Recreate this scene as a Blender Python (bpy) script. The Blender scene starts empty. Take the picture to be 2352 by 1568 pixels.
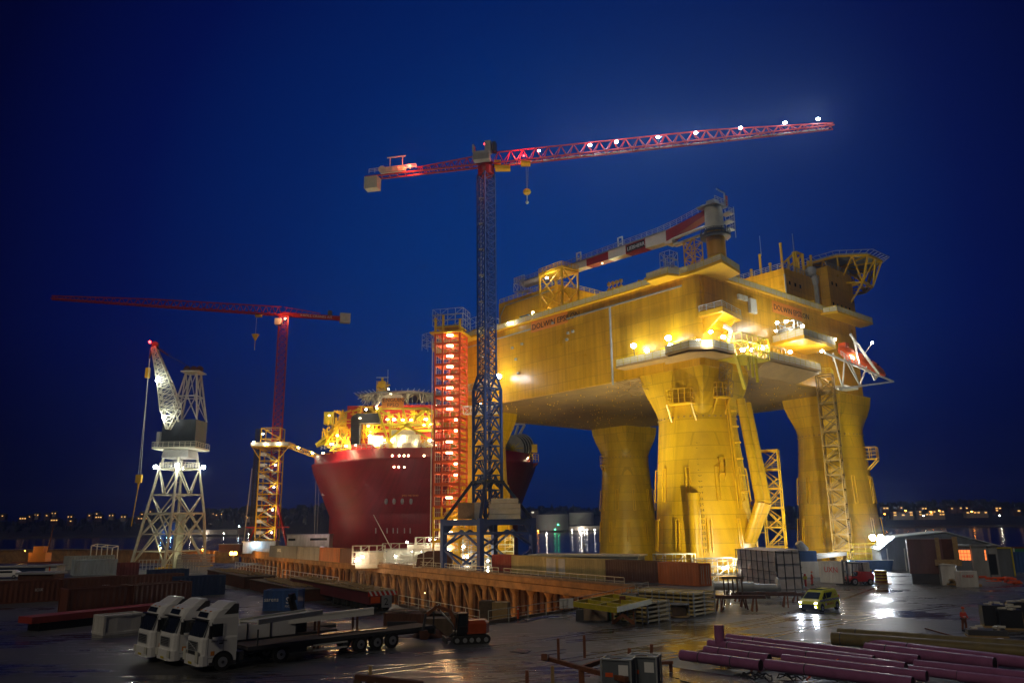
import bpy, math, random
from mathutils import Vector, Matrix
random.seed(7)
R = math.radians
sc = bpy.context.scene
COL = sc.collection

# ------------------------------------------------------------------ camera
FPX = 1800.0; PITCH = R(13.2); ROLL = R(0.7); CAMZ = 8.5; CX, CY = 1176.0, 784.0
cf = Vector((0, math.cos(PITCH), math.sin(PITCH)))
r0 = Vector((1, 0, 0)); u0 = r0.cross(cf)
cr = r0 * math.cos(ROLL) - u0 * math.sin(ROLL)
cu = r0 * math.sin(ROLL) + u0 * math.cos(ROLL)
CAM = Vector((0, 0, CAMZ))
cam = bpy.data.cameras.new("camera"); camo = bpy.data.objects.new("camera", cam); COL.objects.link(camo)
m = Matrix.Identity(4)
for i in range(3):
    m[i][0] = cr[i]; m[i][1] = cu[i]; m[i][2] = -cf[i]; m[i][3] = CAM[i]
camo.matrix_world = m
cam.sensor_width = 36; cam.lens = FPX / 2352 * 36; cam.clip_start = 0.3; cam.clip_end = 9000
sc.camera = camo

# ------------------------------------------------------------------ world, sun, exposure
SUN_EL, SUN_AZ = R(38), R(205)          # faint overhead glow coming from behind the viewer
w = bpy.data.worlds.new("World"); sc.world = w; w.use_nodes = True
nt = w.node_tree; nt.nodes.clear()
out = nt.nodes.new('ShaderNodeOutputWorld')
sky = nt.nodes.new('ShaderNodeTexSky'); sky.sky_type = 'NISHITA'; sky.sun_disc = False
sky.sun_elevation = R(-5); sky.sun_rotation = R(200)
bg1 = nt.nodes.new('ShaderNodeBackground'); bg1.inputs[1].default_value = 0.05
nt.links.new(sky.outputs[0], bg1.inputs[0])
tc = nt.nodes.new('ShaderNodeTexCoord')
dot = nt.nodes.new('ShaderNodeVectorMath'); dot.operation = 'DOT_PRODUCT'
gd = Vector((0.04, math.cos(R(17)), math.sin(R(17)))).normalized()
dot.inputs[1].default_value = gd
nt.links.new(tc.outputs['Generated'], dot.inputs[0])
ramp = nt.nodes.new('ShaderNodeValToRGB')
el = ramp.color_ramp.elements
el[0].position = 0.70; el[0].color = (0.0003, 0.0006, 0.010, 1)
el[1].position = 1.0; el[1].color = (0.0004, 0.027, 0.165, 1)
for p, c in ((0.80, (0.0003, 0.0012, 0.024, 1)), (0.88, (0.0004, 0.004, 0.062, 1)), (0.95, (0.0005, 0.014, 0.112, 1))):
    e = el.new(p); e.color = c
nt.links.new(dot.outputs['Value'], ramp.inputs[0])
# darker just above the horizon
sep = nt.nodes.new('ShaderNodeSeparateXYZ'); nt.links.new(tc.outputs['Generated'], sep.inputs[0])
mr = nt.nodes.new('ShaderNodeMapRange'); mr.inputs[1].default_value = -0.02; mr.inputs[2].default_value = 0.22
mr.inputs[3].default_value = 0.42; mr.inputs[4].default_value = 1.0
nt.links.new(sep.outputs[2], mr.inputs[0])
mul = nt.nodes.new('ShaderNodeVectorMath'); mul.operation = 'SCALE'
nt.links.new(ramp.outputs[0], mul.inputs[0]); nt.links.new(mr.outputs[0], mul.inputs['Scale'])
bg2 = nt.nodes.new('ShaderNodeBackground'); bg2.inputs[1].default_value = 1.0
nt.links.new(mul.outputs[0], bg2.inputs[0])
add = nt.nodes.new('ShaderNodeAddShader')
nt.links.new(bg1.outputs[0], add.inputs[0]); nt.links.new(bg2.outputs[0], add.inputs[1])
nt.links.new(add.outputs[0], out.inputs[0])
sl = bpy.data.lights.new("sun", 'SUN'); sl.energy = 0.36; sl.angle = R(12); sl.color = (1.0, 0.86, 0.66)
so = bpy.data.objects.new("sun", sl); COL.objects.link(so)
sd = Vector((math.sin(SUN_AZ) * math.cos(SUN_EL), math.cos(SUN_AZ) * math.cos(SUN_EL), math.sin(SUN_EL)))
so.rotation_euler = sd.to_track_quat('Z', 'Y').to_euler()
vs = sc.view_settings
vs.view_transform = 'Standard'; vs.look = 'None'; vs.exposure = 0.0; vs.gamma = 1.0; vs.use_curve_mapping = False

# ------------------------------------------------------------------ helpers: surveying
def ray(x, y):
    d = cf * FPX + cr * (x - CX) - cu * (y - CY)
    return d / d.y
def G(x, y, z=0.0):
    d = ray(x, y); return CAM + d * ((z - CAMZ) / d.z)
def AY(x, y, Y):
    return CAM + ray(x, y) * Y

# ------------------------------------------------------------------ helpers: materials
MATS = {}
def mat(name, col, rough=0.6, metal=0.0, var=0.25, scale=0.6, bump=0.0, dirt=0.0, emis=None, estr=0.0, spec=0.5, streak=False):
    if name in MATS: return MATS[name]
    m_ = bpy.data.materials.new(name); m_.use_nodes = True
    n = m_.node_tree; b = n.nodes['Principled BSDF']
    b.inputs['Roughness'].default_value = rough; b.inputs['Metallic'].default_value = metal
    b.inputs['Specular IOR Level'].default_value = spec
    c = (*col, 1)
    tcn = n.nodes.new('ShaderNodeTexCoord'); mp = n.nodes.new('ShaderNodeMapping')
    n.links.new(tcn.outputs['Object'], mp.inputs[0])
    mp.inputs['Scale'].default_value = (scale, scale, scale * (0.18 if streak else 1.0))
    nz = n.nodes.new('ShaderNodeTexNoise'); nz.inputs['Scale'].default_value = 1.0; nz.inputs['Detail'].default_value = 6
    nz.inputs['Roughness'].default_value = 0.65
    n.links.new(mp.outputs[0], nz.inputs['Vector'])
    rp = n.nodes.new('ShaderNodeValToRGB')
    rp.color_ramp.elements[0].position = 0.3; rp.color_ramp.elements[1].position = 0.7
    d = max(0.0, 1 - var)
    rp.color_ramp.elements[0].color = (col[0] * d * (1 - dirt * .3), col[1] * d * (1 - dirt * .4), col[2] * d * (1 - dirt * .5), 1)
    rp.color_ramp.elements[1].color = (min(1, col[0] * (1 + var * .35)), min(1, col[1] * (1 + var * .35)), min(1, col[2] * (1 + var * .35)), 1)
    n.links.new(nz.outputs['Fac'], rp.inputs[0]); n.links.new(rp.outputs[0], b.inputs['Base Color'])
    r2 = n.nodes.new('ShaderNodeMapRange'); r2.inputs[3].default_value = max(0.04, rough - 0.12); r2.inputs[4].default_value = min(1, rough + 0.15)
    n.links.new(nz.outputs['Fac'], r2.inputs[0]); n.links.new(r2.outputs[0], b.inputs['Roughness'])
    if bump > 0:
        bp = n.nodes.new('ShaderNodeBump'); bp.inputs['Strength'].default_value = bump; bp.inputs['Distance'].default_value = 0.1
        n.links.new(nz.outputs['Fac'], bp.inputs['Height']); n.links.new(bp.outputs[0], b.inputs['Normal'])
    if emis:
        b.inputs['Emission Color'].default_value = (*emis, 1); b.inputs['Emission Strength'].default_value = estr
    MATS[name] = m_
    return m_

def emit(name, col, s):
    if name in MATS: return MATS[name]
    m_ = bpy.data.materials.new(name); m_.use_nodes = True
    b = m_.node_tree.nodes['Principled BSDF']; b.inputs['Base Color'].default_value = (*[min(.8, c) for c in col], 1)
    b.inputs['Emission Color'].default_value = (*col, 1); b.inputs['Emission Strength'].default_value = s
    MATS[name] = m_; return m_

def panelled(name, col, pw, ph, rough=0.35, var=0.12, line=0.75, bump=0.25, seed=0, streak=0.35):
    """welded steel plating: thin seams, slight dents, rain streaks"""
    m_ = mat(name, col, rough=rough, var=var, scale=0.22)
    n = m_.node_tree; b = n.nodes['Principled BSDF']
    tcn = n.nodes.new('ShaderNodeTexCoord')
    # object coordinates on a vertical face: horizontal run = x + y, height = z
    sp = n.nodes.new('ShaderNodeSeparateXYZ'); n.links.new(tcn.outputs['Object'], sp.inputs[0])
    ad = n.nodes.new('ShaderNodeMath'); ad.operation = 'ADD'
    n.links.new(sp.outputs[0], ad.inputs[0]); n.links.new(sp.outputs[1], ad.inputs[1])
    cb = n.nodes.new('ShaderNodeCombineXYZ'); n.links.new(ad.outputs[0], cb.inputs[0]); n.links.new(sp.outputs[2], cb.inputs[1])
    br = n.nodes.new('ShaderNodeTexBrick'); br.offset = 0.5
    br.inputs['Color1'].default_value = (1, 1, 1, 1); br.inputs['Color2'].default_value = (0.82, 0.80, 0.78, 1)
    br.inputs['Mortar'].default_value = (line, line, line, 1)
    br.inputs['Scale'].default_value = 1.0; br.inputs['Mortar Size'].default_value = 0.09; br.inputs['Mortar Smooth'].default_value = 0.3
    br.inputs['Brick Width'].default_value = pw; br.inputs['Row Height'].default_value = ph
    n.links.new(cb.outputs[0], br.inputs['Vector'])
    # streaks
    mp = n.nodes.new('ShaderNodeMapping'); mp.inputs['Scale'].default_value = (1.1, 0.05, 1); n.links.new(cb.outputs[0], mp.inputs[0])
    st = n.nodes.new('ShaderNodeTexNoise'); st.inputs['Scale'].default_value = 1.0; st.inputs['Detail'].default_value = 5
    n.links.new(mp.outputs[0], st.inputs['Vector'])
    sr = n.nodes.new('ShaderNodeMapRange'); sr.inputs[1].default_value = 0.35; sr.inputs[2].default_value = 0.62
    sr.inputs[3].default_value = 1 - streak; sr.inputs[4].default_value = 1.0
    n.links.new(st.outputs['Fac'], sr.inputs[0])
    src = b.inputs['Base Color'].links[0].from_socket
    m1 = n.nodes.new('ShaderNodeVectorMath'); m1.operation = 'MULTIPLY'
    n.links.new(src, m1.inputs[0]); n.links.new(br.outputs['Color'], m1.inputs[1])
    m2 = n.nodes.new('ShaderNodeVectorMath'); m2.operation = 'SCALE'
    n.links.new(m1.outputs[0], m2.inputs[0]); n.links.new(sr.outputs[0], m2.inputs['Scale'])
    n.links.new(m2.outputs[0], b.inputs['Base Color'])
    wn = n.nodes.new('ShaderNodeTexNoise'); wn.inputs['Scale'].default_value = 0.45; wn.inputs['Detail'].default_value = 2
    n.links.new(tcn.outputs['Object'], wn.inputs['Vector'])
    bp = n.nodes.new('ShaderNodeBump'); bp.inputs['Strength'].default_value = bump; bp.inputs['Distance'].default_value = 0.35
    n.links.new(wn.outputs['Fac'], bp.inputs['Height'])
    n.links.new(bp.outputs[0], b.inputs['Normal'])
    return m_

# ------------------------------------------------------------------ helpers: mesh builder
class MB:
    def __init__(s): s.v = []; s.f = []
    def add(s, vs_, fs):
        o = len(s.v); s.v += [Vector(p) for p in vs_]; s.f += [tuple(i + o for i in f) for f in fs]; return s
    def box(s, c, d, rz=0.0, M=None):
        c = Vector(c); x, y, z = d[0] / 2, d[1] / 2, d[2] / 2
        pts = [Vector(p) for p in ((-x, -y, -z), (x, -y, -z), (x, y, -z), (-x, y, -z), (-x, -y, z), (x, -y, z), (x, y, z), (-x, y, z))]
        if M is None: M = Matrix.Rotation(rz, 3, 'Z')
        return s.add([c + M @ p for p in pts], [(0, 3, 2, 1), (4, 5, 6, 7), (0, 1, 5, 4), (1, 2, 6, 5), (2, 3, 7, 6), (3, 0, 4, 7)])
    def b2(s, lo, hi):
        return s.box([(a + b) / 2 for a, b in zip(lo, hi)], [abs(b - a) for a, b in zip(lo, hi)])
    def beam(s, a, b, w, h=None, up=(0, 0, 1), cap=True):
        a = Vector(a); b = Vector(b); h = h or w; d = (b - a)
        if d.length < 1e-6: return s
        d.normalize(); up = Vector(up)
        if abs(d.dot(up)) > 0.98: up = Vector((0, 1, 0)) if abs(d.y) < .9 else Vector((1, 0, 0))
        x = d.cross(up).normalized() * (w / 2); y = x.cross(d).normalized() * (h / 2)
        p = [a - x - y, a + x - y, a + x + y, a - x + y, b - x - y, b + x - y, b + x + y, b - x + y]
        f = [(0, 1, 5, 4), (1, 2, 6, 5), (2, 3, 7, 6), (3, 0, 4, 7)]
        if cap: f += [(0, 3, 2, 1), (4, 5, 6, 7)]
        return s.add(p, f)
    def cyl(s, a, b, r, r2=None, n=12, cap=True, inner=0):
        a = Vector(a); b = Vector(b); r2 = r if r2 is None else r2; d = (b - a).normalized()
        up = Vector((0, 0, 1)) if abs(d.z) < .95 else Vector((1, 0, 0))
        x = d.cross(up).normalized(); y = x.cross(d)
        pa = [a + (x * math.cos(t) + y * math.sin(t)) * r for t in [2 * math.pi * i / n for i in range(n)]]
        pb = [b + (x * math.cos(t) + y * math.sin(t)) * r2 for t in [2 * math.pi * i / n for i in range(n)]]
        f = [(i, (i + 1) % n, n + (i + 1) % n, n + i) for i in range(n)]
        if cap: f += [tuple(range(n - 1, -1, -1)), tuple(range(n, 2 * n))]
        return s.add(pa + pb, f)
    def path(s, pts, r, n=8):
        for a, b in zip(pts[:-1], pts[1:]): s.cyl(a, b, r, n=n)
        return s
    def prism(s, poly, z0, z1):
        n = len(poly)
        area = sum(poly[i][0] * poly[(i + 1) % n][1] - poly[(i + 1) % n][0] * poly[i][1] for i in range(n))
        if area < 0: poly = poly[::-1]
        return s.add([(p[0], p[1], z0) for p in poly] + [(p[0], p[1], z1) for p in poly],
                     [tuple(range(n - 1, -1, -1)), tuple(range(n, 2 * n))] + [(i, (i + 1) % n, n + (i + 1) % n, n + i) for i in range(n)])
    def extr(s, poly, axis):
        """poly: list of 3D points, extruded by vector axis"""
        n = len(poly); P = [Vector(p) for p in poly]; A = Vector(axis)
        return s.add(P + [p + A for p in P], [tuple(range(n - 1, -1, -1)), tuple(range(n, 2 * n))] + [(i, (i + 1) % n, n + (i + 1) % n, n + i) for i in range(n)])
    def loft(s, rings, cap=True):
        n = len(rings[0]); o = len(s.v)
        for r_ in rings: s.v += [Vector(p) for p in r_]
        for k in range(len(rings) - 1):
            for i in range(n):
                j = (i + 1) % n
                s.f.append((o + k * n + i, o + k * n + j, o + (k + 1) * n + j, o + (k + 1) * n + i))
        if cap:
            s.f.append(tuple(o + i for i in range(n - 1, -1, -1))); s.f.append(tuple(o + (len(rings) - 1) * n + i for i in range(n)))
        return s
    def ball(s, c, r, n=8, k=6, sq=(1, 1, 1)):
        c = Vector(c); rings = []
        for i in range(1, k):
            t = math.pi * i / k
            rings.append([c + Vector((r * sq[0] * math.sin(t) * math.cos(a), r * sq[1] * math.sin(t) * math.sin(a), -r * sq[2] * math.cos(t))) for a in [2 * math.pi * j / n for j in range(n)]])
        return s.loft(rings)
    def rail(s, pts, h=1.1, sp=2.0, t=0.07, mids=2):
        pts = [Vector(p) for p in pts]; Z = Vector((0, 0, 1))
        for a, b in zip(pts[:-1], pts[1:]):
            L = (b - a).length; k = max(1, int(round(L / sp)))
            for i in range(k + 1):
                p = a.lerp(b, i / k); s.beam(p, p + Z * h, t, cap=False)
            for q in range(mids + 1):
                z = h * (q + 1) / (mids + 1); s.beam(a + Z * z, b + Z * z, t * (1.0 if q == mids else .7), cap=False)
        return s
    def panel(s, pts, h, t=0.04, z0=0.05):
        pts = [Vector(p) for p in pts]
        for a, b in zip(pts[:-1], pts[1:]):
            s.beam(a + Vector((0, 0, z0 + h / 2)), b + Vector((0, 0, z0 + h / 2)), t, h)
        return s
    def lattice(s, a, b, wa, wb, n, ct, bt, side=None, da=None, db=None, style='Z', horiz=True):
        a = Vector(a); b = Vector(b); d = (b - a).normalized()
        side = Vector(side) if side else (Vector((1, 0, 0)) if abs(d.z) > .9 else d.cross(Vector((0, 0, 1))))
        side = (side - d * side.dot(d)).normalized(); t = d.cross(side).normalized()
        da = wa if da is None else da; db = wb if db is None else db
        sec = []
        for i in range(n + 1):
            k = i / n; c = a.lerp(b, k); w_ = (wa + (wb - wa) * k) / 2; h_ = (da + (db - da) * k) / 2
            sec.append([c - side * w_ - t * h_, c + side * w_ - t * h_, c + side * w_ + t * h_, c - side * w_ + t * h_])
        for j in range(4):
            s.beam(sec[0][j], sec[n][j], ct) if (abs(wa - wb) < 1e-6 or n == 1) else [s.beam(sec[i][j], sec[i + 1][j], ct) for i in range(n)]
        for i in range(n + 1):
            if horiz:
                for j in range(4): s.beam(sec[i][j], sec[i][(j + 1) % 4], bt, cap=False)
            if i < n:
                for j in range(4):
                    p, q = (sec[i][j], sec[i + 1][(j + 1) % 4]) if (i + j) % 2 else (sec[i][(j + 1) % 4], sec[i + 1][j])
                    s.beam(p, q, bt, cap=False)
                    if style == 'X':
                        p, q = (sec[i][(j + 1) % 4], sec[i + 1][j]) if (i + j) % 2 else (sec[i][j], sec[i + 1][(j + 1) % 4])
                        s.beam(p, q, bt, cap=False)
                    if style == 'K':
                        mm = (sec[i + 1][j] + sec[i + 1][(j + 1) % 4]) / 2
                        s.beam(sec[i][j], mm, bt, cap=False); s.beam(sec[i][(j + 1) % 4], mm, bt, cap=False)
        return s
    def tri(s, a, b, w_, ha, hb, n, ct, bt):
        """triangular jib: two bottom chords, one top chord"""
        a = Vector(a); b = Vector(b); d = (b - a).normalized(); sd_ = d.cross(Vector((0, 0, 1))).normalized() * (w_ / 2); Z = Vector((0, 0, 1))
        for sgn in (-1, 1): s.beam(a + sd_ * sgn, b + sd_ * sgn, ct)
        s.beam(a + Z * ha, b + Z * hb, ct)
        for i in range(n):
            p, q = a.lerp(b, i / n), a.lerp(b, (i + 1) / n); mid = (p + q) / 2; hm = ha + (hb - ha) * (i + .5) / n
            for sgn in (-1, 1):
                s.beam(p + sd_ * sgn, mid + Z * hm, bt, cap=False); s.beam(q + sd_ * sgn, mid + Z * hm, bt, cap=False)
            s.beam(p - sd_, q + sd_, bt, cap=False) if i % 2 else s.beam(p + sd_, q - sd_, bt, cap=False)
            s.beam(p - sd_, p + sd_, bt, cap=False)
        return s
    def build(s, name, material, parent=None, org=None, smooth=False, label=None):
        vs_ = s.v
        if org is not None: vs_ = [p - Vector(org) for p in vs_]
        me = bpy.data.meshes.new(name); me.from_pydata([tuple(p) for p in vs_], [], s.f); me.update()
        if smooth:
            for p in me.polygons: p.use_smooth = True
            me.set_sharp_from_angle(angle=R(28))
        me.materials.append(MATS[material] if isinstance(material, str) else material)
        o = bpy.data.objects.new(name, me); COL.objects.link(o)
        if parent is not None: o.parent = parent
        if label: o['label'] = label
        return o

def split(mb, name, material, parent=None, org=None, pad=.02):
    """one object per separate piece of the builder"""
    n = len(mb.v); par = list(range(n))
    def find(i):
        while par[i] != i: par[i] = par[par[i]]; i = par[i]
        return i
    for f in mb.f:
        for i in f[1:]: par[find(i)] = find(f[0])
    comp = {}
    for i in range(n): comp.setdefault(find(i), []).append(i)
    bbs = []
    for k, idx in comp.items():
        P = [mb.v[i] for i in idx]; bbs.append([set([k]), [min(p[a] for p in P) - pad for a in range(3)], [max(p[a] for p in P) + pad for a in range(3)]])
    ch = True
    while ch:
        ch = False
        for i in range(len(bbs)):
            for j in range(i + 1, len(bbs)):
                A, B = bbs[i], bbs[j]
                if all(A[1][a] <= B[2][a] and B[1][a] <= A[2][a] for a in range(3)):
                    A[0] |= B[0]; A[1] = [min(p, q) for p, q in zip(A[1], B[1])]; A[2] = [max(p, q) for p, q in zip(A[2], B[2])]; bbs.pop(j); ch = True; break
            if ch: break
    outl = []
    for ks, _, _ in bbs:
        m2 = MB(); mp = {}
        for k in ks:
            for i in comp[k]: mp[i] = len(m2.v); m2.v.append(mb.v[i])
        m2.f = [tuple(mp[i] for i in f) for f in mb.f if f[0] in mp]
        outl.append(m2.build(name, material, parent, org))
    return outl
MB.split = split
def tag(o, label, cat, group=None):
    o['label'] = label; o['category'] = cat
    if group: o['group'] = group
    return o
def thing(name, label, cat, loc=(0, 0, 0), rz=0.0, group=None):
    o = bpy.data.objects.new(name, None); COL.objects.link(o); o.location = loc; o.rotation_euler = (0, 0, rz)
    o.empty_display_size = 0.5
    return tag(o, label, cat, group)
def struct(o, kind='structure'):
    o['kind'] = kind; return o
def dup(root, loc, rz, label, group=None):
    r_ = root.copy(); COL.objects.link(r_); r_.location = loc; r_.rotation_euler = (0, 0, rz); r_['label'] = label
    if group: r_['group'] = group
    for ch in list(root.children):
        c = ch.copy(); COL.objects.link(c); c.parent = r_
        for g in ch.children:
            d = g.copy(); COL.objects.link(d); d.parent = c
    return r_
def lamp(name, loc, power, col=(1, .93, .8), parent=None, radius=0.3, spot=None, aim=None, blend=0.6):
    l = bpy.data.lights.new(name, 'SPOT' if spot else 'POINT'); l.energy = power; l.color = col; l.shadow_soft_size = radius
    if spot: l.spot_size = R(spot); l.spot_blend = blend
    o = bpy.data.objects.new(name, l); COL.objects.link(o); o.location = loc
    if aim is not None: o.rotation_euler = (Vector(loc) - Vector(aim)).to_track_quat('Z', 'Y').to_euler()
    if parent is not None: o.parent = parent
    return o
def text(name, s, size, material, M, parent=None, ext=0.02, align='LEFT'):
    cv = bpy.data.curves.new(name, 'FONT'); cv.body = s; cv.size = size; cv.extrude = ext; cv.align_x = align
    cv.resolution_u = 2
    t = bpy.data.objects.new(name + '_tmp', cv); COL.objects.link(t)
    me = bpy.data.meshes.new_from_object(t.evaluated_get(bpy.context.evaluated_depsgraph_get()))
    bpy.data.objects.remove(t); bpy.data.curves.remove(cv)
    me.transform(M); me.name = name; me.materials.clear(); me.materials.append(MATS[material])
    o = bpy.data.objects.new(name, me); COL.objects.link(o)
    if parent is not None: o.parent = parent
    return o
def frame(o, x, y):
    """matrix whose local x runs along x, local y along y, at o"""
    x = Vector(x).normalized(); y = Vector(y); y = (y - x * y.dot(x)).normalized(); z = x.cross(y)
    M = Matrix.Identity(4)
    for i in range(3): M[i][0] = x[i]; M[i][1] = y[i]; M[i][2] = z[i]; M[i][3] = o[i]
    return M

# ------------------------------------------------------------------ materials
panelled('hull_yellow', (0.72, 0.395, 0.012), 6.0, 3.0, rough=0.30, bump=0.14, streak=0.22, line=.72)
panelled('leg_yellow', (0.74, 0.45, 0.010), 5.0, 2.5, rough=0.40, bump=0.10, streak=0.2, line=.72)
mat('trim_yellow', (0.78, 0.47, 0.012), rough=0.4, var=0.15)
mat('soffit', (0.76, 0.44, 0.012), rough=0.45, var=0.15)
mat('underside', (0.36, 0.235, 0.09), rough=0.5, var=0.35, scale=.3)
panelled('hull_red', (0.36, 0.010, 0.028), 7.0, 3.2, rough=0.45, bump=0.06, line=0.85, streak=0.2)
mat('mod_red', (0.55, 0.03, 0.025), rough=0.5, var=0.2)
mat('crane_red', (0.36, 0.016, 0.016), rough=0.45, var=0.2)
mat('stair_red', (0.62, 0.10, 0.03), rough=0.5, var=0.2)
mat('shaded_yellow', (0.26, 0.16, 0.035), rough=0.5, var=0.3)  # trim yellow darkened, paints in the shade of the backlit stair tower
mat('crane_blue', (0.018, 0.065, 0.30), rough=0.45, var=0.2)
mat('dark_blue', (0.01, 0.025, 0.09), rough=0.5, var=0.3)
mat('white_paint', (0.78, 0.78, 0.72), rough=0.4, var=0.12)
mat('truck_white', (0.80, 0.80, 0.76), rough=0.3, var=0.06)
mat('pale_steel', (0.62, 0.62, 0.52), rough=0.45, var=0.2)
mat('galv', (0.48, 0.50, 0.50), rough=0.4, metal=0.6, var=0.2)
mat('net', (0.66, 0.62, 0.50), rough=0.8, var=0.2, scale=1.5)
mat('grey_paint', (0.33, 0.34, 0.35), rough=0.5, var=0.2)
mat('dark_steel', (0.055, 0.055, 0.06), rough=0.5, var=0.3)
mat('black', (0.012, 0.012, 0.014), rough=0.4, var=0.2)
mat('rubber', (0.018, 0.018, 0.018), rough=0.85, var=0.2, scale=4)
mat('glass', (0.015, 0.02, 0.024), rough=0.06, var=0.0, spec=0.8)
mat('concrete', (0.30, 0.22, 0.15), rough=0.85, var=0.45, scale=.5, bump=.3, dirt=.4)
mat('pier_concrete', (0.34, 0.185, 0.075), rough=0.85, var=0.5, scale=.45, bump=.3, dirt=.5)
mat('pier_wall', (0.13, 0.05, 0.022), rough=0.8, var=0.6, scale=.7, bump=.4, dirt=.5)
mat('rust', (0.22, 0.075, 0.03), rough=0.8, var=0.5, scale=2, bump=.3)
mat('rust_dark', (0.10, 0.035, 0.018), rough=0.8, var=0.5, scale=1.2, bump=.3)
mat('frame_tan', (0.56, 0.44, 0.18), rough=0.6, var=0.25, scale=3)
mat('crane_house', (0.03, 0.045, 0.07), rough=0.5, var=0.3)
mat('timber', (0.38, 0.25, 0.10), rough=0.8, var=0.35, scale=3)
mat('timber_dark', (0.12, 0.08, 0.05), rough=0.85, var=0.4, scale=3)
mat('pipe_purple', (0.34, 0.12, 0.25), rough=0.36, var=0.25, scale=1.5)
mat('pipe_olive', (0.20, 0.15, 0.045), rough=0.5, var=0.3, scale=1.5)
mat('frame_yellow', (0.62, 0.50, 0.02), rough=0.45, var=0.2, scale=2)
mat('orange', (0.75, 0.10, 0.015), rough=0.5, var=0.15)
mat('boat_orange', (0.85, 0.12, 0.02), rough=0.35, var=0.12)
mat('black_ink', (0.02, 0.018, 0.015), rough=0.7, var=0)
mat('white_ink', (0.75, 0.75, 0.72), rough=0.6, var=0)
mat('red_ink', (0.6, 0.03, 0.02), rough=0.6, var=0)
mat('sign_orange', (0.74, 0.26, 0.03), rough=0.5, var=0.08)
mat('van_yellow', (0.84, 0.86, 0.02), rough=0.3, var=0.05)
mat('digger_orange', (0.40, 0.06, 0.012), rough=0.4, var=0.3, scale=2)
mat('tarp', (0.74, 0.68, 0.67), rough=0.55, var=0.25, scale=1.2, bump=.4)
mat('tent', (0.42, 0.48, 0.50), rough=0.6, var=0.15)
mat('foliage', (0.012, 0.022, 0.012), rough=0.9, var=0.5, scale=.05)
mat('skin', (0.5, 0.3, 0.2), rough=0.6, var=0.05)
mat('hivis_red', (0.70, 0.07, 0.04), rough=0.7, var=0.15, scale=8)
for nm, c in dict(c_red=(0.34, .04, .03), c_tan=(.56, .45, .18), c_brown=(.14, .06, .045), c_orange=(.70, .20, .06), c_grey=(.30, .31, .30), c_blue=(.03, .09, .27), c_navy=(.015, .04, .12),
                  c_white=(.66, .65, .60), c_maroon=(.16, .03, .035), c_green=(.02, .22, .12), c_slate=(.13, .15, .17), c_rust=(.17, .055, .03), c_pale=(.42, .50, .54)).items():
    mat(nm, c, rough=0.55, var=0.28, scale=.8, bump=.1, streak=True, dirt=.3)
emit('lamp_white', (1.0, 0.97, 0.88), 45)
emit('lamp_cool', (0.78, 0.90, 1.0), 45)
emit('lamp_warm', (1.0, 0.78, 0.42), 16)
emit('lamp_amber', (1.0, 0.42, 0.06), 18)
emit('lamp_red', (1.0, 0.03, 0.03), 20)
emit('lamp_dim', (1.0, 0.75, 0.42), 5)
emit('window_amber', (1.0, 0.22, 0.05), 1.6)
emit('window_warm', (1.0, 0.62, 0.22), 1.5)
emit('lamp_green', (0.05, 1.0, 0.3), 6)
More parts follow.
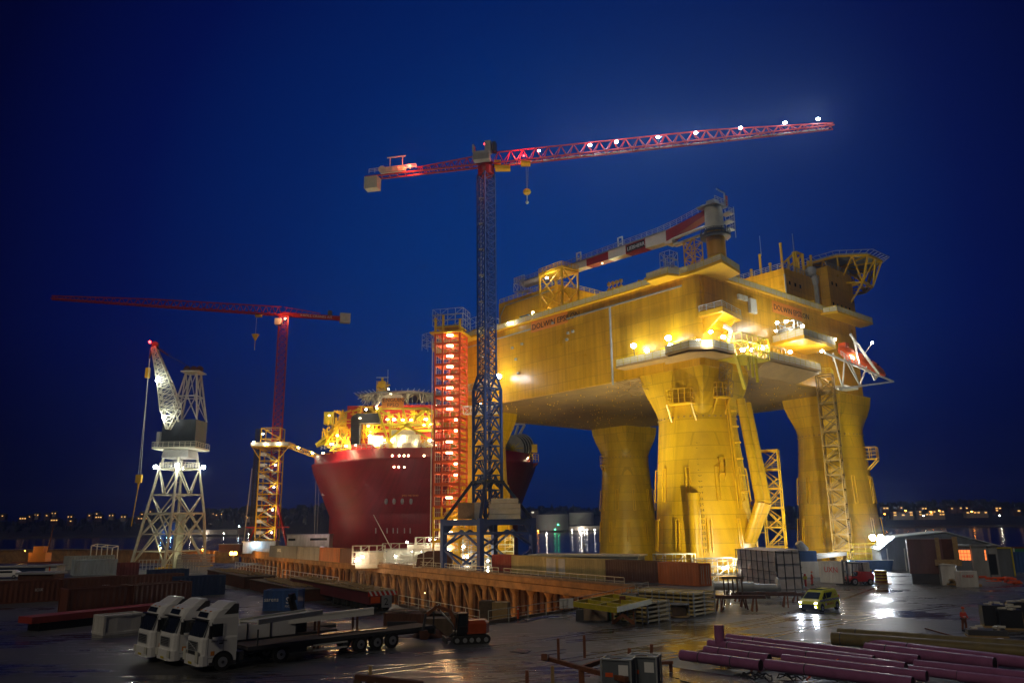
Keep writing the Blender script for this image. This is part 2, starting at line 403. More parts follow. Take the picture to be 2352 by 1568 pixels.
# ================================================================== SETTING
def wet_ground():
    m_ = bpy.data.materials.new('wet_asphalt'); m_.use_nodes = True; n = m_.node_tree; b = n.nodes['Principled BSDF']
    tcn = n.nodes.new('ShaderNodeTexCoord')
    big = n.nodes.new('ShaderNodeTexNoise'); big.inputs['Scale'].default_value = 0.11; big.inputs['Detail'].default_value = 7; big.inputs['Roughness'].default_value = .62
    n.links.new(tcn.outputs['Object'], big.inputs['Vector'])
    # tyre-brushed streaks along the haul road
    mp = n.nodes.new('ShaderNodeMapping'); mp.inputs['Rotation'].default_value = (0, 0, R(-38)); mp.inputs['Scale'].default_value = (0.10, 1.6, 1)
    n.links.new(tcn.outputs['Object'], mp.inputs[0])
    st = n.nodes.new('ShaderNodeTexNoise'); st.inputs['Scale'].default_value = 1.0; st.inputs['Detail'].default_value = 6
    n.links.new(mp.outputs[0], st.inputs['Vector'])
    fine = n.nodes.new('ShaderNodeTexNoise'); fine.inputs['Scale'].default_value = 9; fine.inputs['Detail'].default_value = 4
    n.links.new(tcn.outputs['Object'], fine.inputs['Vector'])
    rp = n.nodes.new('ShaderNodeValToRGB'); rp.color_ramp.elements[0].color = (.030, .031, .033, 1); rp.color_ramp.elements[1].color = (.092, .093, .094, 1)
    rp.color_ramp.elements[0].position = .35; rp.color_ramp.elements[1].position = .68
    mx = n.nodes.new('ShaderNodeMix'); mx.data_type = 'FLOAT'; mx.inputs[0].default_value = .34
    n.links.new(big.outputs['Fac'], mx.inputs[2]); n.links.new(st.outputs['Fac'], mx.inputs[3])
    n.links.new(mx.outputs[0], rp.inputs[0])
    sc2 = n.nodes.new('ShaderNodeVectorMath'); sc2.operation = 'SCALE'
    fr = n.nodes.new('ShaderNodeMapRange'); fr.inputs[3].default_value = .75; fr.inputs[4].default_value = 1.25
    n.links.new(fine.outputs['Fac'], fr.inputs[0]); n.links.new(rp.outputs[0], sc2.inputs[0]); n.links.new(fr.outputs[0], sc2.inputs['Scale'])
    n.links.new(sc2.outputs[0], b.inputs['Base Color'])
    rr = n.nodes.new('ShaderNodeValToRGB'); rr.color_ramp.elements[0].position = .43; rr.color_ramp.elements[1].position = .50
    rr.color_ramp.elements[0].color = (.15, .15, .15, 1); rr.color_ramp.elements[1].color = (.52, .52, .52, 1)
    n.links.new(mx.outputs[0], rr.inputs[0]); n.links.new(rr.outputs[0], b.inputs['Roughness'])
    bp = n.nodes.new('ShaderNodeBump'); bp.inputs['Strength'].default_value = .30; bp.inputs['Distance'].default_value = .02
    ad = n.nodes.new('ShaderNodeMath'); ad.operation = 'ADD'; n.links.new(fine.outputs['Fac'], ad.inputs[0]); n.links.new(st.outputs['Fac'], ad.inputs[1])
    n.links.new(ad.outputs[0], bp.inputs['Height']); n.links.new(bp.outputs[0], b.inputs['Normal'])
    MATS['wet_asphalt'] = m_
wet_ground()
def water_mat():
    m_ = bpy.data.materials.new('water'); m_.use_nodes = True; n = m_.node_tree; b = n.nodes['Principled BSDF']
    b.inputs['Base Color'].default_value = (.004, .010, .022, 1); b.inputs['Roughness'].default_value = .12; b.inputs['IOR'].default_value = 1.33
    tcn = n.nodes.new('ShaderNodeTexCoord'); mp = n.nodes.new('ShaderNodeMapping'); mp.inputs['Scale'].default_value = (.25, .6, 1)
    n.links.new(tcn.outputs['Object'], mp.inputs[0])
    nz = n.nodes.new('ShaderNodeTexNoise'); nz.inputs['Scale'].default_value = 1.0; nz.inputs['Detail'].default_value = 5; nz.inputs['Roughness'].default_value = .6
    n.links.new(mp.outputs[0], nz.inputs['Vector'])
    bp = n.nodes.new('ShaderNodeBump'); bp.inputs['Strength'].default_value = .35; bp.inputs['Distance'].default_value = .25
    n.links.new(nz.outputs['Fac'], bp.inputs['Height']); n.links.new(bp.outputs[0], b.inputs['Normal'])
    MATS['water'] = m_
water_mat()

# --- water: one sheet out past the horizon
wpts = [(-6000, 421), (-420, 421), (-205, 375), (-119.9, 323), (-105, 345), (-88, 330), (8, 160), (20, 141.5), (45, 145), (49, 166), (112, 174), (170, 200), (6000, 255), (6000, 8000), (-6000, 8000)]
wt = MB().add([(x, y, -3) for x, y in wpts], [tuple(range(len(wpts)))]).build('water', 'water'); struct(wt)
mat('dock_mud', (.06, .04, .025), rough=.6, var=.6, scale=.4, bump=.4)
fl = MB().add([(-900, 30, -9), (40, 30, -9), (40, 425, -9), (-900, 425, -9)], [(0, 1, 2, 3)]).build('dock_floor', 'dock_mud'); struct(fl)

# --- the yard and the finger pier, one paved sheet with quay walls
PD = Vector((-0.5128, 0.8585, 0)); PN = Vector((0.8585, 0.5128, 0))     # along the pier, and inland across it
PE = Vector((15.2, 115.8, 0))                                            # where the pier meets the yard
def pier(s, off=0, z=0): p = PE + PD * s + PN * off; return Vector((p.x, p.y, z))
inset = 2.6
yard_poly = [(-420, -60), (420, -60), (420, 260), (170, 205), (112, 176), (76, 172), (62, 168), (49, 168), (45, 146), (20, 143)]
yard_poly += [tuple(pier(s, 22))[:2] for s in (36, 120, 250)]
yard_poly += [tuple(pier(s, inset))[:2] for s in (250, 2)]
yard_poly += [(18.0, 107.7), (10.3, 91.9), (5.1, 83.0), (-2.7, 73.7), (-12.5, 91.3), (-61, 167), (-64, 206), (-140, 224), (-420, 268)]
n_ = len(yard_poly)
yard = MB()
yard.add([(x, y, 0) for x, y in yard_poly], [tuple(range(n_))])
me_area = sum(yard_poly[i][0] * yard_poly[(i + 1) % n_][1] - yard_poly[(i + 1) % n_][0] * yard_poly[i][1] for i in range(n_))
if me_area < 0: yard.f[0] = tuple(reversed(yard.f[0]))
struct(yard.build('ground', 'wet_asphalt'))
qw = MB()
for i in range(n_):
    a, b = yard_poly[i], yard_poly[(i + 1) % n_]
    if min(a[1], b[1]) < -50: continue
    qw.add([(a[0], a[1], -9.2), (b[0], b[1], -9.2), (b[0], b[1], -0.004), (a[0], a[1], -0.004)], [(0, 1, 2, 3)])
struct(qw.build('quay_wall', 'pier_wall'))
# painted road lines and wet tyre tracks
def gline(pts, w_, name, material, z=.004):
    mb = MB()
    for a, b in zip(pts[:-1], pts[1:]):
        a, b = Vector(a), Vector(b); a.z = b.z = z; s_ = (b - a).cross(Vector((0, 0, 1))).normalized() * w_ / 2
        mb.add([a - s_, a + s_, b + s_, b - s_], [(0, 1, 2, 3)])
    return struct(mb.build(name, material))
mat('line_worn', (.14, .14, .12), rough=.6, var=.6, scale=3)
mat('line_yellow', (.16, .13, .02), rough=.6, var=.6, scale=3)
gline([G(1900, 1545), G(2230, 1472), G(2560, 1434), G(2900, 1405)], .12, 'painted_line', 'line_worn')
gline([G(1620, 1521), G(1800, 1498), G(1905, 1487)], .12, 'painted_line', 'line_yellow')
gline([G(1590, 1519), G(1400, 1552), G(1250, 1590)], .14, 'painted_line', 'line_worn')
mat('track_wet', (.022, .021, .020), rough=.22, var=.5, scale=1.5)
mat('crack_dark', (.012, .011, .010), rough=.8, var=.3)
TR = [((1000, 1545), (1250, 1520), (1500, 1480), (1700, 1440), (1850, 1412)), ((1150, 1560), (1400, 1530), (1650, 1480), (1850, 1440), (2100, 1400), (2350, 1372)), ((1300, 1470), (1550, 1450), (1750, 1420), (1950, 1370), (2020, 1345)), ((950, 1500), (1150, 1480), (1400, 1445), (1640, 1420)), ((500, 1560), (800, 1545), (1050, 1515), (1300, 1490))]
for q in TR:
    for dy in (0, 4.5 if q[0][1] > 1520 else 3): gline([G(x, y + dy * (1 + (y - 1400) / 120)) for x, y in q], .26, 'tyre_track', 'track_wet', .003 if dy else .0035)
rg = random.Random(12)
for k in range(9):
    x, y = rg.uniform(700, 2200), rg.uniform(1440, 1560); pts = [G(x, y)]
    for j in range(7): x += rg.uniform(30, 70); y += rg.uniform(-9, 5); pts.append(G(x, max(1430, y)))
    gline(pts, .05, 'asphalt_crack', 'crack_dark', .005)
mat('steel_plate_wet', (.10, .09, .08), rough=.22, metal=.3, var=.4, scale=2)
for q, lb in (((1192, 1418, 1212, 1426, 1260, 1417, 1232, 1410), 'flat steel plate lying on the asphalt beside the orange bollard'), ((1170, 1496, 1206, 1500, 1222, 1494, 1188, 1490), 'small dark steel cover plate on the ground in front of the excavator')):
    pts = [G(q[i], q[i + 1], 0) for i in range(0, 8, 2)]
    mb = MB().prism([(p.x, p.y) for p in pts], .004, .05)
    o = mb.build('steel_plate', 'steel_plate_wet'); tag(o, lb, 'steel plate')

# --- far shore: hills
def hill(name, xs, y0, y1, hs, base=-3.2):
    mb = MB(); n = len(xs)
    rows = []
    for k in range(7):
        t = k / 6; row = []
        for x, h in zip(xs, hs):
            hh = h * math.sin(min(1, t * 1.25) * math.pi / 2) if t < .8 else h * (1 - (t - .8) * 1.5)
            row.append(Vector((x * (1 + (y0 + (y1 - y0) * t - y0) / y0), y0 + (y1 - y0) * t + 25 * math.sin(x * .013 + k), base + hh * (.9 + .2 * random.random()))))
        rows.append(row)
    vs_ = [p for r_ in rows for p in r_]; fs = []
    for k in range(6):
        for i in range(n - 1): fs.append((k * n + i, k * n + i + 1, (k + 1) * n + i + 1, (k + 1) * n + i))
    mb.add(vs_, fs); o = mb.build(name, 'hillside', smooth=True); struct(o); return rows
mat('hillside', (.018, .020, .020), rough=.95, var=.5, scale=.02)
def px2x(px, Y): return AY(px, 1210, Y).x
SK = [(-300, 22), (-100, 24), (0, 26), (120, 27), (230, 30), (330, 36), (420, 44), (480, 52), (560, 55), (640, 46), (700, 58), (760, 64), (900, 62), (1050, 48), (1200, 44), (1260, 42), (1330, 44), (1420, 40), (1530, 34), (1640, 30), (1750, 40), (1830, 38), (1980, 38),
      (2060, 42), (2140, 42), (2200, 52), (2280, 50), (2352, 42), (2500, 40), (2700, 44)]
xs = [px2x(p, 1330) for p, h in SK]; hs = [h for p, h in SK]
rows = hill('hill', xs, 1330, 2100, hs)
# forest on the crest: far off, reads as one mass
fo = MB(); rnd = random.Random(3)
def hz(x, Y, rows=rows):
    t = max(0, min(5.999, (Y - 1330) / (770) * 6)); k = int(t); row = rows[k]
    sc_ = [p.x for p in row]
    for i in range(len(sc_) - 1):
        if sc_[i] <= x <= sc_[i + 1]:
            u = (x - sc_[i]) / (sc_[i + 1] - sc_[i]); a = row[i].lerp(row[i + 1], u); r2 = rows[k + 1]
            b = r2[i].lerp(r2[i + 1], u); return a.z + (b.z - a.z) * (t - k)
    return 0
for i in range(2600):
    Y = rnd.uniform(1440, 1960); px = rnd.uniform(-150, 2600); x = px2x(px, Y)
    z = hz(x, Y); dens = 1.0
    if Y < 1600 and rnd.random() < .45: continue
    h = rnd.uniform(8, 16) * (1.25 if rnd.random() < .1 else 1); r_ = h * rnd.uniform(.16, .30); k = 5
    if rnd.random() < .65:
        fo.cyl((x, Y, z - 2), (x, Y, z + h * .6), r_, r_ * .65, n=k, cap=False); fo.cyl((x, Y, z + h * .45), (x + rnd.uniform(-1, 1), Y, z + h), r_ * .8, .1, n=k, cap=False)
    else:
        fo.ball((x, Y, z + h * .5), h * .42, n=6, k=4, sq=(1, 1, 1.1))
o = fo.build('forest', 'foliage'); o['kind'] = 'stuff'
# low shore strip with quay edge
mat('shore_rock', (.05, .045, .04), rough=.9, var=.5, scale=.1)
sh = MB(); prev = None
for i, px in enumerate(range(-300, 2760, 60)):
    x = px2x(px, 1290); Y = 1292 + 14 * math.sin(i * .8); 
    cur = [(x, Y, -3.2), (x, Y + 2, -.6 + .5 * math.sin(i * 2.1)), (x * 1.06, Y + 75, 1.5)]
    if prev: sh.add(prev + cur, [(0, 3, 4, 1), (1, 4, 5, 2)])
    prev = cur
struct(sh.build('shore', 'shore_rock'))

# --- far houses with lit windows
mat('wall_pale', (.30, .26, .22), rough=.8, var=.2, scale=.3); mat('wall_dark', (.10, .05, .04), rough=.8, var=.2, scale=.3)
mat('roof_dark', (.03, .03, .032), rough=.7, var=.3, scale=.3)
def house(px, py, Y, w_, h, d, lit, label, wall='wall_pale', rows_=1, glow='window_warm', strength=1):
    p = AY(px, py, Y); zb = p.z
    t = thing('house', label, 'house', (p.x, p.y, zb), 0, 'houses on the far shore')
    wl = MB().box((0, d / 2, h / 2 - 3), (w_, d, h + 6)).build('wall', wall, t)
    MB().extr([(-w_ / 2 - .5, -.6, h), (w_ / 2 + .5, -.6, h), (w_ / 2 + .5, d / 2, h + d * .35), (-w_ / 2 - .5, d / 2, h + d * .35)], (0, 0, .4)).add(
        [(-w_ / 2 - .5, d / 2, h + d * .35 + .4), (w_ / 2 + .5, d / 2, h + d * .35 + .4), (w_ / 2 + .5, d + .6, h), (-w_ / 2 - .5, d + .6, h)], [(0, 1, 2, 3)]).build('roof', 'roof_dark', t)
    for r_ in range(rows_):
        for i, on in enumerate(lit):
            if not on: continue
            x = -w_ / 2 + w_ * (i + .5) / len(lit); z = h * (r_ + .5) / rows_
            if rows_ > 1 and (i * 7 + r_ * 5) % 4 == 3: continue
            MB().box((x, -.15, z), (w_ / len(lit) * .6, .3, min(1.8, h / rows_ * .55))).build('window', glow, wl)
emit('far_window', (1.0, .50, .14), 1.5); emit('far_window_white', (1.0, .9, .7), 1.5)
HL = [(5, 1184, 1), (52, 1190, 2), (67, 1186, 1), (83, 1182, 0), (107, 1183, 1), (123, 1178, 0), (124, 1194, 2), (162, 1196, 1), (160, 1186, 0), (205, 1183, 1), (222, 1179, 1), (226, 1187, 2), (255, 1183, 0), (283, 1186, 0),
      (318, 1190, 1), (326, 1180, 1), (330, 1190, 2), (345, 1174, 1), (366, 1178, 2), (374, 1174, 0), (420, 1182, 1), (440, 1181, 2), (490, 1179, 1), (497, 1182, 1), (566, 1185, 1), (572, 1188, 0), (505, 1180, 0), (820, 1184, 1)]
bits = ['two lit windows', 'one warm lit window', 'three glowing windows']
HL.sort(key=lambda q: q[0])
ONES = 'first second third fourth fifth sixth seventh eighth ninth tenth eleventh twelfth thirteenth fourteenth fifteenth sixteenth seventeenth eighteenth nineteenth'.split() + ['twentieth'] + ['twenty-' + k for k in 'first second third fourth fifth sixth seventh eighth ninth'.split()]
for i, (px, py, k) in enumerate(HL):
    lit = ([1, 0, 1], [0, 1, 0], [1, 1, 1])[k]
    house(px, py + 3, 1430 + (1196 - py) * 9, 9 + k * 2, 4.5, 8, lit, 'tiny far house with %s, %s lit house from the left edge' % (bits[k], ONES[i]), 'wall_dark' if k else 'wall_pale', glow='far_window')
house(875, 1182, 1430, 22, 5, 10, [1, 1, 0, 1], 'long low house with a row of lit windows left of the red ship', glow='far_window')
HR = [(2035, 1167, 10, 5, [1, 1], 'small house with two yellow windows beside the yellow leg on the right', 1), (2068, 1166, 8, 5, [0, 1], 'house with a single warm window high on the right slope', 1),
      (2075, 1182, 34, 8, [1, 0, 1, 0, 1], 'dim apartment block above the water nearest the yellow leg', 2), (2126, 1181, 22, 9, [1, 0, 1, 1], 'apartment block with two rows of bright windows above the water', 2), (2154, 1181, 24, 9, [1, 1, 0, 1, 1], 'apartment block with greenish windows right of its twin', 2),
      (2120, 1167, 14, 4, [0, 1, 1], 'house with orange porch glow above the twin apartment blocks', 1), (2190, 1167, 9, 4, [1, 0], 'small house with a single light right of the apartment blocks', 1), (2204, 1166, 9, 4, [0, 1], 'dark house with one light uphill on the right', 1), (2224, 1166, 9, 4, [1, 0], 'house with one amber light below the tall trees', 1),
      (2244, 1177, 36, 5, [1, 0, 1, 1, 0, 1], 'long low boathouse with a row of orange lights at the right shore', 1), (2294, 1171, 11, 7, [1, 1], 'two-storey house with warm glowing windows at the right shore', 2), (2336, 1173, 14, 5, [0, 1], 'pale house with a faint window near the right edge', 1)]
for px, py, w_, h, lit, lb, rw in HR: house(px, py + 3, 1345, w_, h, 9, lit, lb, 'wall_pale' if w_ > 20 else 'wall_dark', rw, 'far_window')
house(1228, 1180, 1400, 13, 6, 9, [1, 0], 'pale gabled house left of the storage tanks', 'wall_pale', 1, 'far_window_white')
# --- shore lamps: pole and bright head, mirrored in the water
def shore_lamp(px, py, Y, col, label, r_=.9, h=8, group='lamps along the far shore'):
    p = AY(px, py, Y); t = thing('street_lamp', label, 'street lamp', (p.x, p.y, p.z - h), 0, group)
    MB().cyl((0, 0, -2), (0, 0, h), .15, n=6).build('pole', 'grey_paint', t)
    MB().ball((0, 0, h), r_, n=8, k=5, sq=(1, 1, .6)).build('lamp_head', col, t)
emit('shore_white', (1.0, .92, .75), 75); emit('shore_cool', (.6, .8, 1.0), 70); emit('shore_orange', (1.0, .30, .03), 70); emit('shore_green', (.05, 1, .35), 40)
SL = [(392, 1229, 'shore_cool', 'cool white quay lamp beside the blue lit silos'), (438, 1222, 'shore_white', 'white quay lamp on the grey shed right of the silos'), (514, 1224, 'shore_white', 'white quay lamp left of the harbour crane legs'), (549, 1208, 'shore_cool', 'blue-white lamp high on the far warehouse'),
      (533, 1231, 'shore_orange', 'orange lamp by the far loading door'), (572, 1226, 'shore_white', 'white quay lamp nearest the harbour crane legs'), (829, 1231, 'shore_white', 'white lamp at the left end of the pale far quay shed'), (862, 1231, 'shore_white', 'white lamp at the middle of the pale far quay shed'), (920, 1231, 'shore_cool', 'cool lamp at the right end of the pale far quay shed'),
      (1226, 1216, 'shore_white', 'white lamp left of the orange lamp on the far quay'), (1236, 1219, 'shore_orange', 'bright orange lamp low on the far quay'), (1282, 1204, 'shore_green', 'green navigation light on a far boat mast'), (1275, 1215, 'shore_green', 'lower green light above the far quay'),
      (1314, 1217, 'shore_white', 'leftmost white lamp of the low building by the tanks'), (1331, 1217, 'shore_white', 'second white lamp of the low building by the tanks'), (1342, 1217, 'shore_white', 'third white lamp of the low building by the tanks'), (1348, 1216, 'shore_white', 'fourth white lamp of the low building by the tanks'), (1366, 1216, 'shore_white', 'white lamp beside the yellow leg near the tanks'),
      (2080, 1172, 'shore_orange', 'orange lamp uphill above the dim apartment block'), (2139, 1176, 'shore_orange', 'orange lamp between the twin apartment blocks'), (2157, 1172, 'shore_orange', 'orange lamp right above the second apartment block'), (2121, 1184, 'shore_white', 'pale lamp on the shore below the apartment blocks'), (2232, 1174, 'shore_orange', 'strong orange lamp at the right shore boathouse'), (2296, 1183, 'shore_white', 'small pale lamp below the two-storey house'), (2032, 1180, 'shore_orange', 'orange lamp by the water beside the yellow leg')]
for px, py, c, lb in SL: shore_lamp(px, py, 1285 if px > 360 else 1300, c, lb, r_=1.25 if 'orange' in c and px > 2200 else .95)
# sheds and silos on the far quay
def shed(px0, px1, pyb, pyt, Y, label, name='warehouse', wall='wall_pale', cat='warehouse'):
    a = AY(px0, pyb, Y); b = AY(px1, pyt, Y); w_ = b.x - a.x; h = b.z - a.z
    t = thing(name, label, cat, ((a.x + b.x) / 2, Y, a.z), 0)
    MB().box((0, 9, h / 2 - 2), (w_, 18, h + 4)).build('wall', wall, t)
    MB().extr([(-w_ / 2 - .6, -.6, h), (w_ / 2 + .6, -.6, h), (w_ / 2 + .6, 18.6, h + 1.5), (-w_ / 2 - .6, 18.6, h + 1.5)], (0, 0, .5)).build('roof', 'roof_dark', t)
    return t
shed(352, 372, 1232, 1214, 1300, 'small grey shed left of the blue lit silos'); shed(405, 545, 1234, 1215, 1303, 'long grey shed on the far quay right of the silos'); shed(545, 620, 1232, 1208, 1305, 'tall dark warehouse behind the harbour crane legs', wall='wall_dark')
t = shed(893, 942, 1234, 1219, 1296, 'pale low quay building with a row of round windows')
for i in range(7): MB().cyl((-14 + i * 4.6, -.3, 7.6), (-14 + i * 4.6, .1, 7.6), .7, n=8).build('window', 'black', t)
shed(828, 876, 1232, 1212, 1310, 'blue-lit shed on the far quay left of the yellow stair tower', wall='c_pale')
mat('tank_white', (.55, .55, .52), rough=.5, var=.1, scale=.1)
for px, lb in ((373, 'left blue-lit silo on the far shore'), (386, 'middle blue-lit silo on the far shore'), (396, 'right blue-lit silo on the far shore')):
    a = AY(px, 1232, 1300); b = AY(px, 1198, 1300)
    t = thing('silo', lb, 'silo', (a.x, 1304, a.z), 0, 'blue lit silos'); MB().cyl((0, 0, -2), (0, 0, b.z - a.z), 3.6, n=20).build('silo_wall', 'c_blue', t); MB().cyl((0, 0, b.z - a.z), (0, 0, b.z - a.z + 1.5), 3.7, 1, n=20).build('silo_roof', 'grey_paint', t)
    lamp('silo_floodlight', (px2x(px, 1294), 1292, 2), 2500, (.2, .5, 1), radius=.5)
for px0, px1, top, lb in ((1233, 1308, 1180, 'large pale storage tank with a low domed roof on the far shore'), (1310, 1366, 1176, 'second storage tank, lit brighter, next to the yellow leg')):
    a = AY(px0, 1216, 1330); b = AY(px1, top, 1330); r_ = (b.x - a.x) / 2; h = b.z - a.z
    t = thing('storage_tank', lb, 'storage tank', ((a.x + b.x) / 2, 1330 + r_, a.z), 0, 'storage tanks on the far shore')
    MB().cyl((0, 0, -3), (0, 0, h), r_, n=40).build('tank_wall', 'tank_white', t, smooth=False)
    MB().cyl((0, 0, h), (0, 0, h + 5), r_ * 1.01, r_ * .15, n=40).build('tank_roof', 'roof_dark', t)
t = shed(1308, 1400, 1222, 1207, 1300, 'low building with round lamps in front of the storage tanks')
lamp('unseen_floodlight', AY(1335, 1214, 1296), 9000, (1, .9, .75), radius=1); lamp('unseen_floodlight', AY(1255, 1214, 1296), 5000, (1, .85, .7), radius=1)
lamp('unseen_floodlight', AY(470, 1224, 1299), 5000, (1, .9, .75), radius=1); lamp('unseen_floodlight', AY(915, 1228, 1290), 4000, (.9, .95, 1), radius=1)
# ================================================================== PIER, DOCK WALL
t = thing('pier', 'long brown concrete pier on capped columns leading to the cranes', 'pier', pier(0))
OG = pier(0)
MB().add([], []) 
top = MB(); top.extr([pier(-3, -.3, -.9), pier(250, -.3, -.9), pier(250, inset + .2, -.9), pier(-3, inset + .2, -.9)], (0, 0, .896)).build('deck_edge', 'pier_concrete', t, OG)
kb = MB(); kb.beam(pier(-3, .1, .15), pier(250, .1, .15), .3, .3).build('kerb', 'concrete', t, OG)
bm = MB(); bm.beam(pier(0, .15, -1.55), pier(250, .15, -1.55), .7, 1.1).build('edge_beam', 'pier_concrete', t, OG)
# sheet piles behind the columns
sp_ = MB(); s = 1.0; k = 0
while s < 250:
    off = 2.3 if k % 2 else 1.75
    sp_.beam(pier(s, off, -5), pier(s + .95, off, -5), .5, 8.4); s += 1.0; k += 1
sp_.build('sheet_piling', 'pier_wall', t, OG)
s = 3.0; sp0 = 5.4
ncol = 0
while s < 246 and ncol < 46:
    c = MB(); c.cyl(pier(s, .15, -9), pier(s, .15, -2.9), .42, n=10); c.cyl(pier(s, .15, -2.95), pier(s, .15, -2.1), .45, .95, n=10)
    c.build('column', 'pier_concrete', t, OG)
    if 5 <= ncol <= 18 and ncol % 1 == 0:
        MB().beam(pier(s + 4.8, .9, -2.4), pier(s + .5, .9, -8.8), .4, .4).build('brace', 'pier_concrete', t, OG)
    s += sp0; ncol += 1
rl = MB(); s = 2
gaps = [(34, 36), (58, 60), (96, 99), (140, 142)]
pts = [pier(a, .35, .02) for a in (0, 34)], [pier(a, .35, .02) for a in (36, 58)], [pier(a, .35, .02) for a in (60, 96)], [pier(a, .35, .02) for a in (99, 140)], [pier(a, .35, .02) for a in (142, 246)]
for p in pts: rl.rail([p[0], p[1]], h=1.1, sp=2.2, t=.08, mids=1)
rl.build('railing', 'pale_steel', t, OG)
# dock wall closing the basin on the left
A = Vector((-119.9, 322.3, 0)); B = Vector((-205, 374, 0)); Cc = Vector((-420, 420, 0))
t = thing('dock_wall', 'long brown dock wall with a lit top edge behind the harbour crane', 'wall', A)
mb = MB()
for a, b in ((pier(250, 0), A), (A, B), (B, Cc)): mb.beam(Vector(a) + Vector((0, 0, -4.6)), Vector(b) + Vector((0, 0, -4.6)), 3, 9.2)
mb.build('wall_panel', 'pier_concrete', t, A)
mb = MB()
for a, b in ((A, B), (B, Cc)): mb.beam(a + Vector((0, -.2, .2)), b + Vector((0, -.2, .2)), 3.6, .35)
mb.build('coping', 'concrete', t, A)
# fence and posts round the near edge of the basin
t = thing('edge_fence', 'low white pipe fence along the near edge of the dock basin', 'fence', (-2.7, 73.7, 0))
mb = MB(); mb.rail([(-12.9, 91.0, 0), (-3.2, 73.8, 0)], h=1.15, sp=3.0, t=.06, mids=1); mb.rail([(-2.4, 73.4, 0), (4.8, 82.4, 0), (10, 91.2, 0), (17.4, 106.8, 0)], h=1.15, sp=3.0, t=.06, mids=1)
mb.build('railing', 'pale_steel', t, (-2.7, 73.7, 0))
mb = MB(); mb.beam((-12.7, 91.1, .12), (-2.9, 73.9, .12), .3, .24); mb.beam((-2.6, 73.9, .12), (5.0, 83, .12), .3, .24); mb.beam((5.0, 83, .12), (10.2, 91.9, .12), .3, .24)
mb.build('kerb', 'concrete', t, (-2.7, 73.7, 0))
# amber work lights on the pier
for (px, py), lb in (((536, 1271), 'amber flame-like work light on the pier edge right of the harbour crane'), ((405, 1260), 'amber work light seen between the legs of the harbour crane'), ((466, 1263), 'pale amber lamp on the right leg side of the harbour crane')):
    p = AY(px, py, 300 if px > 500 else 318)
    t = thing('work_light', lb, 'work light', (p.x, p.y, p.z - 1.5), 0, 'amber work lights on the dock')
    MB().cyl((0, 0, -1), (0, 0, 1.3), .08, n=6).build('post', 'dark_steel', t)
    for q in (-.7, .7) if px > 500 else (0,): MB().ball((q, 0, 1.6), .75 if px > 500 else .5, n=8, k=6).build('lamp_head', 'lamp_amber', t)
    lamp('work_light_glow', (0, -1.2, 1.7), 6000 if px > 500 else 2000, (1, .42, .08), t, .4)
# ================================================================== OFFSHORE PLATFORM
AZ = R(40.7); PO = Vector((35.186, 142.0, 0)); PV = Vector((math.cos(AZ), math.sin(AZ), 0)); PU = Vector((-math.sin(AZ), math.cos(AZ), 0))
def loc(p): q = Vector(p) - PO; return Vector((q.dot(PV), q.dot(PU), p[2]))
def planeX(px, py, x):
    d = ray(px, py); t = ((PO + PV * x - CAM).dot(PV)) / d.dot(PV); return loc(CAM + d * t)
def planeY(px, py, y):
    d = ray(px, py); t = ((PO + PU * y - CAM).dot(PU)) / d.dot(PU); return loc(CAM + d * t)
def planeZ(px, py, z): return loc(G(px, py, z))
PT = thing('offshore_platform', 'huge yellow offshore platform on four tapering legs standing beside the quay', 'oil platform', PO, AZ)
ZT, ZB, HX, HY = 55.0, 37.0, 66.4, 84.0
hull_pts = [(.6, 0), (10.5, 0), (HX - 4, 0), (HX, 4), (HX, HY - 4), (HX - 4, HY), (4, HY), (0, HY - 10), (0, .6)]
MB().prism(hull_pts, ZB, ZT).build('deck_hull', 'hull_yellow', PT)
# studded, panelled underside
mb = MB(); rr_ = random.Random(5)
for i in range(420):
    x = rr_.uniform(1.5, HX - 1.5); y = rr_.uniform(1.5, HY - 1.5); s_ = rr_.uniform(.08, .17); mb.box((x, y, ZB - .15), (s_, s_, .28))
mb.build('underside_fittings', 'trim_yellow', PT)
MB().b2((.8, .8, ZB - .05), (HX - .8, HY - .8, ZB - .01)).build('underside_plate', 'underside', PT)
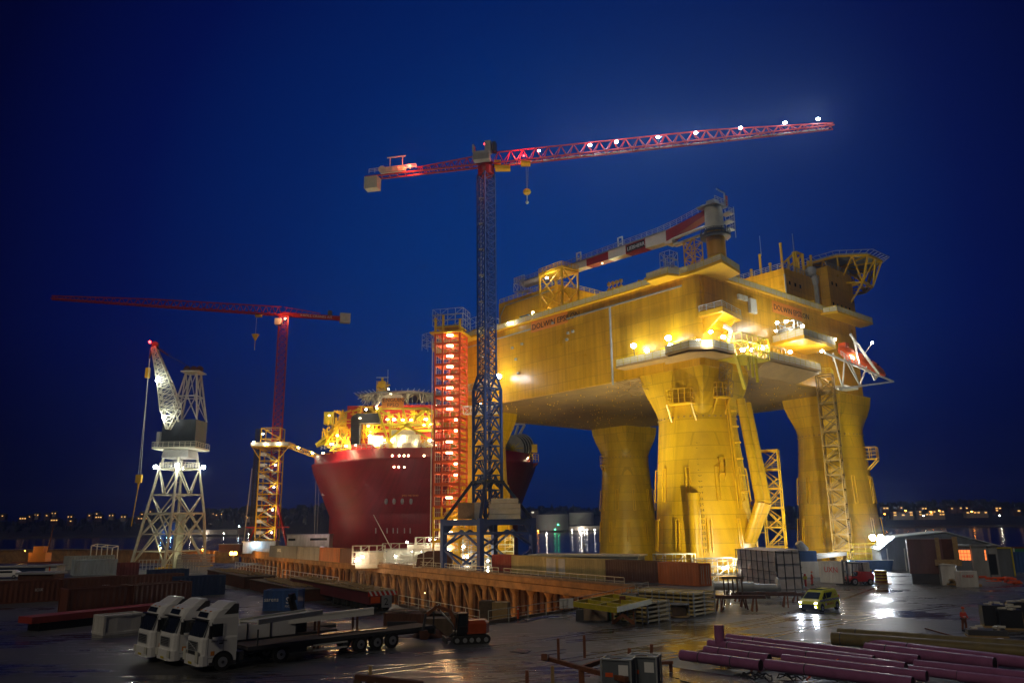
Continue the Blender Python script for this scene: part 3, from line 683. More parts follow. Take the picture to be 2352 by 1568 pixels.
# legs: rounded square at the deck, round at the neck, cone to the waterline
def leg(cx, cy, rn, rb, corner, label=None):
    rings = []; n = 48
    def ring(z, r, sqr, dx=0, dy=0):
        out_ = []
        for i in range(n):
            a = 2 * math.pi * i / n; c, s = math.cos(a), math.sin(a)
            k = 1 / max(abs(c), abs(s)); kk = 1 + (k - 1) * sqr
            out_.append((cx + dx + c * r * kk, cy + dy + s * r * kk, z))
        return out_
    for z, r, q in ((-6, rb + .25, 0), (0, rb, 0), (7, rb - .55, 0), (14, rb - 1.05, 0), (21, rb - 1.55, 0), (27.6, rn, 0), (28.4, rn, .0), (29.6, rn, .16), (31.2, rn, .40), (33, rn + .05, .68), (35, rn + .1, .9), (37.2, rn + .15, 1)):
        rings.append(ring(z, r, q))
    o = MB().loft(rings).build('leg', 'leg_yellow', PT, smooth=True)
    if label: o['label'] = label
    # weld ring where cone meets flare, pad-eyes and vertical boat fenders
    mb = MB()
    for a in [2 * math.pi * i / 40 for i in range(40)]: mb.box((cx + (rn + .05) * math.cos(a), cy + (rn + .05) * math.sin(a), 28), (.25, .25, .25))
    mb.build('bolt_ring', 'underside', PT)
    fe = MB()
    for z0, z1, cnt, ph in ((3.5, 9.2, 10, .1), (12.5, 18.5, 10, .35)):
        for i in range(cnt):
            a = 2 * math.pi * i / cnt + ph
            def P(z, off): r = rb - z / 7 * .53 + off; return Vector((cx + r * math.cos(a), cy + r * math.sin(a), z))
            tn = Vector((-math.sin(a), math.cos(a), 0)) * .35
            for sg in (-1, 1): fe.beam(P(z0, .35) + tn * sg, P(z1, .35) + tn * sg, .16)
            fe.beam(P(z0, .35) - tn, P(z0, .35) + tn, .16); fe.beam(P(z1, .35) - tn, P(z1, .35) + tn, .16)
            fe.beam(P(z0, .35), P(z0, -.3), .2); fe.beam(P(z1, .35), P(z1, -.3), .2)
    fe.split('fender', 'trim_yellow', PT)
leg(7.7, 7.7, 7.4, 9.5, 0, 'nearest thick yellow leg with painted draft marks')
leg(59.4, 7.7, 7.2, 9.3, 1, 'right-hand yellow leg behind the lattice stair tower')
leg(64, 76, 6.9, 8.9, 2, 'far slender yellow leg seen between the near leg and the blue mast')
leg(7.7, 77, 7.2, 9.0, 3, 'left yellow leg behind the red lit stair tower')
# draft marks on the near leg
ang = math.atan2((CAM - (PO + PV * 7.7 + PU * 7.7)).dot(PU), (CAM - (PO + PV * 7.7 + PU * 7.7)).dot(PV)) - .02
for num in range(17, 37):
    z = (num - 13.6) * 1.0 + .1; r = 9.4 - z / 7 * .53 + .06
    rad = Vector((math.cos(ang), math.sin(ang), 0)); tn = Vector((-math.sin(ang), math.cos(ang), 0))
    o_ = Vector((7.7, 7.7, z)) + rad * r
    text('draft_mark', str(num), .78, 'black_ink', frame(o_ - tn * .35, tn, (0, 0, 1)), PT)
# vertical tube and risers on the near leg
mb = MB(); a2 = ang - .14
def LP(a, z, off, cx=7.7, cy=7.7, rb=9.4): r = rb - z / 7 * .53 + off; return Vector((cx + r * math.cos(a), cy + r * math.sin(a), z))
MB().cyl(LP(a2, -4, .2), LP(a2, 13.8, 1.2), 1.15, n=20).build('riser_tube', 'leg_yellow', PT, smooth=False)
MB().cyl(LP(ang + .30, -4, .2), LP(ang + .30, 2.6, .7), .9, n=20).build('riser_tube', 'leg_yellow', PT)
for k, da in ((0, .98), (1, 1.16)):
    mb = MB(); up_ = 31.0 - k * .6; off = 1.9 + k * .2
    mb.cyl(LP(ang + da, 12.2 - k * .3, off + 1.9), LP(ang + da, up_, off + 1.0), .85, n=16)
    mb.cyl(LP(ang + da, 12.2 - k * .3, off + 1.9), LP(ang + da, 5.2, .1), .85, n=16)
    mb.build('caisson_pipe', 'leg_yellow', PT)
mb = MB()
for z in (14, 17, 20, 23, 26, 29): mb.beam(LP(ang + .92, z, -.2), LP(ang + 1.0, z, 1.6), .3)
mb.beam(LP(ang + .88, 11, .5), LP(ang + .88, 31, .8), .35); mb.beam(LP(ang + .80, 11, .4), LP(ang + .80, 31, .7), .2)
mb.build('pipe_bracket', 'trim_yellow', PT)
# small platforms hung on legs
def leg_basket(a, z, w_, d_, cx, cy, rb, mat_='trim_yellow'):
    c = LP(a, z, 0, cx, cy, rb); rad = Vector((math.cos(a), math.sin(a), 0)); tn = Vector((-math.sin(a), math.cos(a), 0)); mb = MB()
    c = c - rad * .6
    cs = [c + tn * w_ / 2, c + tn * w_ / 2 + rad * (d_ + .6), c - tn * w_ / 2 + rad * (d_ + .6), c - tn * w_ / 2]
    mb.extr(cs, (0, 0, .25)); mb.rail([p + Vector((0, 0, .25)) for p in cs], h=2.6, sp=1.3, t=.13, mids=2)
    mb.beam(cs[1], c + tn * w_ / 2 + Vector((0, 0, -3)), .25); mb.beam(cs[2], c - tn * w_ / 2 + Vector((0, 0, -3)), .25)
    mb.build('access_basket', mat_, PT)
leg_basket(ang - .32, 30.2, 4.8, 1.6, 7.7, 7.7, 10.0); leg_basket(ang + .62, 31.2, 2.8, 1.4, 7.7, 7.7, 10.0)
leg_basket(ang + 1.25, 22.2, 3.0, 2.4, 59.4, 7.7, 9.2); leg_basket(ang - 1.0, 25.8, 1.4, 1.2, 64, 76, 8.9)
leg_basket(ang + .5, 17.2, 1.1, .5, 7.7, 7.7, 9.4)
# gutter pipe and down pipe on the long face, small scuppers
mb = MB(); mb.beam((-.22, 3.5, 53.0), (-.22, 35, 53.0), .28); mb.beam((-.22, 47, 53.0), (-.22, 73, 53.0), .28); mb.split('gutter', 'galv', PT)
MB().cyl((-.35, 22, 36.3), (-.35, 22, 52.9), .24, n=8).build('down_pipe', 'grey_paint', PT)
mb = MB()
for px, py in ((1178, 799), (1200, 790), (1186, 825), (1192, 857), (1303, 780), (1306, 765), (1317, 761), (1271, 742)): p = planeX(px, py, 0); mb.box(p + Vector((-.2, 0, 0)), (.5, .55, .5))
mb.split('scupper', 'grey_paint', PT)
mb = MB(); mb.cyl((-.12, 62.3, 38), (-.12, 62.3, 55), .06, n=5); mb.cyl((-.12, 63.6, 38), (-.12, 63.6, 55), .05, n=5); mb.split('hanging_cable', 'dark_steel', PT)
# name boards
MB().b2((-.10, 34.8, 52.15), (-.02, 46.9, 54.7)).build('name_board', 'sign_orange', PT)
text('platform_name', 'DOLWIN EPSILON', 1.9, 'black_ink', frame(Vector((-.13, 46.6, 52.7)), (0, -1, 0), (0, 0, 1)), PT)
MB().b2((25.8, -.10, 51.4), (37.6, -.02, 54.0)).build('name_board', 'sign_orange', PT)
text('platform_name', 'DOLWIN EPSILON', 1.75, 'black_ink', frame(Vector((26.2, -.13, 52.05)), (1, 0, 0), (0, 0, 1)), PT)
# perimeter railing with netting on the top deck
def gallery(name, poly, z, th, rpts, soff=True, h=1.15, mat_='trim_yellow', net=True, sp=2.0):
    g = MB().prism([(p[0], p[1]) for p in poly], z - th, z).build(name, mat_, PT)
    pts = [Vector((p[0], p[1], z)) for p in rpts]
    MB().rail(pts, h=h, sp=sp, t=.10, mids=2).build('railing', 'frame_yellow' if net else 'pale_steel', g)
    if net: MB().panel(pts, h * .85, t=.03).build('netting', 'net', g)
zt = 54.9
gallery('deck_walkway', [(-.7, 1), (-.7, 83), (.5, 83), (.5, 1)], 55.12, .25, [(-.65, 5, 0), (-.65, 60, 0)])
MB().rail([(0, 60, 55.1), (0, 73, 55.1), (4, 83.8, 55.1)], h=1.2, sp=2, t=.1).build('railing', 'frame_yellow', PT)
gallery('deck_walkway', [(9, -.7), (HX - 3, -.7), (HX - 3, .5), (9, .5)], 55.13, .25, [(7.0, -.65, 0), (HX - 4, -.65, 0)])
gallery('corner_bay', [(-1.0, 3.2), (-1.0, -.5), (-2.0, -7.0), (6.6, -5.2), (8.5, 1.0), (2, 3)], 55.15, .6, [(-.9, 3.2, 0), (-.9, -.5, 0), (-1.9, -6.9, 0), (6.6, -5.1, 0), (8.6, -.4, 0)], mat_='soffit')
gallery('side_bay', [(-3.4, 9.4), (-3.4, 4.2), (.5, 3.0), (.5, 10.2)], 55.16, .5, [(-.6, 10.2, 0), (-3.3, 9.4, 0), (-3.3, 4.2, 0), (-.6, 3.2, 0)], mat_='soffit')
# far-left corner gallery with scaffolding on top
gallery('corner_bay', [(-2.5, 64), (-2.5, 84), (4, 90), (10, 88), (10, 83), (.2, 83), (.2, 64)], 54.9, .5, [(-.5, 64, 0), (-2.4, 64, 0), (-2.4, 84, 0), (4, 90, 0)], mat_='trim_yellow')
mb = MB()
def scaf(mb, x0, x1, y0, y1, z0, z1, sx=2.4, sz=2.0, t=.10, diag=True, board=True):
    nx = max(1, round((x1 - x0) / sx)); ny = max(1, round((y1 - y0) / sx)); nz = max(1, round((z1 - z0) / sz))
    X = [x0 + (x1 - x0) * i / nx for i in range(nx + 1)]; Y = [y0 + (y1 - y0) * i / ny for i in range(ny + 1)]; Z = [z0 + (z1 - z0) * i / nz for i in range(nz + 1)]
    for x in X:
        for y in Y:
            if x in (X[0], X[-1]) or y in (Y[0], Y[-1]): mb.beam((x, y, z0), (x, y, z1), t, cap=False)
    for z in Z[1:]:
        for x in (X[0], X[-1]): mb.beam((x, y0, z), (x, y1, z), t, cap=False)
        for y in (Y[0], Y[-1]): mb.beam((x0, y, z), (x1, y, z), t, cap=False)
    for k in range(nz):
        for i in range(nx):
            if diag and (i + k) % 2: mb.beam((X[i], y0, Z[k]), (X[i + 1], y0, Z[k + 1]), t * .8, cap=False)
        for j in range(ny):
            if diag and (j + k) % 2: mb.beam((x0, Y[j], Z[k]), (x0, Y[j + 1], Z[k + 1]), t * .8, cap=False)
        if board: mb.box(((x0 + x1) / 2, y0 + .3, Z[k]), (x1 - x0, .7, .08))
scaf(mb, -2.2, 3.5, 63, 89, 55, 59.5, 2.2, 1.6, .1); mb.build('deck_scaffold', 'galv', PT)
mb = MB(); mb.b2((.5, 66, 55), (3, 70, 57.5)); mb.b2((.5, 74, 55), (3, 80, 57)); mb.build('deck_cabin', 'hull_yellow', PT)
# yellow deck house on the left, with rail and vent stacks
MB().b2((6, 44, 55), (34, 66, 64.5)).build('deck_house', 'hull_yellow', PT)
MB().rail([(6.1, 65.8, 64.5), (6.1, 44.2, 64.5), (33.8, 44.2, 64.5)], h=1.1, sp=1.8, t=.1).build('railing', 'frame_yellow', PT)
mb = MB(); mb.beam((5.8, 65.2, 55), (5.8, 65.2, 61), .22); mb.beam((5.8, 65.2, 61), (5.8, 63.2, 63.4), .22); mb.beam((5.8, 63.2, 63.4), (5.8, 45, 63.4), .22); mb.build('house_pipe', 'galv', PT)
MB().b2((2.6, 51, 55.1), (5, 54.2, 58.0)).build('blue_locker', 'c_blue', PT)
MB().b2((2.6, 47, 55.1), (5, 49.6, 57.2)).build('deck_box', 'white_paint', PT)
mb = MB()
for j in range(4):
    y = 21.5 + j * 1.15; mb.cyl((3, y, 55), (3, y, 59.3 + .15 * j), .14, n=6)
    for q in range(3): mb.cyl((3, y, 56.2 + q * 1.3), (3, y, 56.8 + q * 1.3), .42, n=8)
for j in range(5): mb.cyl((2.5, 9.5 + j * 1.7, 55), (2.5, 9.5 + j * 1.7, 57.6), .16, n=6); mb.beam((2.5, 9.5 + j * 1.7, 57.6), (2.5, 9.0 + j * 1.7, 57.6), .45)
mb.split('vent_post', 'trim_yellow', PT)
# lattice gantry holding the crane boom
mb = MB()
gx0, gx1, gy0, gy1 = 1.6, 6.8, 38, 45.5
for x in (gx0, gx1):
    for y in (gy0, gy1): mb.beam((x, y, 55), (x, y, 66.3), .38)
for z in (56.8, 66.0):
    for x in (gx0, gx1): mb.beam((x, gy0, z), (x, gy1, z), .32)
    for y in (gy0, gy1): mb.beam((gx0, y, z), (gx1, y, z), .32)
for x in (gx0, gx1):
    mb.beam((x, gy0, 57), (x, gy1, 61.5), .25); mb.beam((x, gy1, 61.5), (x, gy0, 66), .25); mb.beam((x, gy1, 57), (x, gy0, 61.5), .25)
for y in (gy0, gy1): mb.beam((gx0, y, 57), (gx1, y, 61.5), .25); mb.beam((gx1, y, 61.5), (gx0, y, 66), .25); mb.beam((gx1, y, 57), (gx0, y, 61.5), .25)
mb.box((4.2, 41.7, 66.5), (5.6, 8, .3)); mb.rail([(1.5, 45.6, 66.6), (1.5, 37.9, 66.6), (7, 37.9, 66.6)], h=1.1, sp=1.2, t=.1)
for y in (40, 43.5): mb.beam((7.9, y, 66.2), (7.9, y, 67.1), .5)
mb.build('boom_rest_gantry', 'trim_yellow', PT)
# accommodation block with stacks, windows and helideck
MB().b2((38, 3.4, 55), (54, 17, 64.6)).build('accommodation_block', 'hull_yellow', PT)
MB().b2((54.01, 1.2, 55), (HX - .4, 26, 67.8)).build('accommodation_block', 'hull_yellow', PT, label='taller dark end block under the helideck')
MB().rail([(38.1, 16.8, 64.6), (38.1, 3.5, 64.6), (54, 3.5, 64.6)], h=1.2, sp=1.4, t=.12).build('railing', 'galv', PT)
MB().rail([(54.1, 1.4, 67.8), (HX - 1, 1.4, 67.8)], h=1.2, sp=1.4, t=.12).build('railing', 'galv', PT)
mb = MB()
for x, y, h in ((38.6, 15.5, 3.8), (38.6, 12, 1.8), (38.6, 9.5, 4.8), (38.6, 7, 2), (39, 4.2, 6.2), (41.5, 4.0, 3), (44, 4, 5), (46, 4, 4), (48.2, 4, 5.5), (50.4, 4.0, 4.2), (52, 4, 6)):
    mb.cyl((x, y, 64.6), (x, y, 64.6 + h), .30, n=8); mb.ball((x, y, 64.6 + h), .38, n=6, k=4)
mb.split('exhaust_stack', 'trim_yellow', PT)
mb = MB()
for x in (46.2, 49.2): mb.beam((x, 4.6, 64.6), (x, 4.6, 70.5), .5)
mb.beam((46.2, 4.6, 70.5), (49.2, 4.6, 70.5), .5); mb.beam((46.2, 4.6, 70.5), (46.2, 9, 68), .4); mb.beam((49.2, 4.6, 70.5), (49.2, 9, 68), .4); mb.build('lifting_frame', 'trim_yellow', PT)
mb = MB()
mb.cyl((51.2, 3.0, 56.6), (51.2, 3.0, 63.2), .55, n=12); mb.cyl((51.2, 3.0, 63.2), (50.6, 3.4, 66), .75, .9, n=12); mb.ball((50.2, 3.4, 66.2), 1.3, n=10, k=6); mb.cyl((51.2, 3.0, 56.6), (50.2, 2.4, 55.6), .55, n=12)
mb.build('duct_pipe', 'grey_paint', PT)
mb = MB()
for z, xs_ in ((61.4, (40, 42.4, 44.6)), (58.6, (55.2, 57.2, 59.2, 61.2, 63)), (63.8, (55.6, 57.6)), (56.6, (56.4, 58.6, 60.8, 62.8))):
    for x in xs_: mb.box((x, 3.38 if x < 54 else 1.18, z), (.62, .08, .85))
mb.split('window', 'glass', PT)
MB().box((53.4 + 2.2, 1.15, 57.3), (1.3, .1, 1.7)).build('window', 'window_warm', PT, label='single lit amber window')
mb = MB(); mb.path([(38.2, 2.4, 57.5), (42, 2.4, 56.8), (47, 2.4, 57.4), (53, 2.4, 56.8)], .28, n=8); mb.path([(37.7, 14, 57.8), (37.7, 9, 58.4), (37.7, 7.6, 57.0), (37.7, 4, 57.6)], .25, n=8); mb.path([(37.8, 3.2, 55), (37.8, 3.2, 63)], .2); mb.build('process_pipe', 'grey_paint', PT)
mb = MB()
for x, y, s_ in ((33.5, 8, 1.3), (35, 5.4, 1.2), (31, 3, 1.0), (35.8, 2.2, 1.4), (42, 1.8, 1.0), (47.5, 1.6, .9)): mb.ball((x, y, 55 + s_), s_, n=8, k=6)
mb.split('cowl_vent', 'grey_paint', PT)
# white boxes and vents on the right face
mb = MB(); mb.box((13.6, -.3, 52.4), (1.3, .5, 1.0)); mb.box((15.4, -.3, 52.4), (1.3, .5, 1.0)); mb.box((17.8, -.35, 51.2), (2.2, .6, 3.0)); mb.box((39.5, -.35, 47.5), (2.0, .6, 2.6)); mb.split('vent_louvre', 'pale_steel', PT)
mb = MB(); ra_ = random.Random(21)
for i in range(70):
    x = ra_.uniform(10.5, 37); y = ra_.uniform(1, 7); z = 55 + ra_.uniform(.3, 2.2); k = ra_.random(); mb.beam((x, y, z), (x + ra_.uniform(1, 5), y, z) if k < .5 else (x, y, 55), ra_.uniform(.1, .3), cap=False)
mb.build('deck_piping', 'grey_paint', PT)
mb = MB()
for i in range(26):
    x = ra_.uniform(39, 65); y = ra_.uniform(.4, 2.6) if x > 54 else ra_.uniform(.4, 3.2); z = 55; h = ra_.uniform(.6, 2.6); w_ = ra_.uniform(.3, 1.1); mb.b2((x, y, z), (x + w_, min(y + w_, 3.3), z + h))
mb.build('deck_equipment', 'trim_yellow', PT)
# scaffold and aerials behind
mb = MB(); scaf(mb, 22, 30, 22, 30, 55, 63, 1.8, 1.8, .12); scaf(mb, 25, 28, 25, 28, 63, 72, 1.5, 1.8, .12); mb.cyl((22, 24, 63), (22, 24, 69), .12, n=5); mb.build('roof_scaffold', 'galv', PT)
MB().b2((16, 14, 55), (30, 34, 60.5)).build('deck_house', 'hull_yellow', PT)
mb = MB(); mb.cyl((55.5, 10, 67.8), (55.5, 10, 79), .22, .1, n=6); mb.cyl((57, 11, 67.8), (57, 11, 75), .14, n=6); mb.cyl((38.5, 9, 69), (38.5, 9, 74), .07, n=5); mb.split('aerial_mast', 'grey_paint', PT)
# helideck
hc = Vector((68.6, 5.0, 72.2)); hr = 9.6
oc = [(hc.x + hr * math.cos(R(22.5 + 45 * i)), hc.y + hr * math.sin(R(22.5 + 45 * i))) for i in range(8)]
MB().prism(oc, 71.6, 72.2).build('helideck', 'grey_paint', PT)
mb = MB(); low = [(hc.x + 7.0 * math.cos(R(22.5 + 45 * i)), hc.y + 7.0 * math.sin(R(22.5 + 45 * i)), 65.4) for i in range(8)]
for i in range(8):
    a = Vector((*oc[i], 71.5)); b = Vector((*oc[(i + 1) % 8], 71.5)); c = Vector(low[i]); d = Vector(low[(i + 1) % 8])
    mb.beam(a, b, .45); mb.beam(c, d, .40); mb.beam(a, c, .38); mb.beam((a + b) / 2, c, .34); mb.beam((a + b) / 2, d, .34); mb.beam(a, (hc.x, hc.y, 71.4), .35); mb.beam(c, (hc.x, hc.y, 71.4), .3); mb.beam(c, (hc.x, hc.y, 65.4), .3)
for i in (2, 3, 4, 5): mb.beam(low[i], (HX - .5, 3 + 3 * i, 62.5 if i in (3, 4) else 65), .4)
mb.beam(low[5], (HX - 2, 1.4, 60.5), .4)
mb.build('helideck_truss', 'trim_yellow', PT)
mb = MB()
for i in range(8):
    a = Vector((*oc[i], 71.9)); b = Vector((*oc[(i + 1) % 8], 71.9)); c0 = Vector((hc.x, hc.y, 71.9))
    for k in range(5):
        p = a.lerp(b, (k + .5) / 5); dd = (p - c0).normalized(); mb.beam(p, p + dd * 1.9 + Vector((0, 0, .5)), .13, cap=False)
    mb.beam(a + (a - c0).normalized() * 1.9 + Vector((0, 0, .5)), b + (b - c0).normalized() * 1.9 + Vector((0, 0, .5)), .13, cap=False)
mb.build('safety_net_frame', 'galv', PT)
# corner recess, davit balcony on the near corner
MB().b2((1.2, -.55, 44.2), (9.4, .3, 54.4)).build('pedestal_column', 'hull_yellow', PT)
gallery('corner_balcony', [(0, .2), (-.1, -5.2), (8.7, -3.4), (9.6, .2)], 47.0, .9, [(0, 0, 0), (-.05, -5.1, 0), (8.7, -3.3, 0), (9.6, 0, 0)], mat_='soffit', net=False)
MB().extr([(1, 0, 46), (1, -4.4, 46.1), (1, 0, 43.0)], (.4, 0, 0)).extr([(7, 0, 46), (7, -3.2, 46.1), (7, 0, 43.5)], (.4, 0, 0)).build('balcony_bracket', 'soffit', PT)
mb = MB(); mb.beam((6.5, -.5, 39.6), (5.2, -3.2, 43.8), .45, .6); mb.beam((5.2, -3.2, 43.8), (3.0, -3.2, 44.2), .45, .6); mb.build('davit_arm', 'white_paint', PT)
# lower gallery: left arm, bay round the corner, right arm
gallery('lower_gallery', [(.3, 19), (-3.1, 18.6), (-3.1, 5.4), (-5.2, 4.4), (-5.8, -1.4), (-2.6, -4.4), (3.8, -4.6), (6, .3)], 39.2, .38,
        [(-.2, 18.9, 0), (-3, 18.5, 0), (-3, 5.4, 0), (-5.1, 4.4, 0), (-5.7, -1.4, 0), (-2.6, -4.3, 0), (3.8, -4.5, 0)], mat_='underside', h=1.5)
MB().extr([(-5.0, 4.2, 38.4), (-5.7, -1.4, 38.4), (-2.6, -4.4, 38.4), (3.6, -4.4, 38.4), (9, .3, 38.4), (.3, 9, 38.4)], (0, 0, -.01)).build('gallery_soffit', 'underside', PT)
hg = MB(); 0 and hg.loft([[(-5.6, 4.2, 38.3), (-5.6, -1.4, 38.3), (-2.6, -4.3, 38.3), (3.6, -4.4, 38.3), (6, .3, 38.3), (.3, 6, 38.3)], [(.5, 6, 35.4), (.5, 3, 35.2), (1.2, 1.2, 35), (3, .6, 35.2), (6, .6, 35.4), (1, 6, 35.4)]]).v
mb = MB()
for y in (7.5, 11, 14.5): mb.b2((-1.6, y, 39.2), (-.1, y + 2.2, 41.4))
mb.split('gallery_cabinet', 'trim_yellow', PT); mb = MB(); mb.b2((-.6, 1.0, 39.2), (-.1, 7, 42.4)); mb.build('gallery_wall', 'trim_yellow', PT)
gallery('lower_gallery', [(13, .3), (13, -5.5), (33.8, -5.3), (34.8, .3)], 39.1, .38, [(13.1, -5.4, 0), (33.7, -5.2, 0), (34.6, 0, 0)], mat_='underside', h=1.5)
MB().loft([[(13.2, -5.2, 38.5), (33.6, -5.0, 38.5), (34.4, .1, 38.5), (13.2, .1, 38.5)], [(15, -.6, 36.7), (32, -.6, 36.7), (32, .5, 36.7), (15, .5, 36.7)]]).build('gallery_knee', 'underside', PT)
mb = MB(); scaf(mb, 4.2, 13, -6.0, -1.0, 38.4, 42.6, 1.8, 1.4, .16); mb.b2((4.5, -5.8, 38.3), (13, -.2, 38.6))
for x, z in ((6.2, 35.8), (7.4, 34.6), (8.8, 33.8)): mb.beam((x, -5.6, z), (x, -5.6, 39), .35)
mb.beam((4, -4.4, 38.8), (8.5, -3.0, 33), .5, .8); mb.build('corner_scaffold', 'frame_yellow', PT)
gallery('upper_gallery', [(24.2, .3), (22.6, -8.2), (37.2, -7.3), (38, .3)], 44.5, .7, [(24.2, -.4, 0), (22.7, -8.1, 0), (37.1, -7.2, 0), (37.9, -.2, 0)], mat_='soffit', h=1.5)
mb = MB(); mb.b2((27, -2.6, 44.5), (33, -.2, 47.6)); scaf(mb, 25, 28, -5, -1, 44.5, 48.5, 1.6, 1.4, .14); mb.build('gallery_machinery', 'galv', PT)
mb = MB()
for x in (34.2, 36.6, 39, 41.4): mb.beam((x, -.6, 44.5), (x, -.6, 47.8), .3)
mb.beam((34.2, -.6, 47.8), (41.4, -.6, 47.8), .3); mb.beam((34.2, -.6, 46.1), (41.4, -.6, 46.1), .2)
for x in (16.5, 18, 19.5, 21, 22.5): mb.beam((x, -3.8, 39.2), (x, -3.8, 42.2), .3)
mb.beam((16.5, -3.8, 42.2), (22.5, -3.8, 42.2), .35); mb.build('yellow_frame', 'trim_yellow', PT)
gallery('end_bay', [(46, .2), (47, -3.6), (HX - 2, -3.4), (HX - 1, .2)], 54.6, .5, [(46.2, -.5, 0), (47, -3.5, 0), (HX - 2, -3.3, 0), (HX - 1, 0, 0)], mat_='soffit')
# scaffold clinging below, by the near leg
mb = MB()
for i in range(60):
    a = Vector((random.uniform(-.5, 6), random.uniform(12, 22), random.uniform(34.5, 36.8))); b = a + Vector((random.uniform(-.6, .6), random.uniform(-3, 3), random.uniform(-.6, 1))); mb.beam(a, b, .10, cap=False)
mb.build('under_scaffold', 'underside', PT)
# left-hand access platform by the mast lamp
gallery('mast_platform', [(-2.2, 60.5), (-2.2, 70), (.2, 70), (.2, 60.5)], 40.0, .3, [(-.2, 60.5, 0), (-2.1, 60.5, 0), (-2.1, 70, 0)], h=2.8, net=False)
mb = MB(); scaf(mb, -2.1, -.2, 61, 69, 40, 42.8, 1.5, 1.2, .1); mb.build('access_scaffold', 'galv', PT)
# ladder cage down the near leg's right side
mb = MB(); lx = LP(ang + .72, 30, 1.2, 7.7, 7.7, 9.8)
for z0 in (31.5, 34.5): mb.lattice(lx + Vector((0, 0, z0 - 30)), lx + Vector((.4, -.2, z0 - 27)), 1.6, 1.6, 2, .12, .09, side=(1, 0, 0))
mb.build('leg_ladder', 'underside', PT)
# floodlights: fixture part + light on the galleries
def flood(p, power, r_=.45, colr='lamp_white', lc=(1, .97, .90), off=(0, -1.0, .2), rad=.4):
    r_ = r_ * .80
    mb = MB(); mb.ball(p, r_, n=10, k=6, sq=(1, 1, .75)); mb.build('floodlight', colr, PT)
    q = Vector(p) + Vector(off); lamp('floodlight_glow', q, power * .32, lc, PT, rad)
for (px, py), x, pw, r_ in (((1455, 794), -2.0, 2600, .75), ((1535, 776), -2.0, 3200, .78), ((1486, 805), -1.8, 1800, .6), ((1540, 793), -1.8, 1800, .6), ((1604, 783), -2.4, 1800, .6)):
    p = planeX(px, py, x); pw *= .42; mbp = MB().beam(p, (p.x + .4, p.y, 39.2), .12); mbp.build('lamp_post', 'dark_steel', PT); flood(p, pw, r_, 'lamp_cool', off=(-2.2, 0, .6))
for (px, py), y, pw, r_ in (((1632, 762), -3.0, 1500, .5), ((1661, 774), -3.0, 1500, .55), ((1623, 789), -4.0, 900, .4), ((1706, 803), -5.0, 1800, .6), ((1727, 803), -5.0, 1600, .5), ((1752, 800), -5.0, 1600, .45), ((1785, 741), -4.0, 1300, .45), ((1806, 738), -4.0, 1500, .5), ((1843, 749), -4.0, 1500, .5), ((1918, 779), -7.0, 1200, .4), ((1815, 808), -3.6, 2000, .5), ((1782, 760), -5, 900, .35), ((1888, 806), -7, 900, .45)):
    p = planeY(px, py, y); flood(p, pw, r_, off=(0, -1.0, .3))
p = planeX(1145, 864, -2.6); flood(p, 4200, .95, 'lamp_cool', off=(-3.2, 0, .4)); MB().beam(p, (-2.1, p.y, 40), .15).build('lamp_post', 'dark_steel', PT)
p = planeX(1168, 742, -1.5); flood(p, 700, .4, off=(-.8, 0, .3)); p = planeX(1256, 636 + 2, 1.2); flood(p, 1200, .4, off=(0, -1.2, .3))
# warm deck lights washing the deck houses
lamp('deck_light', (1.5, 48, 57.2), 900, (1, .9, .6), PT, .3); lamp('deck_light', (20, 38, 56.2), 4200, (1, .9, .55), PT, .3); lamp('deck_light', (31, 9, 57), 3400, (1, .9, .55), PT, .3); lamp('deck_light', (45, .8, 56.6), 600, (1, .9, .55), PT, .3); lamp('deck_light', (4, 58, 57), 300, (1, .9, .6), PT, .3)
for q in ((1.5, 48, 57.2), (20, 36, 56.2), (30, 9, 57)): MB().box(Vector(q) + Vector((0, 0, .45)), (.5, .5, .3)).beam(Vector(q) + Vector((0, .3, .4)), Vector(q) + Vector((0, .3, -2)), .1).build('deck_lamp', 'lamp_dim', PT)
# lights tucked under the corner balcony and the galleries (they wash the soffits)
lamp('soffit_light', (3.4, -2.2, 44.2), 350, (1, .9, .6), PT, .2); lamp('soffit_light', (30, -3.5, 41.6), 450, (1, .9, .6), PT, .2)

# ------------------------------------------------------------------ deck crane (slews on its own pedestal)
pc = Vector((8.0, .6, 0)); pcw = PO + PV * pc.x + PU * pc.y
DC = thing('deck_crane', 'white grey crane with a striped red and white boom resting level on the yellow platform', 'crane', PO, AZ)
MB().cyl((8, .6, 55.1), (8, .6, 65.2), 1.85, n=28).build('pedestal', 'hull_yellow', DC, smooth=False)
MB().cyl((8, .6, 65.2), (8, .6, 70.3), 1.9, 1.75, n=28).build('slewing_column', 'pale_steel', DC)
mb = MB(); mb.cyl((8, .6, 63.8), (8, .6, 64.2), 3.0, n=24); mb.rail([Vector((8 + 2.9 * math.cos(a), .6 + 2.9 * math.sin(a), 64.2)) for a in [2 * math.pi * i / 12 for i in range(13)]], h=1.1, sp=1.6, t=.09); mb.cyl((8, .6, 65.0), (8, .6, 65.4), 2.15, n=24); mb.build('slewing_platform', 'dark_steel', DC)
mb = MB(); mb.b2((5.9, -1.3, 70.3), (10.3, 3.2, 70.6)); mb.rail([(5.9, -1.3, 70.6), (10.3, -1.3, 70.6), (10.3, 3.2, 70.6)], h=1.1, sp=1.1, t=.1); mb.b2((6.8, -.4, 70.6), (8.8, 1.4, 71.6)); mb.beam((9.8, -1.0, 70.6), (9.8, -1.0, 73.4), .25); mb.beam((9.8, -1.0, 73.4), (8.3, -.2, 74.2), .22); mb.build('head_platform', 'grey_paint', DC)
MB().b2((10.0, -1.3, 70.8), (10.5, -.8, 72.8)).build('red_beacon_box', 'mod_red', DC)
mb = MB()
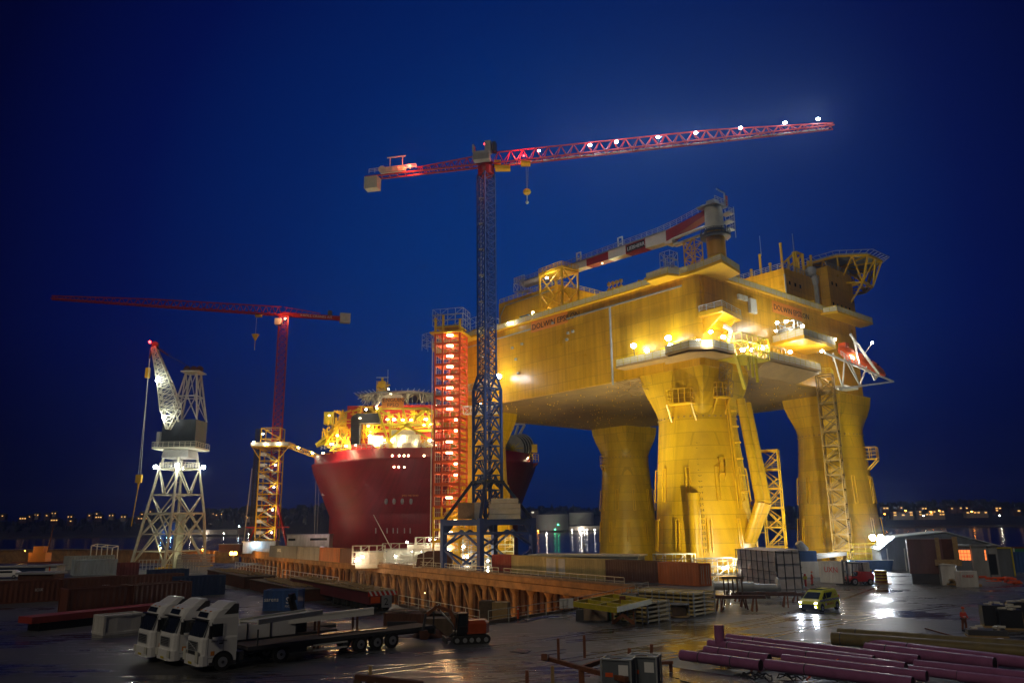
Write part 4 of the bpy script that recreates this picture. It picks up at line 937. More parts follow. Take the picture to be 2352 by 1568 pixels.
for z in (65.6, 67.3, 69): mb.b2((9.6, -1.9, z), (11.6, .2, z + .15)); mb.rail([(9.8, -1.8, z), (11.5, -1.8, z), (11.5, .2, z)], h=1.1, sp=.9, t=.08)
mb.beam((11.5, -1.8, 64), (11.5, -1.8, 70.6), .14); mb.beam((11.5, .2, 64), (11.5, .2, 70.6), .14); mb.build('crane_ladder', 'grey_paint', DC)
# stair cage beside the pedestal
mb = MB(); mb.lattice((7.0, 5.4, 55), (7.0, 5.4, 64), 2.6, 2.6, 5, .2, .13, side=(0, 1, 0))
for k in range(4): mb.beam((5.7, 4.4 + 2 * (k % 2), 55.5 + k * 2.2), (5.7, 6.4 - 2 * (k % 2), 57.6 + k * 2.2), .5, .12)
mb.build('stair_cage', 'trim_yellow', DC)
# boom: tapered box girder in painted bands
xb = 7.0; wb_ = 2.1
tp = planeX(1238, 634, xb); 
def top_z(y): return 68.6 + 1.3 * max(0, (12 - y) / 9.5) ** 1.1 if y < 12 else 68.6
def bot_z(y):
    if y > 12: return 68.6 - (1.0 + (2.5 - 1.0) * (58 - y) / 46)
    return 66.1 + (68.9 - 66.1) * (12 - y) / 10
bands = [(58.2, 47, 'white_paint', 'white tip of the boom'), (47, 43.6, 'crane_red', None), (43.6, 35.2, 'white_paint', None), (35.2, 28.4, 'crane_red', None), (28.4, 23.2, 'white_paint', None), (23.2, 17.6, 'crane_red', None), (17.6, 12.0, 'white_paint', None), (12.0, 2.2, 'crane_red', None)]
def segs(y0, y1):
    n = max(1, int((y0 - y1) / 2)); return [y0 + (y1 - y0) * i / n for i in range(n + 1)]
for y0, y1, mt, lb in bands:
    mb = MB(); ys = segs(y0, y1)
    for a, b in zip(ys[:-1], ys[1:]):
        mb.loft([[(xb, a, bot_z(a)), (xb + wb_, a, bot_z(a)), (xb + wb_, a, top_z(a)), (xb, a, top_z(a))], [(xb, b, bot_z(b)), (xb + wb_, b, bot_z(b)), (xb + wb_, b, top_z(b)), (xb, b, top_z(b))]], cap=False)
    mb.add([(xb, y0, bot_z(y0)), (xb + wb_, y0, bot_z(y0)), (xb + wb_, y0, top_z(y0)), (xb, y0, top_z(y0))], [(0, 1, 2, 3)])
    mb.build('boom_section', mt, DC, label=lb)
mb = MB(); mb.beam((xb - .05, 58, 68.65), (xb - .05, 12, 68.65), .12, .3)
pr = [Vector((xb - .1, y, top_z(y) + .1)) for y in (58, 40, 20, 14, 9, 5, 2)]; mb.rail(pr, h=1.1, sp=1.6, t=.09); mb.rail([p + Vector((wb_ + .2, 0, 0)) for p in pr], h=1.1, sp=1.6, t=.09); mb.build('boom_railing', 'galv', DC)
mb = MB()
for y in (37, 24):
    for a in (0, 1.3): mb.beam((xb, y + a, 68.8), (xb, y + a, 70.9), .22)
    for z in (69.3, 70.8): mb.beam((xb, y, z), (xb, y + 1.3, z), .22)
mb.split('rope_guide', 'white_paint', DC)
MB().b2((xb - .06, 17.8, 66.75), (xb - .02, 22.9, 68.2)).build('boom_sign', 'black_ink', DC)
text('boom_lettering', 'LIEBHERR', 1.18, 'white_ink', frame(Vector((xb - .09, 22.7, 67.05)), (0, -1, 0), (0, 0, 1)), DC)
mb = MB(); mb.cyl((xb + .3, 2.4, 66.6), (xb + .3, 11.6, 66.3), .3, n=10); mb.cyl((xb + 1.7, 2.4, 65.8), (xb + 1.7, 10.6, 65.6), .3, n=10); mb.box((xb + 1, 11.3, 65.8), (2.4, 1.8, .7)); mb.box((xb + 1, 9.5, 65.1), (1.2, 2.2, .5)); mb.build('luffing_cylinder', 'white_paint', DC)
mb = MB(); mb.lattice((xb + 1, 57, 67.8), (xb + 1, 61, 67.8), 2.2, 2.2, 3, .16, .1, side=(1, 0, 0), da=3.0, db=2.2); mb.rail([(xb, 57, 69.2), (xb, 61, 69.2), (xb + 2, 61, 69.2)], h=1.2, sp=1, t=.1); mb.build('boom_head', 'pale_steel', DC)
mb = MB(); mb.cyl((xb - .2, 57.6, 57.6), (xb - .2, 57.6, 68), .05, n=4); mb.cyl((xb - .2, 55.4, 57.6), (xb - .2, 55.4, 68), .05, n=4); mb.split('hoist_rope', 'pale_steel', DC)
MB().b2((xb - .8, 55.4, 55.4), (xb + .6, 57.6, 58.2)).build('hook_block', 'black', DC)
for y in (16, 31, 45): MB().ball((xb + .8, y, 66.6 + (45 - y) * .0), .22, n=6, k=4).build('boom_lamp', 'lamp_dim', DC)

# ------------------------------------------------------------------ lifeboat on its launch ramp
LBc = planeY(1982, 826, -3.6)
a0 = planeY(1927, 800, -4.6); a1 = planeY(2033, 862, -4.6)
LB = thing('lifeboat', 'orange enclosed lifeboat nose-down on a white steel launch ramp at the platform end', 'lifeboat', PO, AZ)
d = (a1 - a0).normalized(); L = (a1 - a0).length; nrm = Vector((0, -1, 0)); upv = d.cross(nrm).normalized(); upv = upv if upv.z > 0 else -upv
rings = []
for t_, r_ in ((0, .25), (.05, .95), (.2, 1.35), (.45, 1.5), (.7, 1.42), (.88, 1.0), (.97, .5), (1, .1)):
    c = a0 + d * L * t_; rings.append([c + (nrm * math.cos(q) * 1.0 + upv * math.sin(q) * (1.05 if math.sin(q) > 0 else .95)) * r_ for q in [2 * math.pi * i / 16 for i in range(16)]])
MB().loft(rings).build('hull', 'boat_orange', LB, smooth=True)
mb = MB(); c = a0 + d * L * .10 + upv * 1.2; mb.box(c, (1.8, 1.6, 1.3)); mb.build('wheelhouse', 'boat_orange', LB)
mb = MB()
for t_ in (.25, .4, .55, .7): mb.box(a0 + d * L * t_ + nrm * 1.35 + upv * .5, (.6, .25, .35))
mb.split('window', 'glass', LB)
RP = thing('lifeboat_ramp', 'white lattice launch ramp cradling the orange lifeboat', 'launch ramp', PO, AZ)
mb = MB(); q = lambda px, py, y=-5.4: planeY(px, py, y)
for y in (-6.4, -2.6):
    A_ = planeY(1925, 893, y); B_ = planeY(2052, 876, y); C_ = planeY(1953, 768, y); D_ = planeY(2008, 872, y) ; E_ = planeY(1895, 810, y); F_ = planeY(2018, 858, y)
    mb.beam(A_, B_, .38); mb.beam(C_, F_, .42); mb.beam(F_, D_, .4); mb.beam(E_, B_, .34)
    for s_, e_ in (((1913, 812), (1935, 890)), ((1935, 890), (1940, 822)), ((1940, 822), (1975, 885)), ((1975, 885), (1990, 842)), ((1960, 775), (1975, 838)), ((1975, 885), (1950, 826)), ((2008, 872), (1998, 850))): mb.beam(planeY(*s_, y), planeY(*e_, y), .26)
for a in ((1925, 893), (2052, 876), (1953, 768), (1975, 885), (2018, 858)): mb.beam(planeY(*a, -6.4), planeY(*a, -2.6), .3)
mb.beam(planeY(1925, 893, -2.6), (53, .2, 37.6), .4); mb.beam(planeY(1913, 812, -2.6), (50, .2, 44), .35)
mb.rail([planeY(1932, 816, -6.5), planeY(2010, 868, -6.5)], h=1.0, sp=1.4, t=.09); mb.build('ramp_frame', 'white_paint', RP)
MB().b2((47, -3, 37.4), (54, .1, 37.8)).build('ramp_platform', 'pale_steel', RP)
lamp('added_boat_light', (52, -8.5, 47), 700, (1, .9, .75), RP, .4); MB().ball((52, -8.2, 47), .25, n=8, k=5).build('added_boat_lamp', 'lamp_white', RP); MB().beam((52, -8.2, 47), (52, -6.4, 45), .12).build('added_lamp_arm', 'white_paint', RP)  # lamp, globe and arm added to brighten the lifeboat
lamp('ramp_light', (47.5, -6, 43.2), 500, (1, .93, .8), RP, .3); MB().ball((47.5, -5.6, 43.4), .3, n=8, k=5).build('ramp_lamp', 'lamp_white', RP)
lamp('ramp_light', (49.5, -5, 39.2), 300, (1, .93, .8), RP, .3)
# ================================================================== TOWER CRANE WITH BLUE MAST
bx, by = -5.6, 170.0; HZ_ = 91.8
TC = thing('tower_crane', 'tall tower crane with dark blue lattice mast and long red jib carrying white lamps', 'tower crane', (bx, by, 0))
O = Vector((bx, by, 0))
mb = MB(); h_ = 6.7
for sx in (-1, 1):
    for sy in (-1, 1): mb.box((sx * h_, sy * h_, 5.0), (1.05, 1.05, 10))
for s_ in (-1, 1):
    mb.beam((-h_, s_ * h_, 9.2), (h_, s_ * h_, 9.2), 1.0, 1.2); mb.beam((s_ * h_, -h_, 9.2), (s_ * h_, h_, 9.2), 1.0, 1.2)
    mb.beam((-h_, s_ * h_, 7.0), (h_, s_ * h_, 7.0), .5, .5); mb.beam((s_ * h_, -h_, 7.0), (s_ * h_, h_, 7.0), .5, .5)
    for a, b in (((-h_, .8), (-h_ / 2 * 0 - .0, 7.0)),):
        pass
    for sg in (-1, 1):
        mb.beam((sg * h_, s_ * h_, 4.2), (0, s_ * h_, 7.6), .38); mb.beam((s_ * h_, sg * h_, 4.2), (s_ * h_, 0, 7.6), .38)
        mb.beam((sg * h_, s_ * h_, 3.8), (0, s_ * h_, .6), .38); mb.beam((s_ * h_, sg * h_, 3.8), (s_ * h_, 0, .6), .38)
        mb.extr([(sg * h_, s_ * h_ - .2, 8.6), (sg * (h_ - 2.4), s_ * h_ - .2, 8.6), (sg * h_, s_ * h_ - .2, 5.8)], (0, .4, 0))
mb.box((0, 0, 9.6), (14.4, 14.4, .25)); mb.beam((-h_, 0, 9.2), (h_, 0, 9.2), .9, 1); mb.beam((0, -h_, 9.2), (0, h_, 9.2), .9, 1)
M45 = Matrix.Rotation(R(38), 4, 'Z')
def rotmb(mb, M): mb.v = [M @ p for p in mb.v]; return mb
rotmb(mb, M45).build('portal_base', 'crane_blue', TC)
mb = MB()
for sx in (-1, 1):
    for sy in (-1, 1): mb.beam((sx * h_, sy * h_, 9.6), (sx * 2.3, sy * 2.3, 17.6), .6)
mb.beam((-2.6, -2.3, 17.6), (2.6, -2.3, 17.6), .6); mb.beam((-2.6, 2.3, 17.6), (2.6, 2.3, 17.6), .6); mb.beam((-2.3, -2.3, 17.6), (-2.3, 2.3, 17.6), .6); mb.beam((2.3, -2.3, 17.6), (2.3, 2.3, 17.6), .6)
rotmb(mb, M45).build('strut_frame', 'dark_blue', TC)
mb = MB(); mb.lattice((0, 0, 9.7), (0, 0, 37.6), 4.3, 4.3, 9, .5, .24, side=(1, 0, 0), style='K')
mb.lattice((0, 0, 37.6), (0, 0, 40.6), 4.3, 2.9, 1, .5, .3, side=(1, 0, 0), style='X'); rotmb(mb, M45).build('lower_mast', 'crane_blue', TC)
mb = MB(); mb.lattice((0, 0, 40.6), (0, 0, 88.6), 2.9, 2.9, 26, .32, .15, side=(1, 0, 0), style='X'); rotmb(mb, M45).build('upper_mast', 'crane_blue', TC)
mb = MB(); mb.beam((-1.2, -.8, 10), (-1.2, -.8, 87), .16); mb.beam((-.7, -.8, 10), (-.7, -.8, 87), .12)
for k in range(12): mb.box((-.9, -.6, 14 + k * 6.2), (1.5, 1.5, .12))
mb.build('mast_ladder', 'galv', TC)
mb = MB(); rr = random.Random(2)
mb.box((-4.3, -3.4, 11.6), (3.3, 3.4, 3.2)); mb.box((-4.3, 3.8, 11.6), (3.3, 3.4, 3.2)); mb.split('ballast_block', 'concrete', TC)
mb = MB()
for k in range(4): mb.box((3.7, -3.2 if k % 2 else -3.1, 10.3 + k * 1.06), (6.4 if k < 3 else 5.6, 3.6, 1.0))
for k in range(4): mb.box((3.2, 4.2, 10.3 + k * 1.06), (6.2, 3.2, 1.0))
mb.split('ballast_block', 'pale_steel', TC)
MB().box((-1.9, -5.2, 11.6), (1.3, .9, 3.3)).build('control_cabinet', 'grey_paint', TC)
# head, jib, counter jib
jt = Vector((68.8, 153.6, HZ_)) - O; jd = Vector((jt.x, jt.y, 0)).normalized(); ZJ = HZ_ - 1.0
J = lambda d_, z=0, s_=0: Vector((jd.x * d_, jd.y * d_, ZJ + z)) + Vector((-jd.y, jd.x, 0)) * s_
mb = MB(); mb.cyl((0, 0, 88.4), (0, 0, 90.4), 1.9, n=16); mb.box((0, 0, 91.2), (2.6, 2.6, 1.8)); mb.build('slewing_ring', 'crane_red', TC)
mb = MB()
for sg in (-1, 1): mb.beam(J(-30, .2, sg * .95), J(2, .2, sg * .95), .34)
mb.beam(J(-17, 1.6, 0), J(0, 3.0, 0), .26)
for i in range(9):
    a, b = -17 + i * 1.9, -17 + (i + 1) * 1.9; mm = (a + b) / 2; hh = 1.6 + 1.4 * (mm + 17) / 17
    for sg in (-1, 1): mb.beam(J(a, .2, sg * .95), J(mm, hh, 0), .15); mb.beam(J(b, .2, sg * .95), J(mm, hh, 0), .15)
for i in range(16): mb.beam(J(-30 + i * 2, .2, -.95), J(-30 + i * 2, .2, .95), .16)
mb.build('counter_jib', 'crane_red', TC)
mb = MB(); M_ = frame(J(-28.4, -1.4), jd, (-jd.y, jd.x, 0)); mb.box((0, 0, 0), (3.4, 2.4, 3.0))
for k in range(7): mb.box((-1.6 + k * .53, 0, 0), (.12, 2.5, 3.1))
mb.v = [M_ @ p for p in mb.v]; mb.build('counterweight', 'pale_steel', TC)
mb = MB(); M_ = frame(J(-24, 1.0), jd, (-jd.y, jd.x, 0)); mb.box((1.2, 0, .5), (5.2, 1.8, 1.2)); mb.cyl((-1.8, -.9, .8), (-1.8, .9, .8), .9, n=10); mb.beam((0, 0, 0), (0, 0, 4), .2); mb.beam((3.2, 0, 0), (3.2, 0, 4), .2); mb.beam((-.8, 0, 4), (4, 0, 4), .25); mb.rail([(-5, -1, 0), (7, -1, 0)], h=1.1, sp=1.5, t=.09)
mb.v = [M_ @ p for p in mb.v]; mb.build('winch', 'white_paint', TC)
mb = MB(); mb.tri(J(1.5), J(52), 2.1, 3.2, 2.6, 17, .26, .15); mb.tri(J(52), J(77), 2.1, 2.6, 1.0, 10, .22, .13); mb.build('jib', 'crane_red', TC)
mb = MB(); mb.beam(J(2, .05, .5), J(76, .05, .5), .5, .06); mb.build('jib_walkway', 'galv', TC)
mb = MB(); M_ = frame(J(-.4, .3), jd, (-jd.y, jd.x, 0)); mb.box((0, -2.4, 1.0), (3.8, 1.8, 2.2)); mb.box((-1.9, -2.4, 2.9), (.4, 1.8, 2.0)); mb.box((1.5, -2.0, 3.3), (1.4, 1.8, 2.8)); mb.rail([(-2, -3.4, 0), (2, -3.4, 0)], h=1.1, sp=1, t=.1); mb.v = [M_ @ p for p in mb.v]; mb.build('cab', 'grey_paint', TC)
mb = MB(); M_ = frame(J(2.6, 1.2), jd, (-jd.y, jd.x, 0)); mb.box((0, -2.0, 2.2), (.8, 1.6, 2.4)); mb.v = [M_ @ p for p in mb.v]; mb.build('cab_window', 'glass', TC)
mb = MB(); mb.box(J(9.5, -.5), (2.2, 1.8, .7)); mb.box(J(4.0, -1.1), (3.6, 1.6, .9)); mb.box(J(2.8, .2), (1.6, 1.4, 1.4)); mb.build('trolley', 'trim_yellow', TC)
mb = MB(); mb.cyl(J(9.6, -.8), J(9.6, -7.0), .06, n=5); mb.cyl(J(10.1, -.8), J(9.8, -7.0), .06, n=5); mb.split('hoist_rope', 'grey_paint', TC)
mb = MB(); mb.ball(J(9.7, -7.6), .95, n=10, k=6, sq=(1, 1, .8)); mb.build('hook_block', 'trim_yellow', TC)
mb = MB(); mb.cyl(J(9.7, -8.4), J(9.7, -9.8), .14, n=6); mb.ball(J(9.7, -10.2), .42, n=8, k=5); mb.build('hook', 'pale_steel', TC)
MB().ball(J(.2, 4.8, -1.6), .3, n=8, k=5).build('beacon', 'lamp_red', TC); lamp('beacon_glow', J(.4, 4.6, -2.4), 250, (1, .05, .03), TC, .2)
MB().ball(J(-18.6, 1.6, -1), .3, n=8, k=5).build('beacon', 'lamp_red', TC); lamp('beacon_glow', J(-18.6, 1.4, -1.8), 1500, (1, .12, .04), TC, .2)
MB().ball(J(9.2, 1.2, -.6), .22, n=8, k=5).build('beacon', 'lamp_red', TC); lamp('beacon_glow', J(9.2, 1.4, -1.4), 1000, (1, .10, .04), TC, .2); lamp('beacon_glow', J(7.4, 2.0, 0), 900, (1, .10, .04), TC, .2)
for px in (1240, 1357, 1417, 1512, 1600, 1701, 1802, 1878):
    # distance along the jib that projects to this column
    best = min([i * .25 for i in range(0, 320)], key=lambda q_: abs((lambda P: CX + FPX * P.dot(cr) / P.dot(cf))(O + J(q_, 1) - CAM) - px))
    small = px < 1300
    p = J(best, 1.55, -1.5)
    MB().beam(J(best, .1, -1.05), p - Vector((0, 0, .3)), .14).build('lamp_bracket', 'dark_steel', TC)
    MB().ball(p, .24 if small else .34, n=10, k=6, sq=(1.25, 1, .8)).build('jib_lamp', 'lamp_cool', TC)
    lamp('jib_lamp_glow', p + Vector((0, -1.4, 1.0)), 150 if small else 900, (.80, .90, 1.0), TC, .35)
    if not small: lamp('jib_flood', p + Vector((-.3, -1.0, .1)), 4500, (.80, .89, 1.0), TC, .35, 136, None, .5).rotation_euler = Vector((.10, 1.0, .95)).to_track_quat('Z', 'Y').to_euler()
# ================================================================== RED TOWER CRANE
Yc = 318.0; pv = AY(652, 722, Yc)
RC = thing('tower_crane', 'dark red tower crane with a jib reaching far left, rising from a yellow stair tower', 'tower crane', (pv.x, Yc, 0))
hz_ = pv.z; tipL = G(118, 684, hz_); tipR = G(788, 735, hz_); O2 = Vector((pv.x, Yc, 0))
bs = AY(640, 985, Yc) - O2
mb = MB(); mb.lattice((0, 0, 2), (0, 0, hz_ - 1), 3.6, 3.6, 34, .42, .2, side=(1, .35, 0), style='X'); mb.build('mast', 'crane_red', RC)
mb = MB(); mb.beam((-1.5, -1.5, 20), (-9, -4, 0), .7); mb.beam((1.5, -1.5, 20), (8, -4, 0), .7); mb.beam((-9, -4, 9), (8, -4, 9), .5); mb.build('mast_prop', 'crane_red', RC)
dl = (tipL - O2); dl.z = 0; LL = dl.length; dl.normalize(); dr = (tipR - O2); dr.z = 0; LR = dr.length; dr = -dl
K = lambda q_, z=0: Vector((dl.x * q_, dl.y * q_, hz_ + z))
mb = MB(); mb.tri(K(1, -.4), K(LL * .6, -.4), 2.4, 3.6, 2.8, 20, .45, .2); mb.tri(K(LL * .6, -.4), K(LL, -.4), 2.2, 2.8, 1.2, 12, .4, .18); mb.build('jib', 'crane_red', RC)
mb = MB(); mb.beam(K(1, .0), K(-LR, .0), 1.4, 1.8); mb.beam(K(0, 3.2), K(-LR * .6, 1.6), .3)
for i in range(7): mb.beam(K(-i * 2.2, .6), K(-i * 2.2 - 1.1, 3.0 - i * .25), .2)
mb.build('counter_jib', 'crane_red', RC)
ct = frame(K(-LR + 1, .2), dl, (-dl.y, dl.x, 0)); mb = MB(); mb.box((-1.4, 0, 0), (4.4, 2.6, 4.2)); mb.v = [ct @ p for p in mb.v]; mb.build('counterweight', 'pale_steel', RC)
MB().box(K(-LR + 6, 2.0), (1.6, 1.6, 2.0)).build('winch', 'dark_steel', RC)
mb = MB(); mb.box((-1.6, -1.6, hz_ - 3.6), (2.6, 2.4, 2.6)); mb.build('cab', 'pale_steel', RC)
text('crane_lettering', 'KROLL CRANES A/S', 1.5, 'white_ink', frame(K(-7.0, -.5) + Vector((0, -.9, 0)), -dl, (0, 0, 1)), RC)
mb = MB(); mb.box(K(10, -1.4), (2.6, 1.6, .9)); mb.build('trolley', 'trim_yellow', RC)
mb = MB(); mb.cyl(K(10.8, -1.6), K(10.8, -9.4), .1, n=5); mb.build('hoist_rope', 'grey_paint', RC)
mb = MB(); mb.cyl(K(10.8, -12.2), K(10.8, -9.4), .15, 1.6, n=8); mb.cyl(K(10.8, -16), K(10.8, -12), .12, n=5); mb.build('hook_block', 'trim_yellow', RC)
MB().ball((1.3, -2.2, hz_ - 2.4), .35, n=8, k=5).build('mast_lamp', 'lamp_warm', RC)
lamp('mast_lamp_glow', (1.3, -4, hz_ - 2.2), 1500, (1, .35, .15), RC, .4); 
# yellow stair tower round the mast foot
b0 = AY(598, 1245, Yc); b1 = AY(648, 985, Yc); STX = O2.x - 1.2; ST = thing('stair_tower', 'yellow lattice stair tower with lit white landings round the foot of the red crane', 'stair tower', (STX, Yc - 1.5, 0))
wS = 7.6; hS = b1.z; mb = MB()
for sx in (-1, 1):
    for sy in (-1, 1): mb.beam((sx * wS / 2, sy * 3, 0), (sx * wS / 2, sy * 3, hS), .42)
nS = 11
for k in range(nS + 1):
    z = hS * k / nS
    for sy in (-1, 1): mb.beam((-wS / 2, sy * 3, z), (wS / 2, sy * 3, z), .3)
    for sx in (-1, 1): mb.beam((sx * wS / 2, -3, z), (sx * wS / 2, 3, z), .3)
    if k < nS:
        z2 = hS * (k + 1) / nS
        for sy in (-1, 1): mb.beam((-wS / 2 if k % 2 else wS / 2, sy * 3, z), (wS / 2 if k % 2 else -wS / 2, sy * 3, z2), .24)
mb.build('tower_frame', 'trim_yellow', ST)
mb = MB(); mb2 = MB()
for k in range(9):
    z = hS * k / nS; z2 = hS * (k + 1) / nS; zm = (z + z2) / 2
    mb.beam((1.6, -1.5, z), (-1.8, -1.5, zm), 1.2, .5); mb.beam((-1.8, 1.5, zm), (1.6, 1.5, z2), 1.2, .5); mb2.b2((-wS / 2, -2.9, zm - .2), (-1.6, 2.9, zm + 1.1)); mb2.b2((1.6, -2.9, z2 - .1), (3.0, 2.9, z2 + .1))
mb.build('stair_flight', 'pale_steel', ST); mb2.build('landing', 'white_paint', ST)
zp = AY(620, 1027, Yc).z; mb = MB(); mb.b2((-7, -5, zp - .4), (8, 4, zp)); mb.rail([(-7, -5, zp), (8, -5, zp), (8, 4, zp)], h=1.4, sp=2, t=.15); mb.beam((-7, -4, zp), (-3.8, -3, zp - 5), .35); mb.beam((8, -4, zp), (3.8, -3, zp - 5), .35); mb.build('work_platform', 'trim_yellow', ST)
MB().panel([(-7, -5.1, zp), (8, -5.1, zp)], 1.3).build('netting', 'net', ST)
br_end = AY(733, 1048, 322) - Vector((STX, Yc - 1.5, 0))
mb = MB(); mb.lattice((7, -2, zp + .4), br_end + Vector((0, 0, -.2)), 1.8, 1.8, 9, .25, .15, side=(0, 1, 0), style='Z'); mb.build('gangway', 'trim_yellow', ST)
for i, q in enumerate([(-6, -4.6, zp + 1.6), (-1, -4.6, zp + .6), (4, -4.6, zp + .6), (-3.4, -2, zp + 5)] + [(2.6, -3.4, hS * (k + .6) / nS) for k in (1, 3, 5, 7)]):
    MB().ball(q, .32, n=8, k=5).build('tower_lamp', 'lamp_white', ST); lamp('tower_lamp_glow', Vector(q) + Vector((0, -.9, 0)), 400 if i < 4 else 250, (1, .9, .7), ST, .3)
for f_ in (.35, .8): q = Vector((7, -2, zp + .6)).lerp(br_end, f_); MB().ball(q + Vector((0, -.8, .4)), .3, n=8, k=5).build('tower_lamp', 'lamp_white', ST); lamp('tower_lamp_glow', q + Vector((0, -1.6, .6)), 500, (1, .9, .7), ST, .3)
# dark slim hoist mast left of it
p = AY(578, 1235, 325); HM = thing('hoist_mast', 'thin dark lattice mast standing left of the yellow stair tower', 'mast', (p.x, 325, 0))
MB().lattice((0, 0, 0), (0, 0, AY(588, 985, 325).z), 1.6, 1.6, 26, .22, .14, side=(1, 0, 0), style='X').build('mast', 'dark_steel', HM)
MB().beam((-3.2, 0, 0), (-1.6, 0, AY(576, 1075, 325).z), .3).build('pole', 'pale_steel', HM)
# ================================================================== WHITE HARBOUR CRANE
F = [G(400, 1312), G(470, 1302), G(327, 1300), G(398, 1292)]
c0 = Vector((-81, 190, 0)); HC = thing('harbour_crane', 'white lattice portal crane with raised luffing jib and bright lamps at its neck', 'harbour crane', c0)
feet = {}
zk = AY(430, 1178, 186).z; zn = AY(430, 1075, 186).z
def hp(px, py, Y): return AY(px, py, Y) - c0
ft = [hp(400, 1310, 181), hp(471, 1300, 184), hp(327, 1300, 195), hp(430, 1286, 198)]
ft = [Vector((-8.5 + 0, -6, 0)), Vector((8.5, -6, 0)), Vector((-8.5, 7, 0)), Vector((8.5, 7, 0))]
ca, sa = math.cos(R(-28)), math.sin(R(-28))
rot = lambda v: Vector((v.x * ca - v.y * sa, v.x * sa + v.y * ca, v.z))
ax = Vector((1.4, -1.5, 0))
def lvl(z, hw, hd): return [rot(Vector((sx * hw, sy * hd, 0))) + Vector((ax.x * min(1, z / 14), ax.y * min(1, z / 14), z)) for sx, sy in ((-1, -1), (1, -1), (1, 1), (-1, 1))]
L0 = lvl(0, 5.7, 5.7); L1 = lvl(zk, 4.5, 4.5); L2 = lvl(zn, 3.1, 3.1); L3 = lvl(zn + 2.5, 2.6, 2.6)
Lm = [L0[i].lerp(L1[i], .40) for i in range(4)]; Lu = [L1[i].lerp(L2[i], .42) for i in range(4)]
mb = MB()
for i in range(4):
    j = (i + 1) % 4
    mb.cyl(L0[i], L1[i], .36, n=8); mb.cyl(L1[i], L2[i], .32, n=8); mb.cyl(L2[i], L3[i], .3, n=8)
    mb.beam(L1[i], L1[j], .4); mb.beam(L2[i], L2[j], .4); mb.beam(L0[i].lerp(L1[i], .62), L0[j].lerp(L1[j], .62), .26); mb.beam(L0[i].lerp(L1[i], .3), L0[j].lerp(L1[j], .3), .22)
    m1 = (L1[i] + L1[j]) / 2; mL = (L0[i].lerp(L1[i], .62) + L0[j].lerp(L1[j], .62)) / 2
    mb.beam(L1[i], mL, .26); mb.beam(L1[j], mL, .26); mb.beam(m1, L0[i].lerp(L1[i], .55), .26); mb.beam(m1, L0[j].lerp(L1[j], .55), .26); mb.beam(mL, L0[i].lerp(L1[i], .05), .26); mb.beam(mL, L0[j].lerp(L1[j], .05), .26)
    mu = (Lu[i] + Lu[j]) / 2; mb.beam(Lu[i], Lu[j], .26); mb.beam(m1, Lu[i], .24); mb.beam(m1, Lu[j], .24); mb.beam(mu, L2[i], .24); mb.beam(mu, L2[j], .24)
mb.build('portal_frame', 'pale_steel', HC)
mb = MB()
for i in range(4): mb.box(L0[i] + Vector((0, 0, -.1)), (2.6, 2.6, .9), R(-28)); 
mb.split('bogie', 'trim_yellow', HC)
mb = MB(); mb.beam(rot(Vector((5.2, -2, 0))) + ax * .2, rot(Vector((2.4, 0, 0))) + ax + Vector((0, 0, zk)), 1.6, .3)
a_, b_ = rot(Vector((5.6, -1, 0))), rot(Vector((1.6, -1, 0))) + ax + Vector((0, 0, zn))
for k in range(7): p, q_ = a_.lerp(b_, k / 7), a_.lerp(b_, (k + 1) / 7); mb.rail([p, p + (q_ - p) * 1.0], h=1.1, sp=1.2, t=.09); mb.box(q_, (1.8, 1.4, .1))
mb.build('access_ladder', 'pale_steel', HC)
ctr = (L3[0] + L3[1] + L3[2] + L3[3]) / 4
mb = MB(); mb.loft([[ctr + Vector((a, b, 0)) for a, b in ((-3.2, -3.2), (3.2, -3.2), (3.2, 3.2), (-3.2, 3.2))], [ctr + Vector((a, b, 1.9)) for a, b in ((-2.9, -2.9), (2.9, -2.9), (2.9, 2.9), (-2.9, 2.9))]]); mb.build('slewing_housing', 'grey_paint', HC)
zc = ctr.z + 2.0
mb = MB(); mb.prism([(ctr.x - 5.2, ctr.y - 4.2), (ctr.x + 5.2, ctr.y - 4.2), (ctr.x + 5.2, ctr.y + 4.2), (ctr.x - 5.2, ctr.y + 4.2)], zc, zc + .5); mb.rail([ctr + Vector((a, b, zc + .5 - ctr.z)) for a, b in ((-5.2, 4.2), (-5.2, -4.2), (5.2, -4.2), (5.2, 4.2))], h=1.1, sp=1.3, t=.1); mb.build('machine_platform', 'pale_steel', HC)
hcab = AY(440, 968, 186).z - zc
mb = MB(); mb.b2((ctr.x - 3.6, ctr.y - 3.2, zc + .5), (ctr.x + 4.4, ctr.y + 3.6, zc + .5 + hcab)); mb.build('machine_house', 'crane_house', HC)
MB().b2((ctr.x - 4.4, ctr.y - 3.9, zc + 1.0), (ctr.x - 3.62, ctr.y - 1.0, zc + 4.0)).build('cab', 'grey_paint', HC)
zt_ = zc + .5 + hcab
mb = MB(); A2 = [ctr + Vector((a, b, zt_ - ctr.z)) for a, b in ((-1.9, -3), (4.4, -3), (4.4, 3), (-1.9, 3))]; ztp = AY(430, 855, 187).z; B2 = [ctr + Vector((a, b, ztp - ctr.z)) for a, b in ((.2, -1.4), (2.8, -1.4), (2.8, 1.4), (.2, 1.4))]
for i in range(4):
    j = (i + 1) % 4; mb.beam(A2[i], B2[i], .34); mb.beam(B2[i], B2[j], .3); mi, mj = A2[i].lerp(B2[i], .5), A2[j].lerp(B2[j], .5); mb.beam(mi, mj, .25); mb.beam(A2[i], (mi + mj) / 2, .22); mb.beam(A2[j], (mi + mj) / 2, .22); mb.beam((mi + mj) / 2, B2[i], .22); mb.beam((mi + mj) / 2, B2[j], .22)
